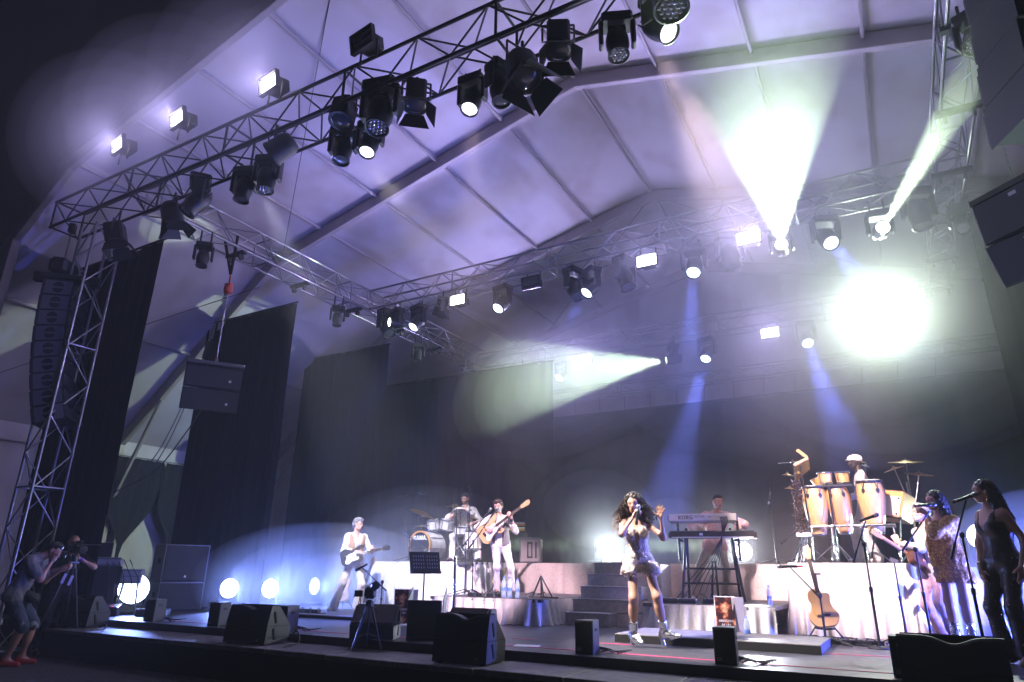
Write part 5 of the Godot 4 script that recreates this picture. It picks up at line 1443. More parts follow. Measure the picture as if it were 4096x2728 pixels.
	trousers(R, cloth("trousers_pink", col(0.50, 0.32, 0.38)), 0.03)
	shoes(R, mat("shoe_rust", col(0.22, 0.10, 0.08), 0.5))
	# --- photographer and cameraman ---
	R = person("person in a grey T-shirt, denim shorts and red shoes holding a camera to the eye", v(-11.1, 0, -5.5), {
		"H": 1.84, "skin": Color(0.40, 0.21, 0.15), "turn": 1.15, "pel": v(-0.19, 0.94, 0), "spine": v(0.32, 1, 0.05), "neckdir": v(1.0, 0.55, 0.1), "head": [1.25, 0.5, 0],
		"hand_r": v(0.16, 1.40, 0.14), "pole_r": v(-0.5, -1, 0.3), "hand_l": v(0.3, 1.27, -0.1), "pole_l": v(0.2, -1, -0.4),
		"foot_r": v(-0.13, 0.085, 0.1), "foot_l": v(0.05, 0.085, -0.14), "toe_r": v(1, -0.4, 0.35), "toe_l": v(1, -0.4, 0.1),
		"grip_r": {"fingers": v(0.3, 0.95, 0.0), "palm": v(0.3, -0.1, -0.9), "curl": [0.6, 0.65, 0.7, 0.75], "thumb": 0.5}, "grip_l": {"fingers": v(0.8, 0.2, 0.0), "palm": v(0, 1, 0), "curl": [0.9, 0.95, 1.0, 1.05]}})
	hair(R, "short", Color(0.02, 0.017, 0.015))
	shirt(R, cloth("tshirt_grey", col(0.13, 0.125, 0.13)), 0.36, -0.1, "t_shirt", 0.018, 0.03)
	trousers(R, cloth("denim", col(0.045, 0.065, 0.10)), 0.02, 0.06, 0.0, "shorts")
	for k in [["KL", "HL"], ["KR", "HR"]]:
		var kn: Vector3 = R[k[0]]
		var hp: Vector3 = R[k[1]]
		garment(R, "shorts_hem", [[kn.lerp(hp, 0.02), kn.lerp(hp, 0.08), 0.086, 0.086]], cloth("hem_white", col(0.3, 0.3, 0.3)), null, 0.0, 1.0, 80.0)
	shoes(R, mat("shoe_red", col(0.35, 0.012, 0.015), 0.5))
	garment(R, "hip_bag", [[R.pel + v(0.13, -0.02, 0.02), R.pel + v(0.24, -0.06, 0.02), 0.08, 0.07]], mat("bag_black", col(0.012, 0.012, 0.013), 0.7))
	var pc := thing("photo_camera", "black stills camera held to the eye of the person in grey", "camera", R.node.position + R.node.basis * v(0.19, 1.50, 0.06), R.node.rotation.y + 1.15)
	put("body", "dslr_body", func(q):
		rbx(q, v(0, 0, 0), v(0.14, 0.095, 0.06), 0.012)
		rbx(q, v(0, 0.055, 0), v(0.055, 0.03, 0.055), 0.008), M.black_plastic, pc)
	put("lens", "dslr_lens", func(q): lathe(q, [[0.034, 0.03], [0.036, 0.1], [0.04, 0.13], [0.03, 0.13]], 14, Transform3D(Basis(Vector3.RIGHT, PI / 2), Vector3.ZERO)), M.black_plastic, pc)
	R = person("bald person in black with glasses looking through a video camera on a tripod", v(-12.1, 0, -6.42), {
		"H": 1.82, "skin": Color(0.42, 0.22, 0.17), "turn": 0.1, "pel": v(0.02, 0.98, 0), "spine": v(0.03, 1, 0.1), "head": [0.15, 0.12, 0.06],
		"hand_l": v(0.16, 1.45, 0.32), "pole_l": v(1, -0.6, -0.2), "hand_r": v(-0.05, 1.3, 0.3), "pole_r": v(-1, -0.6, -0.2),
		"grip_l": {"fingers": v(-0.8, 0.35, 0.3), "palm": v(0, 1, 0.1), "curl": [0.7, 0.75, 0.8, 0.85], "thumb": 0.5}})
	shirt(R, mat("shirt_black", col(0.008, 0.008, 0.009), 0.9), 0.4, -0.12, "t_shirt", 0.016, 0.03)
	trousers(R, mat("trousers_black", col(0.01, 0.01, 0.012), 0.9), 0.03)
	shoes(R, M.shoe_black)
	garment(R, "wristband", [[R.WL.lerp(R.EL, 0.1), R.WL.lerp(R.EL, 0.17), 0.032, 0.033]], mat("band_violet", col(0.16, 0.05, 0.45), 0.6), null, 0.0, 1.0, 100.0, 0.009)
	for k in [-1, 1]:
		put("glasses_rim", "glasses_rim", func(q): lathe(q, [[0.019, -0.002], [0.022, 0.0], [0.019, 0.002], [0.017, 0.0], [0.019, -0.002]], 14, Transform3D(Basis(Vector3.RIGHT, PI / 2), Vector3.ZERO)), M.black_plastic, R.node, (R.head as Transform3D) * Transform3D(Basis.IDENTITY, v(k * 0.031, 0.004, 0.098)))

func mat_print(key: String, a: Color, b: Color, freq: float, scale: float) -> StandardMaterial3D:   # a printed cloth of light sprigs on dark
	if not M.has(key):
		var m := mat(key, Color.WHITE, 0.8)
		var la := a.linear_to_srgb()
		var lb := b.linear_to_srgb()
		m.albedo_texture = noise_tex(freq, 31, 256, 0.0, [[0.0, 0.52, 0.6, 1.0], [la, la, lb, lb]])
		m.uv1_triplanar = true; m.uv1_scale = Vector3.ONE * scale
	return M[key]

func mic_parts(t: Node3D, d: Vector3, ring := false) -> void:   # a hand microphone whose head lies along d from the grip
	var B := along(d)
	put("handle", "mic_handle", func(q): lathe(q, [[0.0, -0.13], [0.0165, -0.128], [0.017, -0.06], [0.0185, 0.02], [0.023, 0.06], [0.0, 0.06]], 12), M.black_plastic, t, Transform3D(B, Vector3.ZERO))
	put("grille", "mic_grille", func(q): lathe(q, [[0.021, 0.06], [0.027, 0.08], [0.0265, 0.1], [0.018, 0.118], [0.0, 0.122]], 12), M.grey_metal, t, Transform3D(B, Vector3.ZERO))
	if ring: put("ring", "mic_ring", func(q): cyl(q, v(0, -0.1, 0), v(0, -0.09, 0), 0.0178, -1, 12), mat("ring_red", col(0.7, 0.03, 0.08), 0.4), t, Transform3D(B, Vector3.ZERO))

func face_viewer(at: Vector3) -> float: return atan2(-at.x, -at.z)

# ---------- loudspeakers ----------
func wedge(label: String, at: Vector3, turn: float, w: float, h: float, d: float, grille_front := false) -> Node3D:   # stage monitor: its back (+z) upright, its grille sloping down behind
	var t := thing("stage_monitor", label, "loudspeaker", at, turn, "wedge monitors on the stage edge")
	var st := S()
	var n := 22
	var prof := func(x: float) -> Array:
		var dip := 0.055 * exp(-pow((x - 0.03) / (w * 0.16), 2.0))
		var hh := h - dip
		return [Vector2(0.0, 0.015), Vector2(-0.03, hh * 0.47), Vector2(-0.018, hh * 0.5), Vector2(-0.065, hh - 0.02), Vector2(-0.08, hh), Vector2(-0.19, hh - 0.005), Vector2(-d, hh * 0.45), Vector2(-d + 0.02, 0.015)]
	for i in n:
		var x0 := w * (float(i) / n - 0.5)
		var x1 := w * (float(i + 1) / n - 0.5)
		var a: Array = prof.call(x0)
		var b: Array = prof.call(x1)
		for k in a.size():
			var e := (k + 1) % a.size()
			quad(st, Vector3(x0, a[k].y, a[k].x), Vector3(x1, b[k].y, b[k].x), Vector3(x1, b[e].y, b[e].x), Vector3(x0, a[e].y, a[e].x))
	for s in [-1.0, 1.0]:
		var a: Array = prof.call(s * w / 2)
		for k in range(1, a.size() - 1):
			var p0 := Vector3(s * w / 2, a[0].y, a[0].x)
			var p1 := Vector3(s * w / 2, a[k].y, a[k].x)
			var p2 := Vector3(s * w / 2, a[k + 1].y, a[k + 1].x)
			if s > 0: tri(st, p0, p2, p1)
			else: tri(st, p0, p1, p2)
	obj("cabinet", st, M.speaker_paint, t)
	for s in [-1.0, 1.0]:
		for k in 2:
			block("handle", Vector3(s * (w / 2 + 0.002), h * (0.27 + 0.42 * k), -0.15), Vector3(0.012, h * 0.30, 0.035), M.black_cloth, t, Basis(Vector3.RIGHT, 0.3), 0.004)
		block("side_seam", Vector3(s * (w / 2 + 0.001), h * 0.47, -d * 0.5), Vector3(0.005, 0.008, d * 0.86), M.black_cloth, t)
	block("badge", Vector3(w * 0.32, h * 0.12, -0.001), Vector3(0.016, 0.022, 0.006), M.grey_metal, t)
	var g := block("grille", Vector3(0, h * 0.72 + 0.02, -(0.19 + d) / 2 - 0.01), Vector3(w - 0.05, 0.012, (d - 0.19) * 1.28), M.grille, t)
	g.rotation.x = -atan2(h * 0.55, d - 0.19)
	for s in [-1.0, 1.0]: block("foot", Vector3(s * w * 0.4, 0.008, -0.05), Vector3(0.04, 0.016, 0.04), M.black_cloth, t)
	return t

func fill_box(label: String, at: Vector3, turn: float) -> void:
	var t := thing("front_fill_speaker", label, "loudspeaker", at, turn, "small black boxes along the stage edge")
	put("cabinet", "ff_cab", func(st):
		plate(st, PackedVector2Array([v2(-0.105, 0.0), v2(0.105, 0.0), v2(0.075, -0.24), v2(-0.075, -0.24)]), 0.335, Transform3D(Basis(Vector3.RIGHT, Vector3(0, 0, 1), Vector3(0, -1, 0)), v(0, 0.1675, 0)))
		, M.speaker_paint, t)
	put("grille", "ff_grille", func(st): rbx(st, v(0, 0.168, 0.004), v(0.196, 0.32, 0.012), 0.004), M.grille_black, t)
	for s in [-1, 1]:
		var b := block("handle", v(s * 0.091, 0.24, -0.115), v(0.01, 0.026, 0.075), M.black_cloth, t)
		b.rotation.y = s * 0.124
	put("nameplate", "ff_plate", func(st): bx(st, v(-0.055, 0.05, 0.0115), v(0.066, 0.066, 0.003)), M.black_plastic, t)
	text_mesh("nameplate_letters", "ISE", 0.034, M.print_grey, t, Transform3D(Basis.IDENTITY, v(-0.055, 0.05, 0.0138)), true, 0.001)
	put("type_label", "ff_label", func(st):
		for k in 7:
			if k != 5: bx(st, v(-0.083 + k * 0.008, 0.312, 0.0108), v(0.0055, 0.006, 0.002)), M.print_grey, t)
	var st := S()
	for k in 5:
		var p := v(0.1 + 0.02 * k, 0.012 + 0.006 * k, -0.22 - 0.02 * k)
		tube(st, curve([v(0.06, 0.06, -0.24), p, p + v(0.08, 0.03 - 0.01 * k, 0.05), p + v(0.16, -0.005, -0.02 * k), p + v(0.22, 0.0, 0.05 - 0.03 * k)], 5), 0.006, 5)
	stuff(obj("cable_bundle", st, M.cable_black, t))

func v2(x: float, y: float) -> Vector2: return Vector2(x, y)

func line_box(t: Node3D, c: Vector3, B: Basis, w: float, h: float, d: float, key: String) -> Node3D:   # one loudspeaker of an array, tapering to the back
	var o := put("array_box", "la_" + key, func(st):
		plate(st, PackedVector2Array([v2(0, -h / 2), v2(0, h / 2), v2(-d, h * 0.36), v2(-d, -h * 0.36)]), w, Transform3D(Basis(Vector3(0, 0, 1), Vector3.UP, Vector3(-1, 0, 0)), Vector3.ZERO)), M.speaker_paint, t, Transform3D(B, c))
	put("grille", "lag_" + key, func(st): rbx(st, v(0, 0, 0.008), v(w - 0.02, h - 0.025, 0.02), 0.006), M.grille_black, o)
	return o

func chain(called: String, a: Vector3, b: Vector3, parent: Node, m: Material, sag := 0.0) -> void:
	var st := S()
	var L := a.distance_to(b)
	var n := int(L / 0.042)
	for i in n:
		var f := (i + 0.5) / n
		var p := a.lerp(b, f) - v(0, sag * 4.0 * f * (1.0 - f), 0)
		var B := along(b - a) * Basis(Vector3.UP, (i % 2) * PI / 2)
		bx(st, p + B * v(0.009, 0, 0), v(0.006, 0.05, 0.006), B)
		bx(st, p - B * v(0.009, 0, 0), v(0.006, 0.05, 0.006), B)
	stuff(obj(called, st, m, parent))

func loudspeakers() -> void:
	grain(mat("speaker_paint", col(0.026, 0.027, 0.031), 0.55), 6.0, 0.08, 41, 0.75, 1.0, 1.5)
	grain(mat("grille", col(0.075, 0.062, 0.055), 0.8), 14.0, 0.2, 42, 0.5, 1.0)
	grain(mat("grille_black", col(0.014, 0.014, 0.016), 0.7), 14.0, 0.2, 43, 0.5, 1.0)
	grain(mat("grille_grey", col(0.05, 0.05, 0.055), 0.7), 14.0, 0.2, 44, 0.6, 1.0)
	mat("print_grey", col(0.16, 0.16, 0.165), 0.6)
	wedge("wedge monitor at the left end of the front platform, beside the photographer", v(-11.75, 0.4, -6.5), 0.25, 0.62, 0.47, 0.44)
	wedge("wedge monitor on the front platform below the electric guitar player", v(-7.6, 0.4, -6.42), 0.08, 0.72, 0.47, 0.44)
	wedge("wedge monitor with dipped top on the front platform at the bottom centre", v(-4.25, 0.4, -6.4), 0.05, 0.66, 0.49, 0.44)
	wedge("big black wedge monitor cut by the bottom right corner of the picture", v(0.2, 0.4, -6.5), -0.02, 0.72, 0.49, 0.44)
	wedge("wedge monitor behind the one at bottom centre, its brown grille showing", v(-4.42, 0.5, -7.05), PI + 0.1, 0.52, 0.42, 0.42)
	wedge("wedge monitor with a rounded back left of the prompter box", v(-6.05, 0.5, -7.25), PI + 0.45, 0.55, 0.40, 0.42)
	var xs := [[-10.72, "small black box on the stage edge beside the first floor lamp"], [-9.15, "small black box on the stage edge below the second floor lamp"], [-7.72, "small black box on the stage edge right of the left wedge monitor"], [-3.13, "small black box on the stage edge in front of the stairs"], [-1.65, "small black box on the stage edge in front of the keyboards"], [-0.13, "small black box on the stage edge beside the corner wedge monitor"]]
	for x in xs: fill_box(x[1], v(x[0], 0.5, -7.13), 0.0 if x[0] > -8 else 0.15)
	# subwoofers at the left
	for k in 2:
		var t := thing("subwoofer", ["lower subwoofer of the stack at the left, half hidden by smoke", "upper subwoofer of the stack at the left with a small white badge"][k], "loudspeaker", v(-12.85, 0.5 + [0.0, 0.55][k], -9.15), 1.22, "subwoofers stacked at the left")
		var h: float = [0.545, 0.72][k]
		block("cabinet", v(0, h / 2, -0.4), v(0.86, h - 0.004, 0.8), M.speaker_paint, t, Basis.IDENTITY, 0.012)
		block("grille", v(0, h / 2, 0.012), v(0.80, h - 0.05, 0.02), M.grille_grey, t, Basis.IDENTITY, 0.006)
		for s in [-1, 1]:
			block("corner_rail", v(s * 0.42, h / 2, 0.012), v(0.02, h - 0.01, 0.03), M.grey_metal, t, Basis.IDENTITY, 0.004)
			block("handle", v(s * 0.432, h * 0.55, -0.3), v(0.006, 0.1, 0.2), M.black_cloth, t)
		block("top_rail", v(0, h - 0.012, 0.012), v(0.85, 0.018, 0.028), M.grey_metal, t)
		if k: block("badge", v(0.02, 0.1, 0.024), v(0.04, 0.04, 0.004), M.tape_white, t)
	# hanging pair under the left side truss
	var A := v(-11.1, 5.05, -7.85)
	var hang := thing("hanging_loudspeaker_pair", "pair of grey loudspeakers hanging on a red hoist beside the first curtain gap", "loudspeaker", A, 0.98)
	for k in 2:
		var B := Basis(Vector3.RIGHT, 0.10 + 0.20 * k)
		var o := line_box(hang, v(0, -0.24 - 0.43 * k, -0.04 - 0.09 * k), B, 1.02, 0.42, 0.55, "hang")
		block("face", v(0, 0, 0.022), v(0.98, 0.385, 0.01), M.grille_grey, o)
		block("badge", v(0.30, -0.05, 0.029), v(0.045, 0.045, 0.004), M.tape_white, o)
	block("bumper_bar", v(0, 0.02, -0.12), v(1.04, 0.07, 0.4), M.grey_metal, hang, Basis.IDENTITY, 0.01)
	block("bumper_bar", v(0, 0.07, -0.12), v(0.05, 0.06, 0.46), M.grey_metal, hang)
	rod("shackle", v(0, 0.08, -0.12), v(0, 0.2, -0.12), 0.018, M.red_paint, hang)
	var st := S()
	tube(st, curve([v(-0.1, -0.8, -0.2), v(-0.35, -1.4, -0.2), v(-0.75, -2.1, -0.25), v(-1.5, -2.6, -0.3)], 6), 0.012, 5)
	obj("speaker_cable", st, M.cable_black, hang)
	var hp := hang.position + hang.basis * v(0, 0, -0.12)
	var hoist := thing("chain_hoist", "red chain hoist hanging from the left side truss", "hoist", v(hp.x, 6.72, hp.z))
	put("motor", "hoist_motor", func(q):
		rbx(q, v(0, 0, 0), v(0.16, 0.24, 0.13), 0.03)
		rbx(q, v(0.02, -0.03, 0.05), v(0.1, 0.12, 0.1), 0.02), M.red_paint, hoist)
	rod("hook", v(0, 0.12, 0), v(0, 0.32, 0), 0.016, M.red_paint, hoist)
	for k in 2: rod("sling", v(0, 0.32, 0), v(-0.2 + 0.4 * k, 1.1, 0.12), 0.03, M.black_cloth, hoist)
	chain("chain", v(0.01, -0.12, 0), v(0.0, -1.48, 0), hoist, M.grey_metal)
	chain("slack_chain", v(-0.04, -0.1, 0), v(-2.2, -3.4, -0.5), hoist, M.dark_metal, 0.55)
	chain("slack_chain", v(-0.05, -0.1, 0.02), v(-2.5, -3.5, -0.4), hoist, M.dark_metal, 0.8)
	# left main array
	var la := thing("line_array", "tall column of black loudspeakers hanging left of the truss tower", "loudspeaker", v(-13.15, 6.25, -5.65), -0.75)
	var y := 0.0
	var zz := 0.0
	for k in 9:
		var an := 0.02 + 0.035 * k
		var B := Basis(Vector3.RIGHT, an)
		var o := line_box(la, v(0, y - 0.15, zz), B, 0.95, 0.295, 0.5, "main")
		for s in [-1, 1]:
			block("side_plate", v(s * 0.479, 0, -0.25), v(0.008, 0.26, 0.42), M.speaker_side, o) if M.has("speaker_side") else block("side_plate", v(s * 0.479, 0, -0.25), v(0.008, 0.26, 0.42), mat("speaker_side", col(0.10, 0.10, 0.115), 0.5), o)
			for e in [-1, 1]:
				put("port", "la_port", func(q): plate(q, half_disc(0.085), 0.006), M.black_cloth, o, Transform3D(Basis(Vector3(0, 0, -1), Vector3(0, e, 0), Vector3(1, 0, 0) * 1.0), v(s * 0.485, e * 0.02, -0.25)))
		y -= 0.30 * cos(an); zz -= 0.30 * sin(an)
	block("bumper", v(0, 0.08, -0.25), v(0.98, 0.1, 0.7), M.black_paint, la, Basis.IDENTITY, 0.01)
	block("bumper", v(0, 0.2, -0.2), v(0.12, 0.2, 1.1), M.black_paint, la, Basis.IDENTITY, 0.02)
	block("hoist_motor", v(0.0, 0.42, -0.1), v(0.75, 0.3, 0.3), M.black_paint, la, Basis(Vector3.BACK, -0.2), 0.06)
	chain("chain", v(0.1, 0.55, -0.1), v(0.1, 1.25, -0.1), la, M.dark_metal)
	block("hook_block", v(0.1, 1.22, -0.1), v(0.13, 0.2, 0.12), M.black_paint, la, Basis.IDENTITY, 0.02)
	# right main array seen from its side, cut by the picture edge
	var ra := thing("line_array", "black side of the loudspeaker column hanging at the top right corner", "loudspeaker", v(2.05, 8.3, -5.9), 0.35)
	for k in 8:
		var o := line_box(ra, v(0, -0.2 - 0.42 * k, -0.005 * k * k), Basis(Vector3.RIGHT, 0.012 * k), 1.0, 0.415, 0.7, "right")
		block("side_plate", v(-0.504, 0, -0.33), v(0.008, 0.412, 0.66), M.grille_black, o)
	var rf := thing("hanging_fill_speaker", "black hanging loudspeaker with a pale edge at the right border", "loudspeaker", v(1.62, 5.35, -8.0), -0.75)
	for k in 2:
		var B := Basis(Vector3.RIGHT, 0.15 + 0.22 * k)
		var o := line_box(rf, v(0, -0.28 - 0.50 * k, -0.05 - 0.1 * k), B, 0.95, 0.49, 0.75, "fill")
		block("face", v(0, 0, 0.022), v(0.91, 0.45, 0.01), M.grille_grey, o)
		block("side_edge", v(-0.479, 0, -0.04), v(0.006, 0.46, 0.09), mat("edge_white", col(0.55, 0.5, 0.56), 0.6), o)
		block("badge", v(-0.02, 0.17, 0.029), v(0.08, 0.04, 0.004), M.edge_white, o)
	block("bumper", v(0, 0.0, -0.3), v(0.98, 0.07, 0.6), M.black_paint, rf)
	chain("chain", v(-0.1, 0.05, -0.2), v(-0.1, 2.3, -0.2), rf, M.grey_metal)
	# prompter box in the middle of the stage edge
	var pr := thing("prompter_box", "black box with two triangular side wings in front of the music stand", "screen box", v(-5.38, 0.5, -7.3), 0.5)
	block("back_panel", v(0, 0.235, 0), v(0.43, 0.47, 0.06), M.black_paint, pr, Basis.IDENTITY, 0.008)
	for s in [-1.0, 1.0]:
		st = S()
		plate(st, PackedVector2Array([v2(0, 0.2), v2(0, 0.47), v2(0.36, 0.62), v2(0.36, 0.2)]), 0.012, Transform3D(Basis(v(0, 0, -1), v(0, 1, 0), v(1, 0, 0)), v(s * 0.225, 0, -0.03)))
		obj("wing", st, mat("wing_board", col(0.05, 0.055, 0.075), 0.6), pr)

func half_disc(r: float) -> PackedVector2Array:
	var p := PackedVector2Array()
	for i in 11:
		var a := PI * i / 10.0
		p.append(v2(cos(a) * r, sin(a) * r))
	return p

# ---------- stands, drums, guitars, keyboards ----------
func tripod(t: Node3D, o: Vector3, r: float, h: float, m: Material, rot := 0.3) -> void:
	for k in 3:
		var a := rot + TAU * k / 3
		rod("leg", o + v(0, h, 0), o + v(cos(a) * r, 0.012, sin(a) * r), 0.011, m, t)

func mic_stand(label: String, base: Vector3, height: float, m: Material, boom: Array = [], group := "microphone stands", rot := 0.3, legs := true) -> Node3D:   # boom: [pivot height, low end, high end] in world points
	var t := thing("mic_stand", label, "microphone stand", base, 0.0, group)
	if legs: tripod(t, Vector3.ZERO, 0.32, 0.1, m, rot)
	else: put("round_base", "stand_base", func(q): lathe(q, [[0.0, 0.0], [0.13, 0.0], [0.13, 0.015], [0.03, 0.03], [0.0, 0.03]], 18), m, t)
	rod("lower_pole", v(0, 0.02, 0), v(0, height * 0.55, 0), 0.0155, m, t)
	rod("upper_pole", v(0, height * 0.55, 0), v(0, height, 0), 0.0105, m, t)
	rod("clutch", v(0, height * 0.53, 0), v(0, height * 0.58, 0), 0.022, M.black_plastic, t)
	if boom.size():
		rod("boom", boom[0] - base, boom[1] - base, 0.009, m, t)
		rod("boom_grip", boom[0] - base, boom[0].lerp(boom[1], 0.28) - base, 0.014, M.black_plastic, t)
		put("joint", "stand_joint", func(q): rbx(q, Vector3.ZERO, v(0.05, 0.06, 0.05), 0.015), M.black_plastic, t, Transform3D(Basis.IDENTITY, v(0, height, 0)))
	return t

func mic(label: String, at: Vector3, dir: Vector3, ring := false) -> Node3D:
	var t := thing("microphone", label, "microphone", at, 0.0, "microphones")
	mic_parts(t, dir, ring)
	return t

func cymbal(t: Node3D, p: Vector3, r: float, tilt: Vector3, stand_to: Vector3, m: Material) -> void:
	var B := along(tilt)
	put("cymbal", "cym_%.2f" % r, func(q): lathe(q, [[r, 0.0], [r * 0.96, 0.006], [r * 0.3, 0.022], [r * 0.2, 0.035], [0.0, 0.05]], 26), m, t, Transform3D(B, p))
	rod("cymbal_felt", p, p + B.y * 0.07, 0.009, M.chrome, t)
	rod("cymbal_stand", stand_to, p, 0.011, M.chrome, t)

func drum(t: Node3D, called: String, c: Vector3, axis: Vector3, r: float, L: float, m: Material, head_m: Material, lugs := 6) -> Node3D:
	var B := along(axis)
	var st := S()
	cyl(st, v(0, -L / 2, 0), v(0, L / 2, 0), r, -1, 26, false)
	var o := obj(called, st, m, t)
	o.transform = Transform3D(B, c)
	for s in [-1.0, 1.0]:
		st = S()
		lathe(st, [[0.0, s * (L / 2 + 0.004)], [r - 0.008, s * (L / 2 + 0.004)]] if s > 0 else [[r - 0.008, s * (L / 2 + 0.004)], [0.0, s * (L / 2 + 0.004)]], 26)
		obj("drum_head", st, head_m if s > 0 else M.skin_white, o)
		st = S()
		lathe(st, [[r - 0.006, s * L / 2 - 0.012], [r + 0.012, s * L / 2 - 0.012], [r + 0.012, s * L / 2 + 0.012], [r - 0.008, s * L / 2 + 0.012]], 26, Transform3D.IDENTITY, false)
		obj("hoop", st, M.chrome, o)
	for k in lugs:
		var a := TAU * k / lugs + 0.2
		rod("lug", v(cos(a) * (r + 0.012), -L * 0.42, sin(a) * (r + 0.012)), v(cos(a) * (r + 0.012), L * 0.42, sin(a) * (r + 0.012)), 0.007, M.chrome, o)
	return o

func guitar_outline(kind: String) -> PackedVector2Array:   # neck towards +x, body round the origin, in metres
	if kind == "strat": return smooth_outline([[-0.20, 0.0], [-0.19, 0.11], [-0.10, 0.155], [0.0, 0.115], [0.07, 0.12], [0.17, 0.165], [0.235, 0.155], [0.20, 0.11], [0.14, 0.055], [0.15, -0.01], [0.165, -0.075], [0.19, -0.12], [0.14, -0.14], [0.05, -0.105], [-0.02, -0.115], [-0.11, -0.16], [-0.19, -0.11]])
	if kind == "cutaway": return smooth_outline([[-0.25, 0.0], [-0.235, 0.12], [-0.13, 0.185], [-0.01, 0.135], [0.05, 0.12], [0.12, 0.14], [0.20, 0.12], [0.235, 0.03], [0.22, -0.02], [0.17, -0.05], [0.17, -0.10], [0.13, -0.135], [0.05, -0.12], [-0.02, -0.135], [-0.13, -0.185], [-0.235, -0.12]])
	return smooth_outline([[-0.25, 0.0], [-0.235, 0.12], [-0.13, 0.185], [-0.01, 0.135], [0.05, 0.12], [0.13, 0.14], [0.21, 0.11], [0.235, 0.0], [0.21, -0.11], [0.13, -0.14], [0.05, -0.12], [-0.01, -0.135], [-0.13, -0.185], [-0.235, -0.12]])

func guitar(label: String, kind: String, at: Vector3, neck: Vector3, face: Vector3, m: Material, opt: Dictionary) -> Node3D:
	var t := thing(opt.get("name", "guitar"), label, "guitar", at)
	var x := neck.normalized()
	var z := (face - x * face.dot(x)).normalized()
	t.basis = Basis(x, z.cross(x), z)
	if opt.get("lefty_flip", false): t.basis = Basis(x, -(z.cross(x)), -z) 
	var thick: float = opt.get("thick", 0.045)
	var sc: float = opt.get("scale", 1.0)
	var nl: float = opt.get("neck", 0.45)
	var st := S()
	plate(st, guitar_outline(kind), thick, Transform3D(Basis.IDENTITY.scaled(v(sc, sc, 1)), Vector3.ZERO))
	obj("body", st, opt.get("side", m), t)
	if opt.has("top"):
		st = S()
		plate(st, guitar_outline(kind), 0.006, Transform3D(Basis.IDENTITY.scaled(v(sc * 0.985, sc * 0.985, 1)), v(0, 0, thick / 2 + 0.003)))
		obj("top_board", st, opt.top, t)
	var f := thick / 2
	var n0: float = opt.get("neck_from", 0.12) * sc
	block("neck", v(n0 + nl / 2, 0, f + 0.0), v(nl, 0.05, 0.028), opt.get("neck_m", M.neck_wood), t, Basis.IDENTITY, 0.008)
	block("fretboard", v(n0 + nl / 2 - 0.02, 0, f + 0.0165), v(nl + 0.02, 0.052, 0.007), M.fretboard, t)
	for k in 14: block("fret", v(n0 + nl - (nl - 0.04) * (1.0 - pow(0.944, k * 1.3 + 1)) * 1.15, 0, f + 0.0205), v(0.003, 0.05, 0.002), M.chrome, t)
	st = S()
	var hl: float = opt.get("head", 0.17)
	plate(st, smooth_outline([[0.0, -0.024], [hl * 0.3, -0.04], [hl * 0.8, -0.05], [hl, -0.02], [hl * 0.98, 0.03], [hl * 0.5, 0.034], [0.0, 0.024]], 3), 0.018, Transform3D(Basis.IDENTITY, v(n0 + nl, 0, f)))
	obj("headstock", st, opt.get("head_m", M.neck_wood), t)
	for k in opt.get("pegs", 6):
		rod("tuning_peg", v(n0 + nl + 0.035 + k * hl * 0.13 * 6.0 / opt.get("pegs", 6), 0.02, f), v(n0 + nl + 0.035 + k * hl * 0.13 * 6.0 / opt.get("pegs", 6), 0.062, f), 0.007, M.chrome, t)
	if opt.has("guard"):
		st = S()
		plate(st, smooth_outline([[-0.13, -0.105], [-0.10, -0.03], [-0.06, 0.03], [0.02, 0.05], [0.11, 0.055], [0.13, 0.02], [0.13, -0.06], [0.08, -0.085], [0.0, -0.09], [-0.07, -0.13]], 4), 0.004, Transform3D(Basis.IDENTITY.scaled(v(sc, sc, 1)), v(0, 0, f + 0.004)))
		obj("pickguard", st, opt.guard, t)
		for k in 3: block("pickup", v((0.085 - k * 0.062) * sc, 0, f + 0.01), v(0.018, 0.075, 0.014), opt.get("pickup_m", M.tape_white), t, Basis.IDENTITY, 0.004)
		block("bridge", v(-0.105 * sc, 0, f + 0.01), v(0.04, 0.08, 0.014), M.chrome, t, Basis.IDENTITY, 0.004)
	else:
		if opt.get("hole", true): put("sound_hole", "gtr_hole", func(q): lathe(q, [[0.05, 0.0], [0.0, 0.001]], 22, Transform3D(Basis(Vector3.RIGHT, PI / 2), Vector3.ZERO)), M.black_cloth, t, Transform3D(Basis.IDENTITY, v(0.07, 0, f + 0.0075)))
		block("bridge", v(-0.115, 0, f + 0.012), v(0.03, 0.16, 0.012), M.fretboard, t, Basis.IDENTITY, 0.004)
	for k in opt.get("strings", 6):
		var yy: float = (k - (opt.get("strings", 6) - 1) * 0.5) * 0.0085
		rod("string", v(-0.105 * sc, yy, f + 0.021), v(n0 + nl + 0.02, yy * 0.8, f + 0.022), 0.0009, M.chrome, t)
	return t

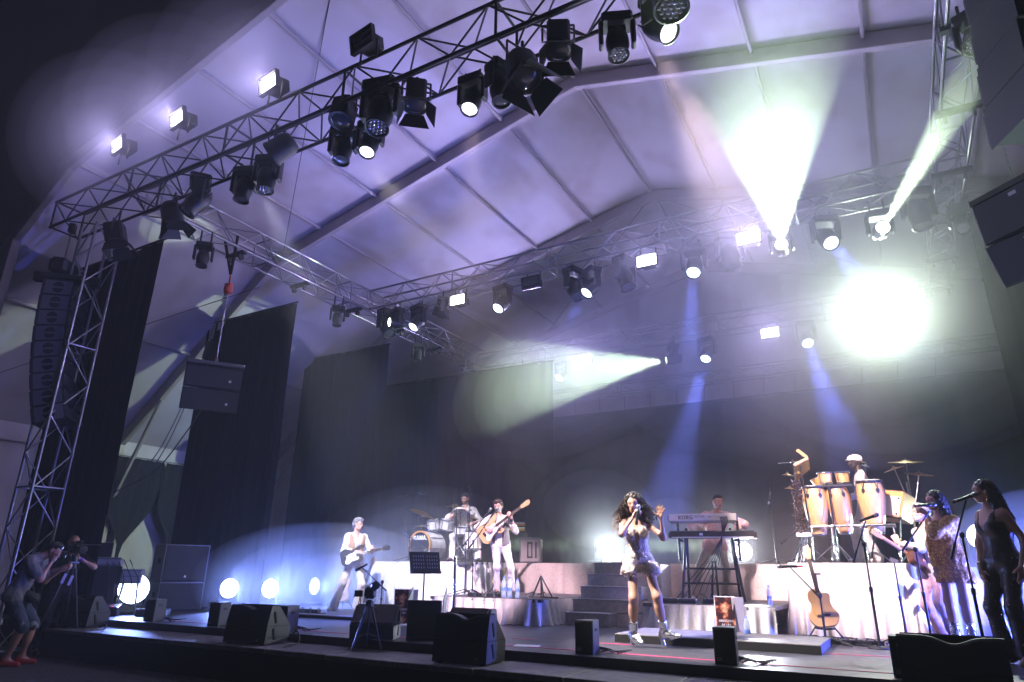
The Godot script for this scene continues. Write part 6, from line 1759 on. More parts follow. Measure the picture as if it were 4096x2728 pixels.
func band_gear() -> void:
	mat("skin_white", col(0.55, 0.54, 0.52), 0.6)
	mat("neck_wood", col(0.36, 0.20, 0.09), 0.4); mat("fretboard", col(0.05, 0.03, 0.02), 0.5)
	mat("brass", col(0.62, 0.42, 0.18), 0.28, 1.0); mat("old_brass", col(0.34, 0.24, 0.11), 0.4, 1.0)
	var pearl := mat("drum_pearl", col(0.60, 0.57, 0.53), 0.25)
	pearl.clearcoat_enabled = true; pearl.clearcoat = 0.6
	grain(pearl, 1.2, 0.02, 51, 0.78, 1.0)
	var cw := mat("conga_wood", col(0.60, 0.36, 0.15), 0.28)
	cw.clearcoat_enabled = true; cw.clearcoat = 0.7
	cw.albedo_texture = noise_tex(0.03, 52, 256, 0.0, [[0.2, 0.8], [col(0.72, 0.66, 0.55), col(1, 1, 1)]]); cw.uv1_triplanar = true; cw.uv1_scale = v(9, 0.5, 9)
	mat("conga_wood_dark", col(0.42, 0.21, 0.07), 0.28).clearcoat_enabled = true
	mat("spruce", col(0.62, 0.33, 0.12), 0.3).clearcoat_enabled = true
	mat("amber_wood", col(0.50, 0.24, 0.06), 0.3).clearcoat_enabled = true
	# --- drum kit, in a frame that looks at the viewer ---
	var at := v(-8.45, 1.5, -12.9)
	var kit := thing("drum_kit", "drum kit with white pearl drums and a black bass drum head on the left riser", "drum kit", at, face_viewer(at))
	var ax := v(-0.62, 0.0, 0.78).normalized()
	var bc := v(-0.86, 0.33, -0.02)
	var bd := drum(kit, "bass_drum", bc, ax, 0.30, 0.50, M.drum_pearl, M.black_plastic, 8)
	var st := S()
	lathe(st, [[0.285, 0.262], [0.318, 0.262], [0.318, 0.285], [0.285, 0.285]], 30, Transform3D.IDENTITY, false)
	obj("wooden_hoop", st, M.amber_wood, bd)
	var hb := facing(ax)
	text_mesh("lettering", "TAMA.", 0.125, mat("print_white", col(0.75, 0.75, 0.78), 0.5), kit, Transform3D(hb, bc + ax * 0.258 + v(0, 0.165, 0)), true, 0.002)
	for k in 2: block("logo_bar", bc + ax * 0.258 + v(0, 0.165, 0) + hb.x * (-0.205 + k * 0.018), v(0.008, 0.075, 0.003), M.print_white, kit, hb * Basis(Vector3.BACK, -0.25))
	put("port_ring", "bd_port", func(q): lathe(q, [[0.05, 0.0], [0.058, 0.004], [0.05, 0.008]], 18), M.chrome, bd, Transform3D(Basis.IDENTITY, v(0.13, 0.254, -0.1)))
	for s in [-1, 1]: rod("spur", bc + hb.x * s * 0.26 + ax * 0.1, bc + hb.x * s * 0.42 + ax * 0.25 + v(0, -0.32, 0), 0.011, M.chrome, kit)
	drum(kit, "rack_tom", v(-0.76, 0.80, -0.05), v(-0.15, 1, 0.25), 0.135, 0.20, M.drum_pearl, M.skin_white)
	drum(kit, "rack_tom", v(-0.46, 0.80, -0.0), v(0.1, 1, 0.25), 0.145, 0.21, M.drum_pearl, M.skin_white)
	drum(kit, "snare_drum", v(-0.12, 0.66, 0.28), v(0.0, 1, 0.12), 0.175, 0.15, M.drum_pearl, M.skin_white, 8)
	drum(kit, "floor_tom", v(0.12, 0.45, 0.34), v(0, 1, 0), 0.19, 0.36, M.drum_pearl, M.skin_white, 8)
	cymbal(kit, v(-1.10, 1.06, 0.0), 0.235, v(0.28, 1, 0.25), v(-1.12, 0.02, 0.05), M.old_brass)
	cymbal(kit, v(-0.26, 1.16, 0.3), 0.23, v(0.02, 1, 0.10), v(-0.16, 0.02, 0.32), M.old_brass)
	cymbal(kit, v(-0.86, 0.95, -0.15), 0.21, v(0.18, 1, 0.1), v(-0.95, 0.02, -0.2), M.brass)
	cymbal(kit, v(-1.03, 0.74, -0.05), 0.15, v(0.05, 1, 0.05), v(-1.03, 0.02, -0.05), M.old_brass)
	cymbal(kit, v(0.12, 0.93, 0.1), 0.17, v(0.05, 1, 0.05), v(0.14, 0.02, 0.1), M.old_brass)
	for p in [[v(-1.12, 0.02, 0.05), 0.1], [v(-0.16, 0.02, 0.32), 0.7], [v(0.14, 0.02, 0.1), 1.1]]: tripod(kit, p[0], 0.27, 0.32, M.chrome, p[1])
	for c in [[v(-1.12, 0.75, 0.05), v(-0.7, 0.78, 0.0)], [v(-0.85, 0.6, 0.0), v(-0.46, 0.74, 0.0)], [v(-0.2, 0.95, 0.31), v(0.1, 1.12, 0.2)]]: rod("rack_arm", c[0], c[1], 0.012, M.chrome, kit)
	var seat := thing("drum_throne", "round stool under the drummer", "stool", at + Basis(Vector3.UP, face_viewer(at)) * v(-0.04, 0, -0.1))
	put("cushion", "stool_top", func(q): lathe(q, [[0.0, 0.48], [0.17, 0.48], [0.18, 0.53], [0.15, 0.56], [0.0, 0.565]], 18), M.black_plastic, seat)
	rod("post", v(0, 0.1, 0), v(0, 0.49, 0), 0.02, M.chrome, seat)
	tripod(seat, Vector3.ZERO, 0.28, 0.22, M.chrome)
	# --- congas, bongos and the percussion rack ---
	var cg := [[v(-1.12, 1.93, -11.95), v(0.0, 1, 0.09), 1.0, M.conga_wood, "conga drum on the left of the row of three"], [v(-0.74, 1.94, -12.0), v(-0.08, 1, 0.08), 0.98, M.conga_wood_dark, "darker conga drum in the middle of the row of three"], [v(-0.31, 1.94, -11.95), v(0.0, 1, 0.09), 1.05, M.conga_wood, "conga drum on the right of the row of three"]]
	for c in cg:
		var t := thing("conga_drum", c[4], "drum", c[0], 0.1, "three conga drums")
		t.basis = along(c[1]) * Basis(Vector3.UP, 0.4)
		var s: float = c[2]
		put("shell", "conga_shell", func(q): lathe(q, [[0.098, 0.0], [0.108, 0.03], [0.135, 0.16], [0.168, 0.33], [0.19, 0.48], [0.188, 0.58], [0.172, 0.68], [0.15, 0.745]], 30), c[3], t, Transform3D(Basis.IDENTITY.scaled(Vector3.ONE * s), Vector3.ZERO))
		put("drum_head", "conga_head", func(q): lathe(q, [[0.15, 0.745], [0.152, 0.765], [0.145, 0.77], [0.0, 0.772]], 26), M.skin_white, t, Transform3D(Basis.IDENTITY.scaled(Vector3.ONE * s), Vector3.ZERO))
		put("rim", "conga_rim", func(q): lathe(q, [[0.152, 0.725], [0.176, 0.727], [0.178, 0.76], [0.155, 0.765]], 26), M.dark_metal, t, Transform3D(Basis.IDENTITY.scaled(Vector3.ONE * s), Vector3.ZERO))
		put("base_ring", "conga_base", func(q): lathe(q, [[0.094, -0.012], [0.104, -0.012], [0.106, 0.028], [0.1, 0.03]], 22), M.chrome, t, Transform3D(Basis.IDENTITY.scaled(Vector3.ONE * s), Vector3.ZERO))
		for k in 6:
			var a := TAU * k / 6 + 0.35
			var B := facing(v(cos(a), 0, sin(a)))
			put("lug_plate", "conga_lug", func(q): plate(q, PackedVector2Array([v2(-0.022, 0.04), v2(0.022, 0.04), v2(0.026, 0.0), v2(0.0, -0.038), v2(-0.026, 0.0)]), 0.014), M.dark_metal, t, Transform3D(B, v(cos(a), 0, sin(a)) * 0.19 * s + v(0, 0.6 * s, 0)))
			for e in [-1, 1]: rod("tuning_rod", v(cos(a), 0, sin(a)) * 0.193 * s + v(0, 0.63 * s, 0), v(cos(a + e * 0.12), 0, sin(a + e * 0.12)) * 0.176 * s + v(0, 0.735 * s, 0), 0.005, M.dark_metal, t)
	var rack := thing("conga_rack", "chrome rack of bars and legs holding the congas", "drum rack", v(-0.72, 1.5, -11.98))
	for z in [-0.16, 0.2]: rod("rail", v(-0.62, 0.55, z), v(0.68, 0.55, z), 0.018, M.chrome, rack)
	for x in [-0.6, -0.2, 0.2, 0.64]:
		for z in [-1, 1]: rod("leg", v(x, 0.56, 0.16 * z), v(x + 0.04 * signf(x), 0.015, 0.3 * z), 0.014, M.chrome, rack)
		rod("cross_bar", v(x, 0.55, -0.17), v(x, 0.55, 0.21), 0.012, M.chrome, rack)
	rod("upright", v(-0.16, 0.02, 0.28), v(-0.16, 1.16, 0.22), 0.016, M.chrome, rack)
	tripod(rack, v(-0.16, 0, 0.28), 0.36, 0.3, M.chrome, 0.9)
	block("bongo_bar", v(-0.13, 1.165, 0.2), v(0.62, 0.035, 0.035), M.dark_metal, rack, Basis.IDENTITY, 0.008)
	for c in [[v(-0.92, 2.82, -11.9), 0.11, "smaller wooden bongo above the congas, on the left"], [v(-0.67, 2.82, -11.95), 0.108, "wooden bongo above the congas beside the capped player"]]:
		var t := thing("bongo_drum", c[2], "drum", c[0], 0.0, "bongos above the congas")
		t.basis = along(v(0, 1, 0.12))
		var r: float = c[1]
		put("shell", "bongo_shell_%.3f" % r, func(q): lathe(q, [[r * 0.84, -0.095], [r, 0.05], [r * 0.99, 0.08]], 26), M.conga_wood, t)
		put("drum_head", "bongo_head_%.3f" % r, func(q): lathe(q, [[r * 0.99, 0.082], [0.0, 0.088]], 22), M.skin_white, t)
		for y in [[-0.095, 0.86], [0.075, 1.04]]: put("hoop", "bongo_hoop_%.3f_%.3f" % [r, y[0]], func(q): lathe(q, [[r * y[1], y[0] - 0.012], [r * y[1] + 0.01, y[0] - 0.01], [r * y[1] + 0.01, y[0] + 0.012], [r * y[1] - 0.004, y[0] + 0.012]], 22), M.chrome, t)
		for k in 4: rod("tuning_rod", v(cos(k * PI / 2 + 0.6) * r * 1.08, -0.09, sin(k * PI / 2 + 0.6) * r * 1.08), v(cos(k * PI / 2 + 0.6) * r * 1.1, 0.08, sin(k * PI / 2 + 0.6) * r * 1.1), 0.005, M.chrome, t)
	# bell tree side: rack of small percussion with seed pod shaker, bar chimes and small cymbals
	var pr := thing("percussion_stand", "stand hung with bar chimes, dark seed pods, bells and small cymbals", "percussion", v(-1.36, 1.5, -11.75), 0.2)
	rod("pole", v(0, 0.02, 0), v(0, 1.62, 0), 0.014, M.chrome, pr)
	rod("pole", v(0.14, 0.02, 0.05), v(0.1, 1.5, 0.05), 0.012, M.chrome, pr)
	tripod(pr, Vector3.ZERO, 0.34, 0.35, M.chrome, 0.2)
	rod("arm", v(-0.22, 1.56, 0), v(0.1, 1.57, 0), 0.009, M.chrome, pr)
	block("chime_bar", v(0.12, 1.57, 0.02), v(0.26, 0.045, 0.04), M.spruce, pr, Basis(Vector3.BACK, 0.45), 0.006)
	for k in 16: rod("chime_tube", v(0.02 + k * 0.0145, 1.51 + k * 0.007, 0.02), v(0.02 + k * 0.0145, 1.26 + k * 0.012, 0.02), 0.0045, M.brass, pr)
	block("clapper_board", v(0.16, 1.70, 0.0), v(0.2, 0.05, 0.02), M.amber_wood, pr, Basis(Vector3.BACK, -0.75), 0.005)
	var g := RandomNumberGenerator.new()
	g.seed = 4
	st = S()
	for k in 330:
		var a := g.randf() * TAU
		var r := 0.045 + 0.03 * g.randf()
		var p := v(cos(a) * r, 1.28 - 0.85 * g.randf(), 0.04 + sin(a) * r)
		var d := v(g.randf_range(-1, 1), g.randf_range(-1, 0.4), g.randf_range(-1, 1)).normalized()
		lathe(st, [[0.0, -0.022], [0.010, -0.008], [0.012, 0.008], [0.0, 0.02]], 5, Transform3D(along(d), p))
	stuff(obj("seed_pods", st, mat("seed_pod", col(0.035, 0.016, 0.012), 0.35), pr))
	for c in [[v(-0.11, 1.36, 0.02), 0.075], [v(-0.1, 1.14, 0.03), 0.08], [v(0.06, 1.38, 0.03), 0.06]]: cymbal(pr, c[0], c[1], v(0.1, 1, 0.15), v(0, c[0].y - 0.02, 0), M.brass)
	for k in 3: rod("side_arm", v(0, 0.9 - 0.17 * k, 0), v(-0.12, 0.9 - 0.17 * k, 0.02), 0.008, M.chrome, pr)
	block("cowbell", v(0.02, 0.42, 0.05), v(0.22, 0.06, 0.1), M.tape_white, pr, Basis.IDENTITY, 0.01)
	var sd := thing("small_drum", "small amber drum tilted beside the bar chimes", "drum", v(-1.06, 2.80, -12.2))
	sd.basis = along(v(-0.35, 1, 0.2))
	put("shell", "sd_shell", func(q): lathe(q, [[0.07, -0.11], [0.11, 0.06]], 22), M.amber_wood, sd)
	put("drum_head", "sd_head", func(q): lathe(q, [[0.112, 0.062], [0.0, 0.066]], 22), M.skin_white, sd)
	rod("bracket", v(0, -0.1, 0), v(0.0, -0.42, 0), 0.012, M.chrome, sd)
	# big cymbals behind the wooden box
	var cs := thing("cymbal_stand", "stand of big dull cymbals behind the wooden box drum at the right", "cymbals", v(0.2, 1.5, -12.9))
	cymbal(cs, v(0.06, 1.62, 0.0), 0.27, v(0.05, 1, 0.18), v(0.02, 0.3, 0), M.old_brass)
	cymbal(cs, v(-0.12, 1.5, 0.12), 0.17, v(-0.3, 1, 0.1), v(0.02, 0.9, 0), M.old_brass)
	cymbal(cs, v(0.22, 1.42, -0.1), 0.22, v(0.15, 1, 0.2), v(0.02, 0.7, 0), M.brass)
	rod("pole", v(0.02, 0.02, 0), v(0.02, 1.3, 0), 0.015, M.chrome, cs)
	tripod(cs, v(0.02, 0, 0), 0.34, 0.35, M.chrome, 0.5)
	var sc := thing("cymbal_stand", "small stacked splash cymbals behind the white flat cap", "cymbals", v(-0.46, 1.5, -13.3))
	cymbal(sc, v(0.03, 1.72, 0), 0.10, v(0.1, 1, 0.2), v(0, 0.1, 0), M.brass)
	cymbal(sc, v(0.1, 1.65, 0.02), 0.09, v(0.4, 1, 0.2), v(0, 0.1, 0), M.chrome)
	tripod(sc, Vector3.ZERO, 0.3, 0.3, M.chrome)
	var bxd := thing("box_drum", "tilted wooden box drum with a pale front right of the congas", "drum", v(-0.03, 2.36, -12.35), -0.5)
	bxd.basis = Basis(Vector3.UP, -0.45) * Basis(Vector3.RIGHT, -0.25) * Basis(Vector3.BACK, -0.18)
	block("case", v(0, 0, 0), v(0.46, 0.42, 0.36), M.amber_wood, bxd, Basis.IDENTITY, 0.015)
	block("front_board", v(0.02, -0.03, 0.185), v(0.36, 0.30, 0.012), mat("maple_pale", col(0.62, 0.52, 0.46), 0.4), bxd, Basis.IDENTITY, 0.004)
	block("top_board", v(0, 0.214, 0), v(0.45, 0.012, 0.35), mat("rosewood", col(0.20, 0.10, 0.075), 0.3), bxd, Basis.IDENTITY, 0.004)
	for k in 4: put("rubber_foot", "box_foot", func(q): cyl(q, v(0, 0, -0.01), v(0, 0, 0.012), 0.016, -1, 10), M.black_plastic, bxd, Transform3D(Basis.IDENTITY, v(0.02 + 0.15 * (1 if k & 1 else -1), -0.03 + 0.12 * (1 if k & 2 else -1), 0.193)))
	for x in [-1, 1]: rod("stand_leg", v(x * 0.18, -0.2, 0.1), v(x * 0.22, -0.86, 0.0), 0.014, M.dark_metal, bxd)
	rod("stand_bar", v(-0.25, -0.2, 0.16), v(0.25, -0.2, 0.16), 0.02, M.black_plastic, bxd)
	# --- keyboards ---
	var ka := v(-2.72, 0.9, -11.3)
	var ky := face_viewer(ka) - 0.06
	var ks := thing("keyboard_stand", "black two tier keyboard stand of slanting tubes", "stand", ka, ky)
	for s in [-1.0, 1.0]:
		rod("leg", v(s * 0.34, 1.12, 0.06), v(s * 0.47, 0.02, 0.1), 0.022, M.black_paint, ks)
		rod("leg", v(s * 0.34, 1.12, 0.06), v(s * 0.40, 0.02, -0.32), 0.022, M.black_paint, ks)
		rod("post", v(s * 0.46, 0.62, 0.16), v(s * 0.46, 1.22, 0.14), 0.02, M.black_paint, ks)
		block("upper_arm", v(s * 0.46, 1.19, 0.0), v(0.05, 0.035, 0.34), M.black_paint, ks, Basis(Vector3.RIGHT, 0.15), 0.008)
		block("lower_arm", v(s * 0.42, 0.93, 0.0), v(0.05, 0.035, 0.38), M.black_paint, ks, Basis.IDENTITY, 0.008)
	for y in [[0.50, 0.40], [0.28, 0.43]]:
		rod("cross_bar", v(-y[1], y[0], 0.08), v(y[1], y[0], 0.08), 0.016, M.black_paint, ks)
	rod("centre_tube", v(-0.03, 0.02, -0.1), v(0.02, 0.62, -0.1), 0.018, M.black_paint, ks)
	rod("centre_tube", v(0.07, 0.02, -0.1), v(0.06, 0.62, -0.1), 0.018, M.black_paint, ks)
	var k1 := thing("keyboard", "upper silver keyboard with dark lettering on its back", "keyboard", ka + Basis(Vector3.UP, ky) * v(-0.07, 1.29, 0.0), ky, "two keyboards on one stand")
	mat("synth_silver", col(0.52, 0.52, 0.46), 0.4, 0.2)
	put("case", "synth_case", func(q): plate(q, PackedVector2Array([v2(0.17, -0.055), v2(0.17, 0.045), v2(0.14, 0.055), v2(-0.02, 0.03), v2(-0.17, 0.0), v2(-0.17, -0.05), v2(0.0, -0.085)]), 1.05, Transform3D(Basis(v(0, 0, 1), v(0, 1, 0), v(-1, 0, 0)), Vector3.ZERO)), M.synth_silver, k1)
	for s in [-1, 1]: block("end_cap", v(s * 0.535, -0.01, 0.0), v(0.022, 0.10, 0.33), mat("synth_blue", col(0.16, 0.17, 0.28), 0.4), k1, Basis.IDENTITY, 0.008)
	text_mesh("lettering", "KORG", 0.088, M.black_paint, k1, Transform3D(Basis.IDENTITY, v(-0.26, -0.005, 0.1715)))
	text_mesh("lettering", "TRITON", 0.05, M.black_paint, k1, Transform3D(Basis.IDENTITY, v(-0.045, 0.008, 0.1715)), false)
	st = S()
	for k in 17: cyl(st, v(0.09 + k * 0.018 + (0.01 if k > 3 else 0.0), 0.002, 0.17), v(0.09 + k * 0.018 + (0.01 if k > 3 else 0.0), 0.002, 0.174), 0.0075 if k in [1, 2, 3] else 0.004, -1, 8)
	stuff(obj("sockets", st, M.black_paint, k1))
	for k in 36: block("white_key", v(-0.47 + k * 0.0265, 0.018, -0.10), v(0.0245, 0.014, 0.13), mat("key_white", col(0.7, 0.7, 0.68), 0.3), k1, Basis.IDENTITY)
	var k2 := thing("keyboard", "lower black keyboard under the silver one", "keyboard", ka + Basis(Vector3.UP, ky) * v(0.06, 1.02, 0.02), ky, "two keyboards on one stand")
	put("case", "synth_case2", func(q): plate(q, PackedVector2Array([v2(0.18, -0.06), v2(0.18, 0.045), v2(0.12, 0.062), v2(-0.18, 0.04), v2(-0.18, -0.05)]), 1.3, Transform3D(Basis(v(0, 0, 1), v(0, 1, 0), v(-1, 0, 0)), Vector3.ZERO)), M.black_plastic, k2)
	for s in [-1, 1]: block("end_cap", v(s * 0.665, -0.008, 0.0), v(0.03, 0.09, 0.30), M.black_plastic, k2, Basis(Vector3.UP, 0), 0.012)
	text_mesh("lettering", "88", 0.05, M.print_white, k2, Transform3D(Basis.IDENTITY, v(-0.16, 0.0, 0.1815)))
	block("back_strip", v(0.0, -0.045, 0.182), v(1.26, 0.016, 0.004), M.synth_silver, k2)
	for k in 46: block("white_key", v(-0.6 + k * 0.0262, 0.06, -0.06), v(0.0242, 0.014, 0.14), M.key_white, k2)
	st = S()
	for k in 6: tube(st, curve([v(0.28 + 0.02 * k, -0.0, 0.19), v(0.3 + 0.015 * k, -0.12, 0.24), v(0.26 - 0.02 * k, -0.5, 0.2), v(0.1 - 0.08 * k, -1.0, 0.12), v(0.02 - 0.1 * k, -1.25, 0.2)], 7), 0.006, 4)
	stuff(obj("cables", st, M.cable_black, k1))
	for p in [[-0.35, 0.12, "sustain pedal with a curl of cable on the keyboard riser"], [0.0, 0.05, "flat effects box on the floor under the keyboards"], [-0.62, 0.1, "small mixer with cables at the left end of the keyboard riser"]]:
		var t := thing("floor_pedal", p[2], "pedal", ka + Basis(Vector3.UP, ky) * v(p[0], 0, 0.45 + p[1]), ky, "pedals on the keyboard riser")
		block("case", v(0, 0.035, 0), v(0.26, 0.06, 0.16), M.black_plastic, t, Basis.IDENTITY, 0.01)
		block("plate", v(0, 0.068, 0), v(0.2, 0.006, 0.12), M.grey_metal, t)
		st = S()
		tube(st, curve([v(0.1, 0.05, 0), v(0.2, 0.14, 0.05), v(0.3, 0.05, 0.0), v(0.2, 0.01, -0.1), v(0.4, 0.01, -0.15)], 6), 0.006, 4)
		stuff(obj("cable", st, M.cable_black, t))
	# --- guitars ---
	var gp := v(-9.75, 0.56, -10.65)
	var gB := Basis(Vector3.UP, face_viewer(gp))
	var lacq := mat("lacquer_black", col(0.012, 0.012, 0.016), 0.2)
	lacq.clearcoat_enabled = true
	guitar("dark electric guitar with a white pickguard held by the grey haired player", "strat", gp + gB * v(0.0, 1.01, 0.235), gB * v(0.96, 0.24, 0.05), gB * v(0.15, 0.1, 1), lacq, {"name": "electric_guitar", "guard": M.tape_white, "head_m": lacq, "scale": 1.05, "neck": 0.47})
	var bp := v(-6.91, 0.9, -11.85)
	var bB := Basis(Vector3.UP, face_viewer(bp))
	mat("natural_wood", col(0.52, 0.30, 0.12), 0.25).clearcoat_enabled = true
	guitar("amber electric bass with a white pickguard held by the curly haired player", "strat", bp + bB * v(-0.25, 1.18, 0.21), bB * v(0.80, 0.60, 0.05), bB * v(0.1, 0.1, 1), M.natural_wood, {"name": "electric_bass", "guard": M.tape_white, "scale": 1.22, "neck": 0.58, "neck_from": 0.14, "head": 0.21, "head_m": M.natural_wood, "pegs": 4, "strings": 4})
	var ap := v(0.25, 0.5, -10.9)
	var aB := Basis(Vector3.UP, face_viewer(ap))
	guitar("acoustic guitar with dark sides played behind the golden dress", "flat", ap + aB * v(-0.02, 1.02, 0.06), aB * v(-0.55, 0.42, 0.5), aB * v(-0.9, 0.1, -0.1), M.spruce, {"name": "acoustic_guitar", "thick": 0.1, "side": mat("dark_wood", col(0.08, 0.035, 0.02), 0.3), "top": M.spruce, "neck": 0.42, "neck_from": 0.2})
	for q in [["honey coloured cutaway guitar on a stand in front of the long white skirt", "cutaway", v(-1.07, 0.92, -10.35), v(-0.16, 1, -0.22), v(0.12, 0.3, 1), M.spruce, 0.09, false], ["pale acoustic guitar on a stand behind the electric guitar player", "flat", v(-10.62, 0.93, -11.4), v(0.06, 1, -0.25), v(0.6, 0.25, 0.8), mat("pale_spruce", col(0.66, 0.46, 0.28), 0.35), 0.1, true], ["amber bass guitar on a stand behind the bass player's legs", "strat", v(-7.50, 1.22, -12.75), v(-0.08, 1, -0.25), v(0.4, 0.2, 1), M.natural_wood, 0.045, false], ["dark red electric guitar on a stand left of the drum riser", "strat", v(-9.95, 0.88, -11.3), v(0.1, 1, -0.3), v(0.5, 0.3, 0.9), mat("cherry", col(0.16, 0.03, 0.03), 0.25), 0.045, false]]:
		var o := {"name": "guitar", "thick": q[6], "neck": 0.43, "neck_from": 0.2, "hole": q[7]}
		if q[1] != "strat": o["side"] = M.amber_wood; o["top"] = q[5]
		else: o["guard"] = M.black_plastic; o["neck_from"] = 0.12; o["pickup_m"] = M.black_paint
		if q[1] == "cutaway": o["head_m"] = M.amber_wood
		var t := guitar(q[0], q[1], q[2], q[3], q[4], q[5], o)
		var gs := thing("guitar_stand", "folding black stand under the " + q[0].split(" on a stand")[0], "stand", v(q[2].x, 0.5 if q[2].y < 1.0 else 0.9, q[2].z - 0.06), face_viewer(q[2]), "guitar stands")
		var y: float = q[2].y - gs.position.y
		tripod(gs, v(0, 0, -0.05), 0.27, 0.32, M.black_paint, 0.52)
		rod("pole", v(0, 0.2, -0.07), v(-0.03, y + 0.42, -0.2), 0.012, M.black_paint, gs)
		for s in [-1, 1]: rod("cradle_arm", v(0, 0.14, -0.03), v(s * 0.11, y - 0.26, 0.12), 0.011, M.black_paint, gs)
		rod("neck_yoke", v(-0.09, y + 0.42, -0.16), v(0.04, y + 0.42, -0.16), 0.013, M.black_paint, gs)
	var es := thing("guitar_stand", "empty folded A shaped guitar stand on the bass riser", "stand", v(-5.42, 0.9, -10.6), 0.3, "guitar stands")
	for s in [-1, 1]:
		rod("leg", v(0.0, 0.36, 0), v(s * 0.11 + 0.1, 0.015, s * 0.08), 0.013, M.black_paint, es)
		rod("leg", v(0.0, 0.36, 0), v(s * 0.11 - 0.06, 0.015, s * 0.08 - 0.05), 0.013, M.black_paint, es)
		rod("foot_bar", v(s * 0.11 - 0.12, 0.02, s * 0.1), v(s * 0.11 + 0.2, 0.02, s * 0.1), 0.012, M.black_paint, es)
	for s in [-1, 1]: rod("hook_arm", v(s * 0.1 - 0.03, 0.1, 0.0), v(s * 0.1 - 0.15, 0.06, 0.08), 0.01, M.black_paint, es)

func bottle(label: String, at: Vector3, h: float) -> void:
	var t := thing("water_bottle", label, "bottle", at, 0.0, "clear water bottles")
	if not M.has("bottle_clear"):
		var m := mat("bottle_clear", Color(0.8, 0.88, 1.0, 0.35), 0.12)
		m.transparency = BaseMaterial3D.TRANSPARENCY_ALPHA
	put("body", "bottle_body", func(q): lathe(q, [[0.0, 0.0], [0.032, 0.002], [0.034, 0.04], [0.032, 0.08], [0.034, 0.12], [0.034, 0.17], [0.028, 0.2], [0.013, 0.228], [0.013, 0.242]], 14), M.bottle_clear, t, Transform3D(Basis.IDENTITY.scaled(Vector3.ONE * h / 0.25), Vector3.ZERO))
	put("label_band", "bottle_label", func(q): cyl(q, v(0, 0.085, 0), v(0, 0.125, 0), 0.0347, -1, 14, false), mat("label_blue", col(0.08, 0.16, 0.5), 0.5), t, Transform3D(Basis.IDENTITY.scaled(Vector3.ONE * h / 0.25), Vector3.ZERO))
	put("cap", "bottle_cap", func(q): cyl(q, v(0, 0.24, 0), v(0, 0.256, 0), 0.0145, -1, 12), mat("cap_blue", col(0.1, 0.2, 0.6), 0.4), t, Transform3D(Basis.IDENTITY.scaled(Vector3.ONE * h / 0.25), Vector3.ZERO))

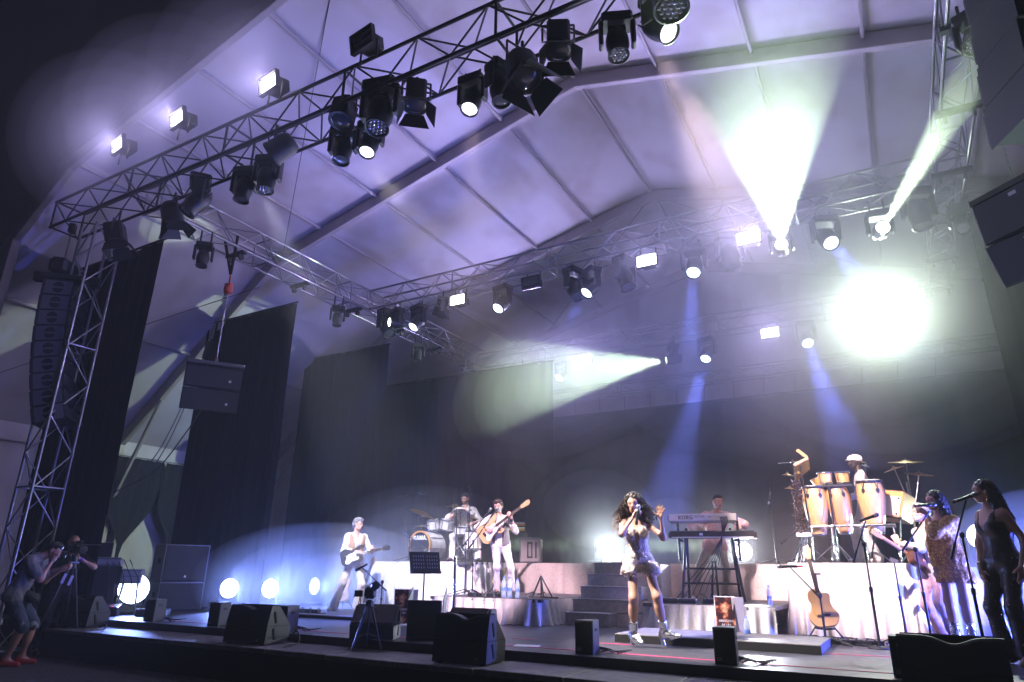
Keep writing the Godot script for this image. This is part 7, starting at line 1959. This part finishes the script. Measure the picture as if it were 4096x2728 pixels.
func small_things() -> void:
	var bk: Material = M.black_paint
	# microphone stands
	mic_stand("low boom stand with a microphone pointing at the electric guitar player's knees", v(-8.15, 0.5, -9.75), 0.62, bk, [v(-8.05, 0.98, -9.75), v(-8.66, 1.35, -9.78)])
	mic("microphone hanging at knee height right of the electric guitar player", v(-8.70, 1.36, -9.78), v(-0.6, -0.35, 0.3))
	var tall := mic_stand("thick shiny stand rising in front of the drum kit", v(-6.3, 0.5, -9.3), 1.72, M.dark_metal, [], "tall stands by the drum riser")
	rod("sleeve", v(0, 0.05, 0), v(0, 1.05, 0), 0.026, M.chrome, tall)
	mic_stand("tall thin boom stand reaching over the left of the drum kit", v(-10.72, 1.5, -13.6), 1.62, bk, [v(-11.05, 3.08, -13.6), v(-10.38, 3.17, -13.6)])
	var om := mic("large side address microphone above the left cymbal", v(-10.3, 3.14, -13.58), v(1, -0.1, 0))
	put("body", "big_mic", func(q): lathe(q, [[0.0, -0.1], [0.03, -0.095], [0.032, 0.0], [0.034, 0.1], [0.02, 0.13], [0.0, 0.135]], 12), M.dark_metal, om, Transform3D(along(v(1, -0.05, 0.1)), v(0.04, 0, 0)))
	var p4 := mic_stand("tall thin stand with black clamps on top between the drummer and the left tom", v(-7.85, 1.5, -12.05), 1.42, bk, [], "tall stands by the drum riser")
	for k in 4: block("clamp", v(0.0, 1.36 + 0.05 * k, 0.01 * k), v(0.07, 0.035, 0.05), M.black_plastic, p4, Basis(Vector3.UP, k * 0.8), 0.01)
	mic_stand("short boom stand with its microphone at the bass drum", v(-9.35, 1.5, -12.0), 0.52, M.dark_metal, [v(-9.52, 2.12, -12.0), v(-8.9, 1.78, -11.95)])
	mic("round silver microphone in front of the bass drum head", v(-8.84, 1.74, -11.93), v(0.7, -0.35, -0.3))
	mic_stand("boom stand reaching up to the bass player's mouth", v(-7.02, 0.9, -10.95), 0.95, M.dark_metal, [v(-7.12, 1.72, -10.95), v(-6.72, 2.32, -11.1)], "microphone stands")
	mic("microphone in front of the bass player's mouth", v(-6.68, 2.39, -11.14), v(0.5, 0.7, -0.3))
	mic_stand("second boom stand close beside the bass player's one, pointing at the drums", v(-7.22, 0.9, -11.0), 0.92, M.dark_metal, [v(-7.3, 1.75, -11.0), v(-6.98, 2.36, -11.3)], "microphone stands")
	mic("black microphone between the drummer and the bass player", v(-6.97, 2.4, -11.34), v(0.45, 0.6, -0.2))
	mic_stand("tall black stand with a hanging arm right of the keyboard player", v(-2.03, 1.5, -13.4), 1.2, bk, [v(-2.14, 2.35, -13.38), v(-1.96, 3.1, -13.38)], "microphone stands", 0.5)
	mic("short microphone hanging on the tall stand right of the keyboard player", v(-2.02, 2.66, -13.3), v(-0.25, -1, 0.1))
	mic_stand("small boom stand at the left end of the percussion riser", v(-1.45, 1.5, -12.2), 0.42, bk, [v(-1.75, 1.8, -12.1), v(-1.38, 2.1, -12.1)])
	mic_stand("boom stand in front of the honey coloured guitar", v(-1.02, 0.5, -9.85), 0.58, bk, [v(-1.02, 1.05, -9.85), v(-1.34, 1.42, -9.85)])
	var rm := mic("microphone with a red plug beside the guitar neck", v(-1.38, 1.43, -9.85), v(-1, 0.0, 0.1))
	put("plug", "red_plug", func(q): cyl(q, v(0, -0.2, 0), v(0, -0.13, 0), 0.012, -1, 10), M.ring_red if M.has("ring_red") else mat("ring_red", col(0.7, 0.03, 0.08), 0.4), rm, Transform3D(along(v(-1, 0.0, 0.1)), Vector3.ZERO))
	mic_stand("round based stand in front of the congas", v(-0.42, 0.5, -9.75), 1.2, bk, [v(-0.57, 1.48, -9.72), v(-0.36, 1.98, -9.72)], "microphone stands", 0.3, false)
	mic("microphone in front of the right conga", v(-0.31, 2.02, -9.72), v(1, 0.35, 0.1))
	mic_stand("straight stand held by the golden dressed singer", v(0.13, 0.5, -9.6), 1.13, bk, [v(-0.02, 1.6, -9.6), v(0.35, 2.08, -9.72)], "microphone stands", 0.3, false)
	mic("microphone with a red ring at the golden dressed singer's mouth", v(0.32, 2.15, -9.72), v(1, 0.06, -0.2), true)
	mic_stand("leaning stand in front of the dark sequined singer", v(0.56, 0.5, -8.6), 1.24, bk, [v(0.42, 1.5, -8.6), v(0.66, 2.1, -8.62)], "microphone stands", 0.3, false)
	mic("microphone with a pink ring at the dark haired singer's mouth", v(0.66, 2.12, -8.62), v(1, 0.34, -0.05), true)
	var ms := mic_stand("empty tripod stand before the white skirt, left of the golden dress", v(-0.13, 0.5, -10.55), 1.0, bk)
	block("top_clip", v(0, 1.02, 0), v(0.1, 0.05, 0.05), M.grey_metal, ms, Basis(Vector3.BACK, -0.4))
	# music stand
	var mu := thing("music_stand", "black perforated music stand seen edge on before the bass drum", "music stand", v(-5.9, 0.5, -7.95), 0.9)
	rod("pole", v(0, 0.02, 0), v(0, 0.82, 0), 0.012, bk, mu)
	tripod(mu, Vector3.ZERO, 0.26, 0.25, bk)
	var desk := block("desk", v(0, 0.93, 0), v(0.44, 0.32, 0.01), bk, mu, Basis(Vector3.RIGHT, -0.45), 0.003)
	block("ledge", v(0, -0.16, 0.03), v(0.44, 0.01, 0.06), bk, desk)
	var st := S()
	for i in 4:
		for j in 10: bx(st, v(-0.16 + j * 0.035 + (0.02 if j > 4 else 0.0), 0.09 - i * 0.055, -0.001), v(0.009, 0.026, 0.0135))
	stuff(obj("slots", st, mat("slot_pale", col(0.3, 0.3, 0.33), 0.5), desk))
	# tripod camera in the middle
	var ca := v(-5.82, 0.4, -6.75)
	var tc := thing("tripod_camera", "small video camera on a tall tripod at the front of the stage", "camera", ca, face_viewer(ca))
	for k in 3:
		var a := 0.5 + TAU * k / 3
		var foot := v(cos(a) * 0.2, 0.01, sin(a) * 0.16)
		rod("leg", v(cos(a) * 0.035, 0.5, sin(a) * 0.035), foot, 0.014, M.dark_metal, tc)
		rod("leg_brace", v(0, 0.2, 0), foot.lerp(v(0, 0.5, 0), 0.3), 0.007, M.dark_metal, tc)
	put("head", "tripod_head", func(q): rbx(q, v(0, 0.53, 0), v(0.1, 0.1, 0.1), 0.03), M.black_plastic, tc)
	put("body", "video_body", func(q):
		rbx(q, v(0.0, 0.66, 0), v(0.14, 0.14, 0.2), 0.03)
		rbx(q, v(0.02, 0.75, -0.02), v(0.06, 0.05, 0.16), 0.015)
		cyl(q, v(0.03, 0.72, 0.1), v(0.06, 0.75, 0.22), 0.045, 0.05, 14), M.black_plastic, tc)
	block("side_screen", v(-0.14, 0.65, 0.03), v(0.1, 0.075, 0.012), mat("screen_dim", col(0.05, 0.045, 0.03), 0.3), tc, Basis.IDENTITY, 0.004)
	rod("pan_handle", v(0, 0.55, 0), v(0.1, 0.44, -0.2), 0.008, M.black_plastic, tc)
	st = S()
	for k in 2: tube(st, curve([v(-0.12, 0.62, 0.03), v(-0.13 + 0.03 * k, 0.5, 0.05), v(-0.08, 0.42, 0.06), v(-0.02, 0.35, 0.03)], 5), 0.005, 4)
	stuff(obj("cable", st, M.cable_black, tc))
	# the big camera of the cameraman
	var va := v(-12.1, 0, -6.42)
	var vB := Basis(Vector3.UP, face_viewer(va))
	var vc := thing("broadcast_camera", "shoulder video camera on a tripod with lit tags, in front of the bald person", "camera", va + vB * v(0.1, 0, 0.36), face_viewer(va) + 0.25)
	put("body", "bc_body", func(q):
		rbx(q, v(0, 1.60, -0.02), v(0.14, 0.16, 0.3), 0.03)
		rbx(q, v(0.0, 1.70, 0.05), v(0.06, 0.05, 0.26), 0.015)
		rbx(q, v(-0.1, 1.63, 0.02), v(0.08, 0.07, 0.14), 0.02), M.black_plastic, vc)
	put("lens", "bc_lens", func(q): lathe(q, [[0.045, 0.1], [0.048, 0.2], [0.06, 0.24], [0.062, 0.32], [0.05, 0.32]], 18, Transform3D(Basis(Vector3.RIGHT, PI / 2), v(0, 1.58, 0.03))), M.black_plastic, vc)
	put("lens_glass", "bc_glass", func(q): lathe(q, [[0.05, 0.31], [0.0, 0.325]], 18, Transform3D(Basis(Vector3.RIGHT, PI / 2), v(0, 1.58, 0.03))), M.lens_glass, vc)
	rod("side_rod", v(0.06, 1.66, 0.12), v(0.3, 1.66, 0.16), 0.007, M.chrome, vc)
	block("tripod_plate", v(0, 1.38, 0), v(0.13, 0.03, 0.14), M.grey_metal, vc, Basis.IDENTITY, 0.008)
	rod("column", v(0, 1.3, 0), v(0, 1.52, 0), 0.05, M.black_plastic, vc)
	for k in 3:
		var a := 0.9 + TAU * k / 3
		rod("leg", v(cos(a) * 0.05, 1.3, sin(a) * 0.05), v(cos(a) * 0.42, 0.01, sin(a) * 0.3), 0.016, M.dark_metal, vc)
	for k in 2: block("tag", v(-0.12 + 0.1 * k, 1.14 - 0.03 * k, 0.1), v(0.04, 0.15, 0.004), mat("tag_violet", col(0.30, 0.28, 0.55), 0.4), vc, Basis(Vector3.BACK, -0.25))
	# posters
	var art := noise_tex(0.008, 61, 256, 0.0, [[0.0, 0.4, 0.55, 0.75, 1.0], [Color(0.05, 0.02, 0.05), Color(0.22, 0.06, 0.09), Color(0.55, 0.20, 0.12), Color(0.75, 0.55, 0.40), Color(0.9, 0.85, 0.75)]])
	for q in [[v(-7.08, 0.5, -9.0), "dark red poster with white lettering leaning left of the prompter box", 0.1], [v(-2.2, 0.5, -9.72), "poster with a pale peak and white lettering behind the small black box", 0.05]]:
		var t := thing("poster_stand", q[1], "poster", q[0], face_viewer(q[0]) + q[2], "posters standing on the stage floor")
		block("board", v(0, 0.28, -0.02), v(0.27, 0.52, 0.02), M.tape_white, t, Basis(Vector3.RIGHT, -0.06), 0.004)
		block("back_board", v(0.17, 0.28, -0.03), v(0.16, 0.51, 0.012), M.edge_white if M.has("edge_white") else M.tape_white, t, Basis(Vector3.UP, 0.2), 0.003)
		var pm := mat("poster_print", Color.WHITE, 0.5)
		pm.albedo_texture = art; pm.uv1_triplanar = true; pm.uv1_scale = Vector3.ONE * 3.0
		block("print", v(0, 0.28, -0.006), v(0.25, 0.50, 0.004), pm, t, Basis(Vector3.RIGHT, -0.06))
		text_mesh("lettering", "UNIVERSO", 0.038, M.print_white, t, Transform3D(Basis(Vector3.RIGHT, -0.06), v(0, 0.235, 0.0005)), true, 0.002)
		text_mesh("lettering", "DE LEY", 0.038, M.print_white, t, Transform3D(Basis(Vector3.RIGHT, -0.06), v(0, 0.185, 0.0035)), true, 0.002)
	# bottles
	for q in [[v(-5.98, 0.9, -10.32), "left one of the big water bottles on the bass riser", 0.33], [v(-5.88, 0.9, -10.34), "right one of the close pair of big water bottles on the bass riser", 0.33], [v(-5.74, 0.9, -10.36), "slim water bottle standing right of the big pair on the bass riser", 0.3], [v(-1.92, 0.5, -9.62), "water bottle on the floor right of the peak poster", 0.30], [v(-1.78, 0.9, -10.7), "water bottle on the keyboard riser beside the long white skirt", 0.27]]: bottle(q[1], q[0], q[2])
	# pedals
	for q in [[v(-6.25, 0.9, -10.5), 0.9, "row of effects pedals at the bass player's feet", 5], [v(-9.95, 0.56, -9.65), 1.1, "row of effects pedals and cables on the plinth at the electric guitar player's feet", 6], [v(-0.62, 0.5, -10.05), 0.6, "long pedal board on the floor before the white skirt", 5]]:
		var t := thing("pedal_board", q[2], "pedals", q[0], 0.1, "pedal boards")
		for k in q[3]:
			block("pedal", v((k - q[3] / 2.0) * q[1] / q[3], 0.035, 0.03 * (k % 2)), v(0.12, 0.06, 0.14), M.black_plastic if k % 3 else M.dark_metal, t, Basis(Vector3.UP, 0.15 * (k % 3 - 1)), 0.008)
			rod("knob", v((k - q[3] / 2.0) * q[1] / q[3], 0.06, -0.03), v((k - q[3] / 2.0) * q[1] / q[3], 0.085, -0.03), 0.012, M.chrome, t)
		st = S()
		for k in 4: tube(st, curve([v(-0.4 + 0.2 * k, 0.04, 0.05), v(-0.3 + 0.2 * k, 0.09, 0.12), v(-0.2 + 0.22 * k, 0.01, 0.16), v(0.1 + 0.18 * k, 0.01, 0.1)], 5), 0.006, 4)
		stuff(obj("cables", st, M.cable_black, t))
	# flight case and amplifier behind the bass player
	var fc := thing("flight_case", "metal edged rack case right of the bass player", "case", v(-6.2, 1.5, -14.0), 0.35)
	fc.position = v(-7.32, 1.5, -13.75)
	block("body", v(0.05, 0.27, 0), v(0.44, 0.5, 0.5), mat("case_grey", col(0.30, 0.26, 0.25), 0.45), fc, Basis.IDENTITY, 0.02)
	for k in 2: block("rail", v(-0.17 + 0.44 * k, 0.27, 0.25), v(0.022, 0.54, 0.03), M.grey_metal, fc, Basis.IDENTITY, 0.008)
	for k in 2: block("rail", v(0.05, 0.02 + 0.51 * k, 0.25), v(0.46, 0.022, 0.03), M.grey_metal, fc, Basis.IDENTITY, 0.008)
	for k in 3: block("panel_rib", v(0.0 + 0.09 * k, 0.27, 0.255), v(0.03, 0.34, 0.02), M.black_plastic, fc, Basis.IDENTITY, 0.006)
	for k in 2: block("latch", v(0.05, 0.42 - 0.3 * k, 0.262), v(0.09, 0.035, 0.02), M.black_plastic, fc)
	var am := thing("amplifier", "amplifier with white and yellow stripes between the drummer and the bass player", "amplifier", v(-8.05, 1.5, -14.35), 0.5)
	block("cabinet", v(0, 0.35, 0), v(0.62, 0.7, 0.4), M.black_plastic, am, Basis.IDENTITY, 0.015)
	block("head", v(0, 0.83, 0), v(0.56, 0.24, 0.32), M.black_plastic, am, Basis.IDENTITY, 0.012)
	for k in 2:
		block("stripe", v(0, 0.76 + 0.11 * k, 0.164), v(0.5, 0.045, 0.006), mat("stripe_yellow", col(0.65, 0.33, 0.05), 0.5), am)
		block("stripe", v(0, 0.80 + 0.11 * k, 0.164), v(0.5, 0.03, 0.006), M.tape_white, am)
	# racks and boxes at the left
	var rk := thing("equipment_rack", "rack of flight cases and a mixing desk left of the subwoofers", "rack", v(-12.85, 0.5, -7.75), 0.9)
	block("case", v(-0.2, 0.42, 0), v(0.5, 0.84, 0.5), M.black_paint, rk, Basis.IDENTITY, 0.012)
	block("edge_rail", v(-0.2, 0.85, 0.25), v(0.54, 0.03, 0.03), M.grey_metal, rk)
	block("edge_rail", v(-0.2, 0.97, 0.25), v(0.54, 0.03, 0.03), M.grey_metal, rk)
	block("case_top", v(-0.2, 0.91, 0), v(0.52, 0.10, 0.5), mat("case_pale", col(0.36, 0.36, 0.40), 0.5), rk, Basis.IDENTITY, 0.01)
	block("monitor", v(-0.28, 1.12, 0.05), v(0.3, 0.26, 0.03), M.black_plastic, rk, Basis.IDENTITY, 0.01)
	block("drawer_case", v(0.28, 0.66, 0.08), v(0.34, 0.26, 0.4), M.case_pale, rk, Basis.IDENTITY, 0.012)
	for k in 3: block("edge_rail", v(0.28, 0.56 + 0.1 * k, 0.285), v(0.35, 0.02, 0.012), M.grey_metal, rk)
	for s in [-1, 1]: rod("leg", v(0.28 + s * 0.12, 0.53, 0.2), v(0.28 + s * 0.16, 0.0, 0.2), 0.016, M.grey_metal, rk)
	st = S()
	for k in 5: tube(st, curve([v(-0.2 + 0.1 * k, 0.95, 0.2), v(-0.1 + 0.1 * k, 0.8, 0.32), v(-0.05 + 0.12 * k, 0.5, 0.3), v(0.05 * k, 0.1, 0.33)], 6), 0.007, 4)
	stuff(obj("cables", st, M.cable_black, rk))
	var lw := thing("floor_case", "flat grey lidded case on the floor under the glaring lamp", "case", v(-11.85, 0.5, -7.95), 0.75)
	block("case", v(0, 0.06, 0), v(0.5, 0.12, 0.36), M.speaker_paint, lw, Basis.IDENTITY, 0.012)
	block("lid_edge", v(0, 0.125, 0.17), v(0.5, 0.014, 0.03), M.grey_metal, lw)
	block("latch", v(0, 0.07, 0.183), v(0.09, 0.05, 0.008), M.grey_metal, lw)
	var mx := thing("control_box", "small control box with a red light at the left stage edge", "box", v(-12.35, 0.5, -7.45), 0.8)
	block("case", v(0, 0.09, 0), v(0.3, 0.18, 0.25), M.black_plastic, mx, Basis(Vector3.RIGHT, 0.2), 0.01)
	for k in 5: rod("knob", v(-0.1 + 0.05 * k, 0.15, 0.11), v(-0.1 + 0.05 * k, 0.16, 0.14), 0.009, M.grey_metal, mx)
	block("indicator_light", v(0.06, 0.17, 0.125), v(0.03, 0.012, 0.006), glow("led_red", Color(1, 0.05, 0.03), 2.0), mx)
	# cables over the floor and the white sheet of paper
	for q in [[[v(-11.3, 0.42, -6.7), v(-11.05, 0.47, -6.65), v(-10.9, 0.42, -6.55), v(-10.8, 0.42, -6.3)], "cable running off the back of the far left wedge monitor"], [[v(-7.25, 0.5, -6.9), v(-7.1, 0.55, -6.85), v(-6.95, 0.44, -6.75), v(-6.9, 0.41, -6.45)], "grey cables dropping over the step beside the left wedge monitor"], [[v(-0.9, 0.51, -10.1), v(-0.5, 0.515, -9.9), v(-0.1, 0.51, -9.9), v(0.4, 0.51, -10.2)], "black cable lying before the white skirt at the right"], [[v(-1.5, 0.51, -10.9), v(-1.2, 0.512, -10.75), v(-0.9, 0.51, -10.85), v(-0.6, 0.51, -10.6)], "black cable along the foot of the white skirt behind the guitar"]]:
		st = S()
		tube(st, curve(q[0], 8), 0.009, 5)
		tag(obj("floor_cable", st, M.cable_black), q[1], "cable", "cables on the stage floor")
	tag(block("paper_sheet", v(-4.02, 0.504, -7.5), v(0.3, 0.004, 0.21), M.tape_white, self, Basis(Vector3.UP, 0.3)), "white sheet of paper on the stage floor right of the centre wedge monitors", "paper")
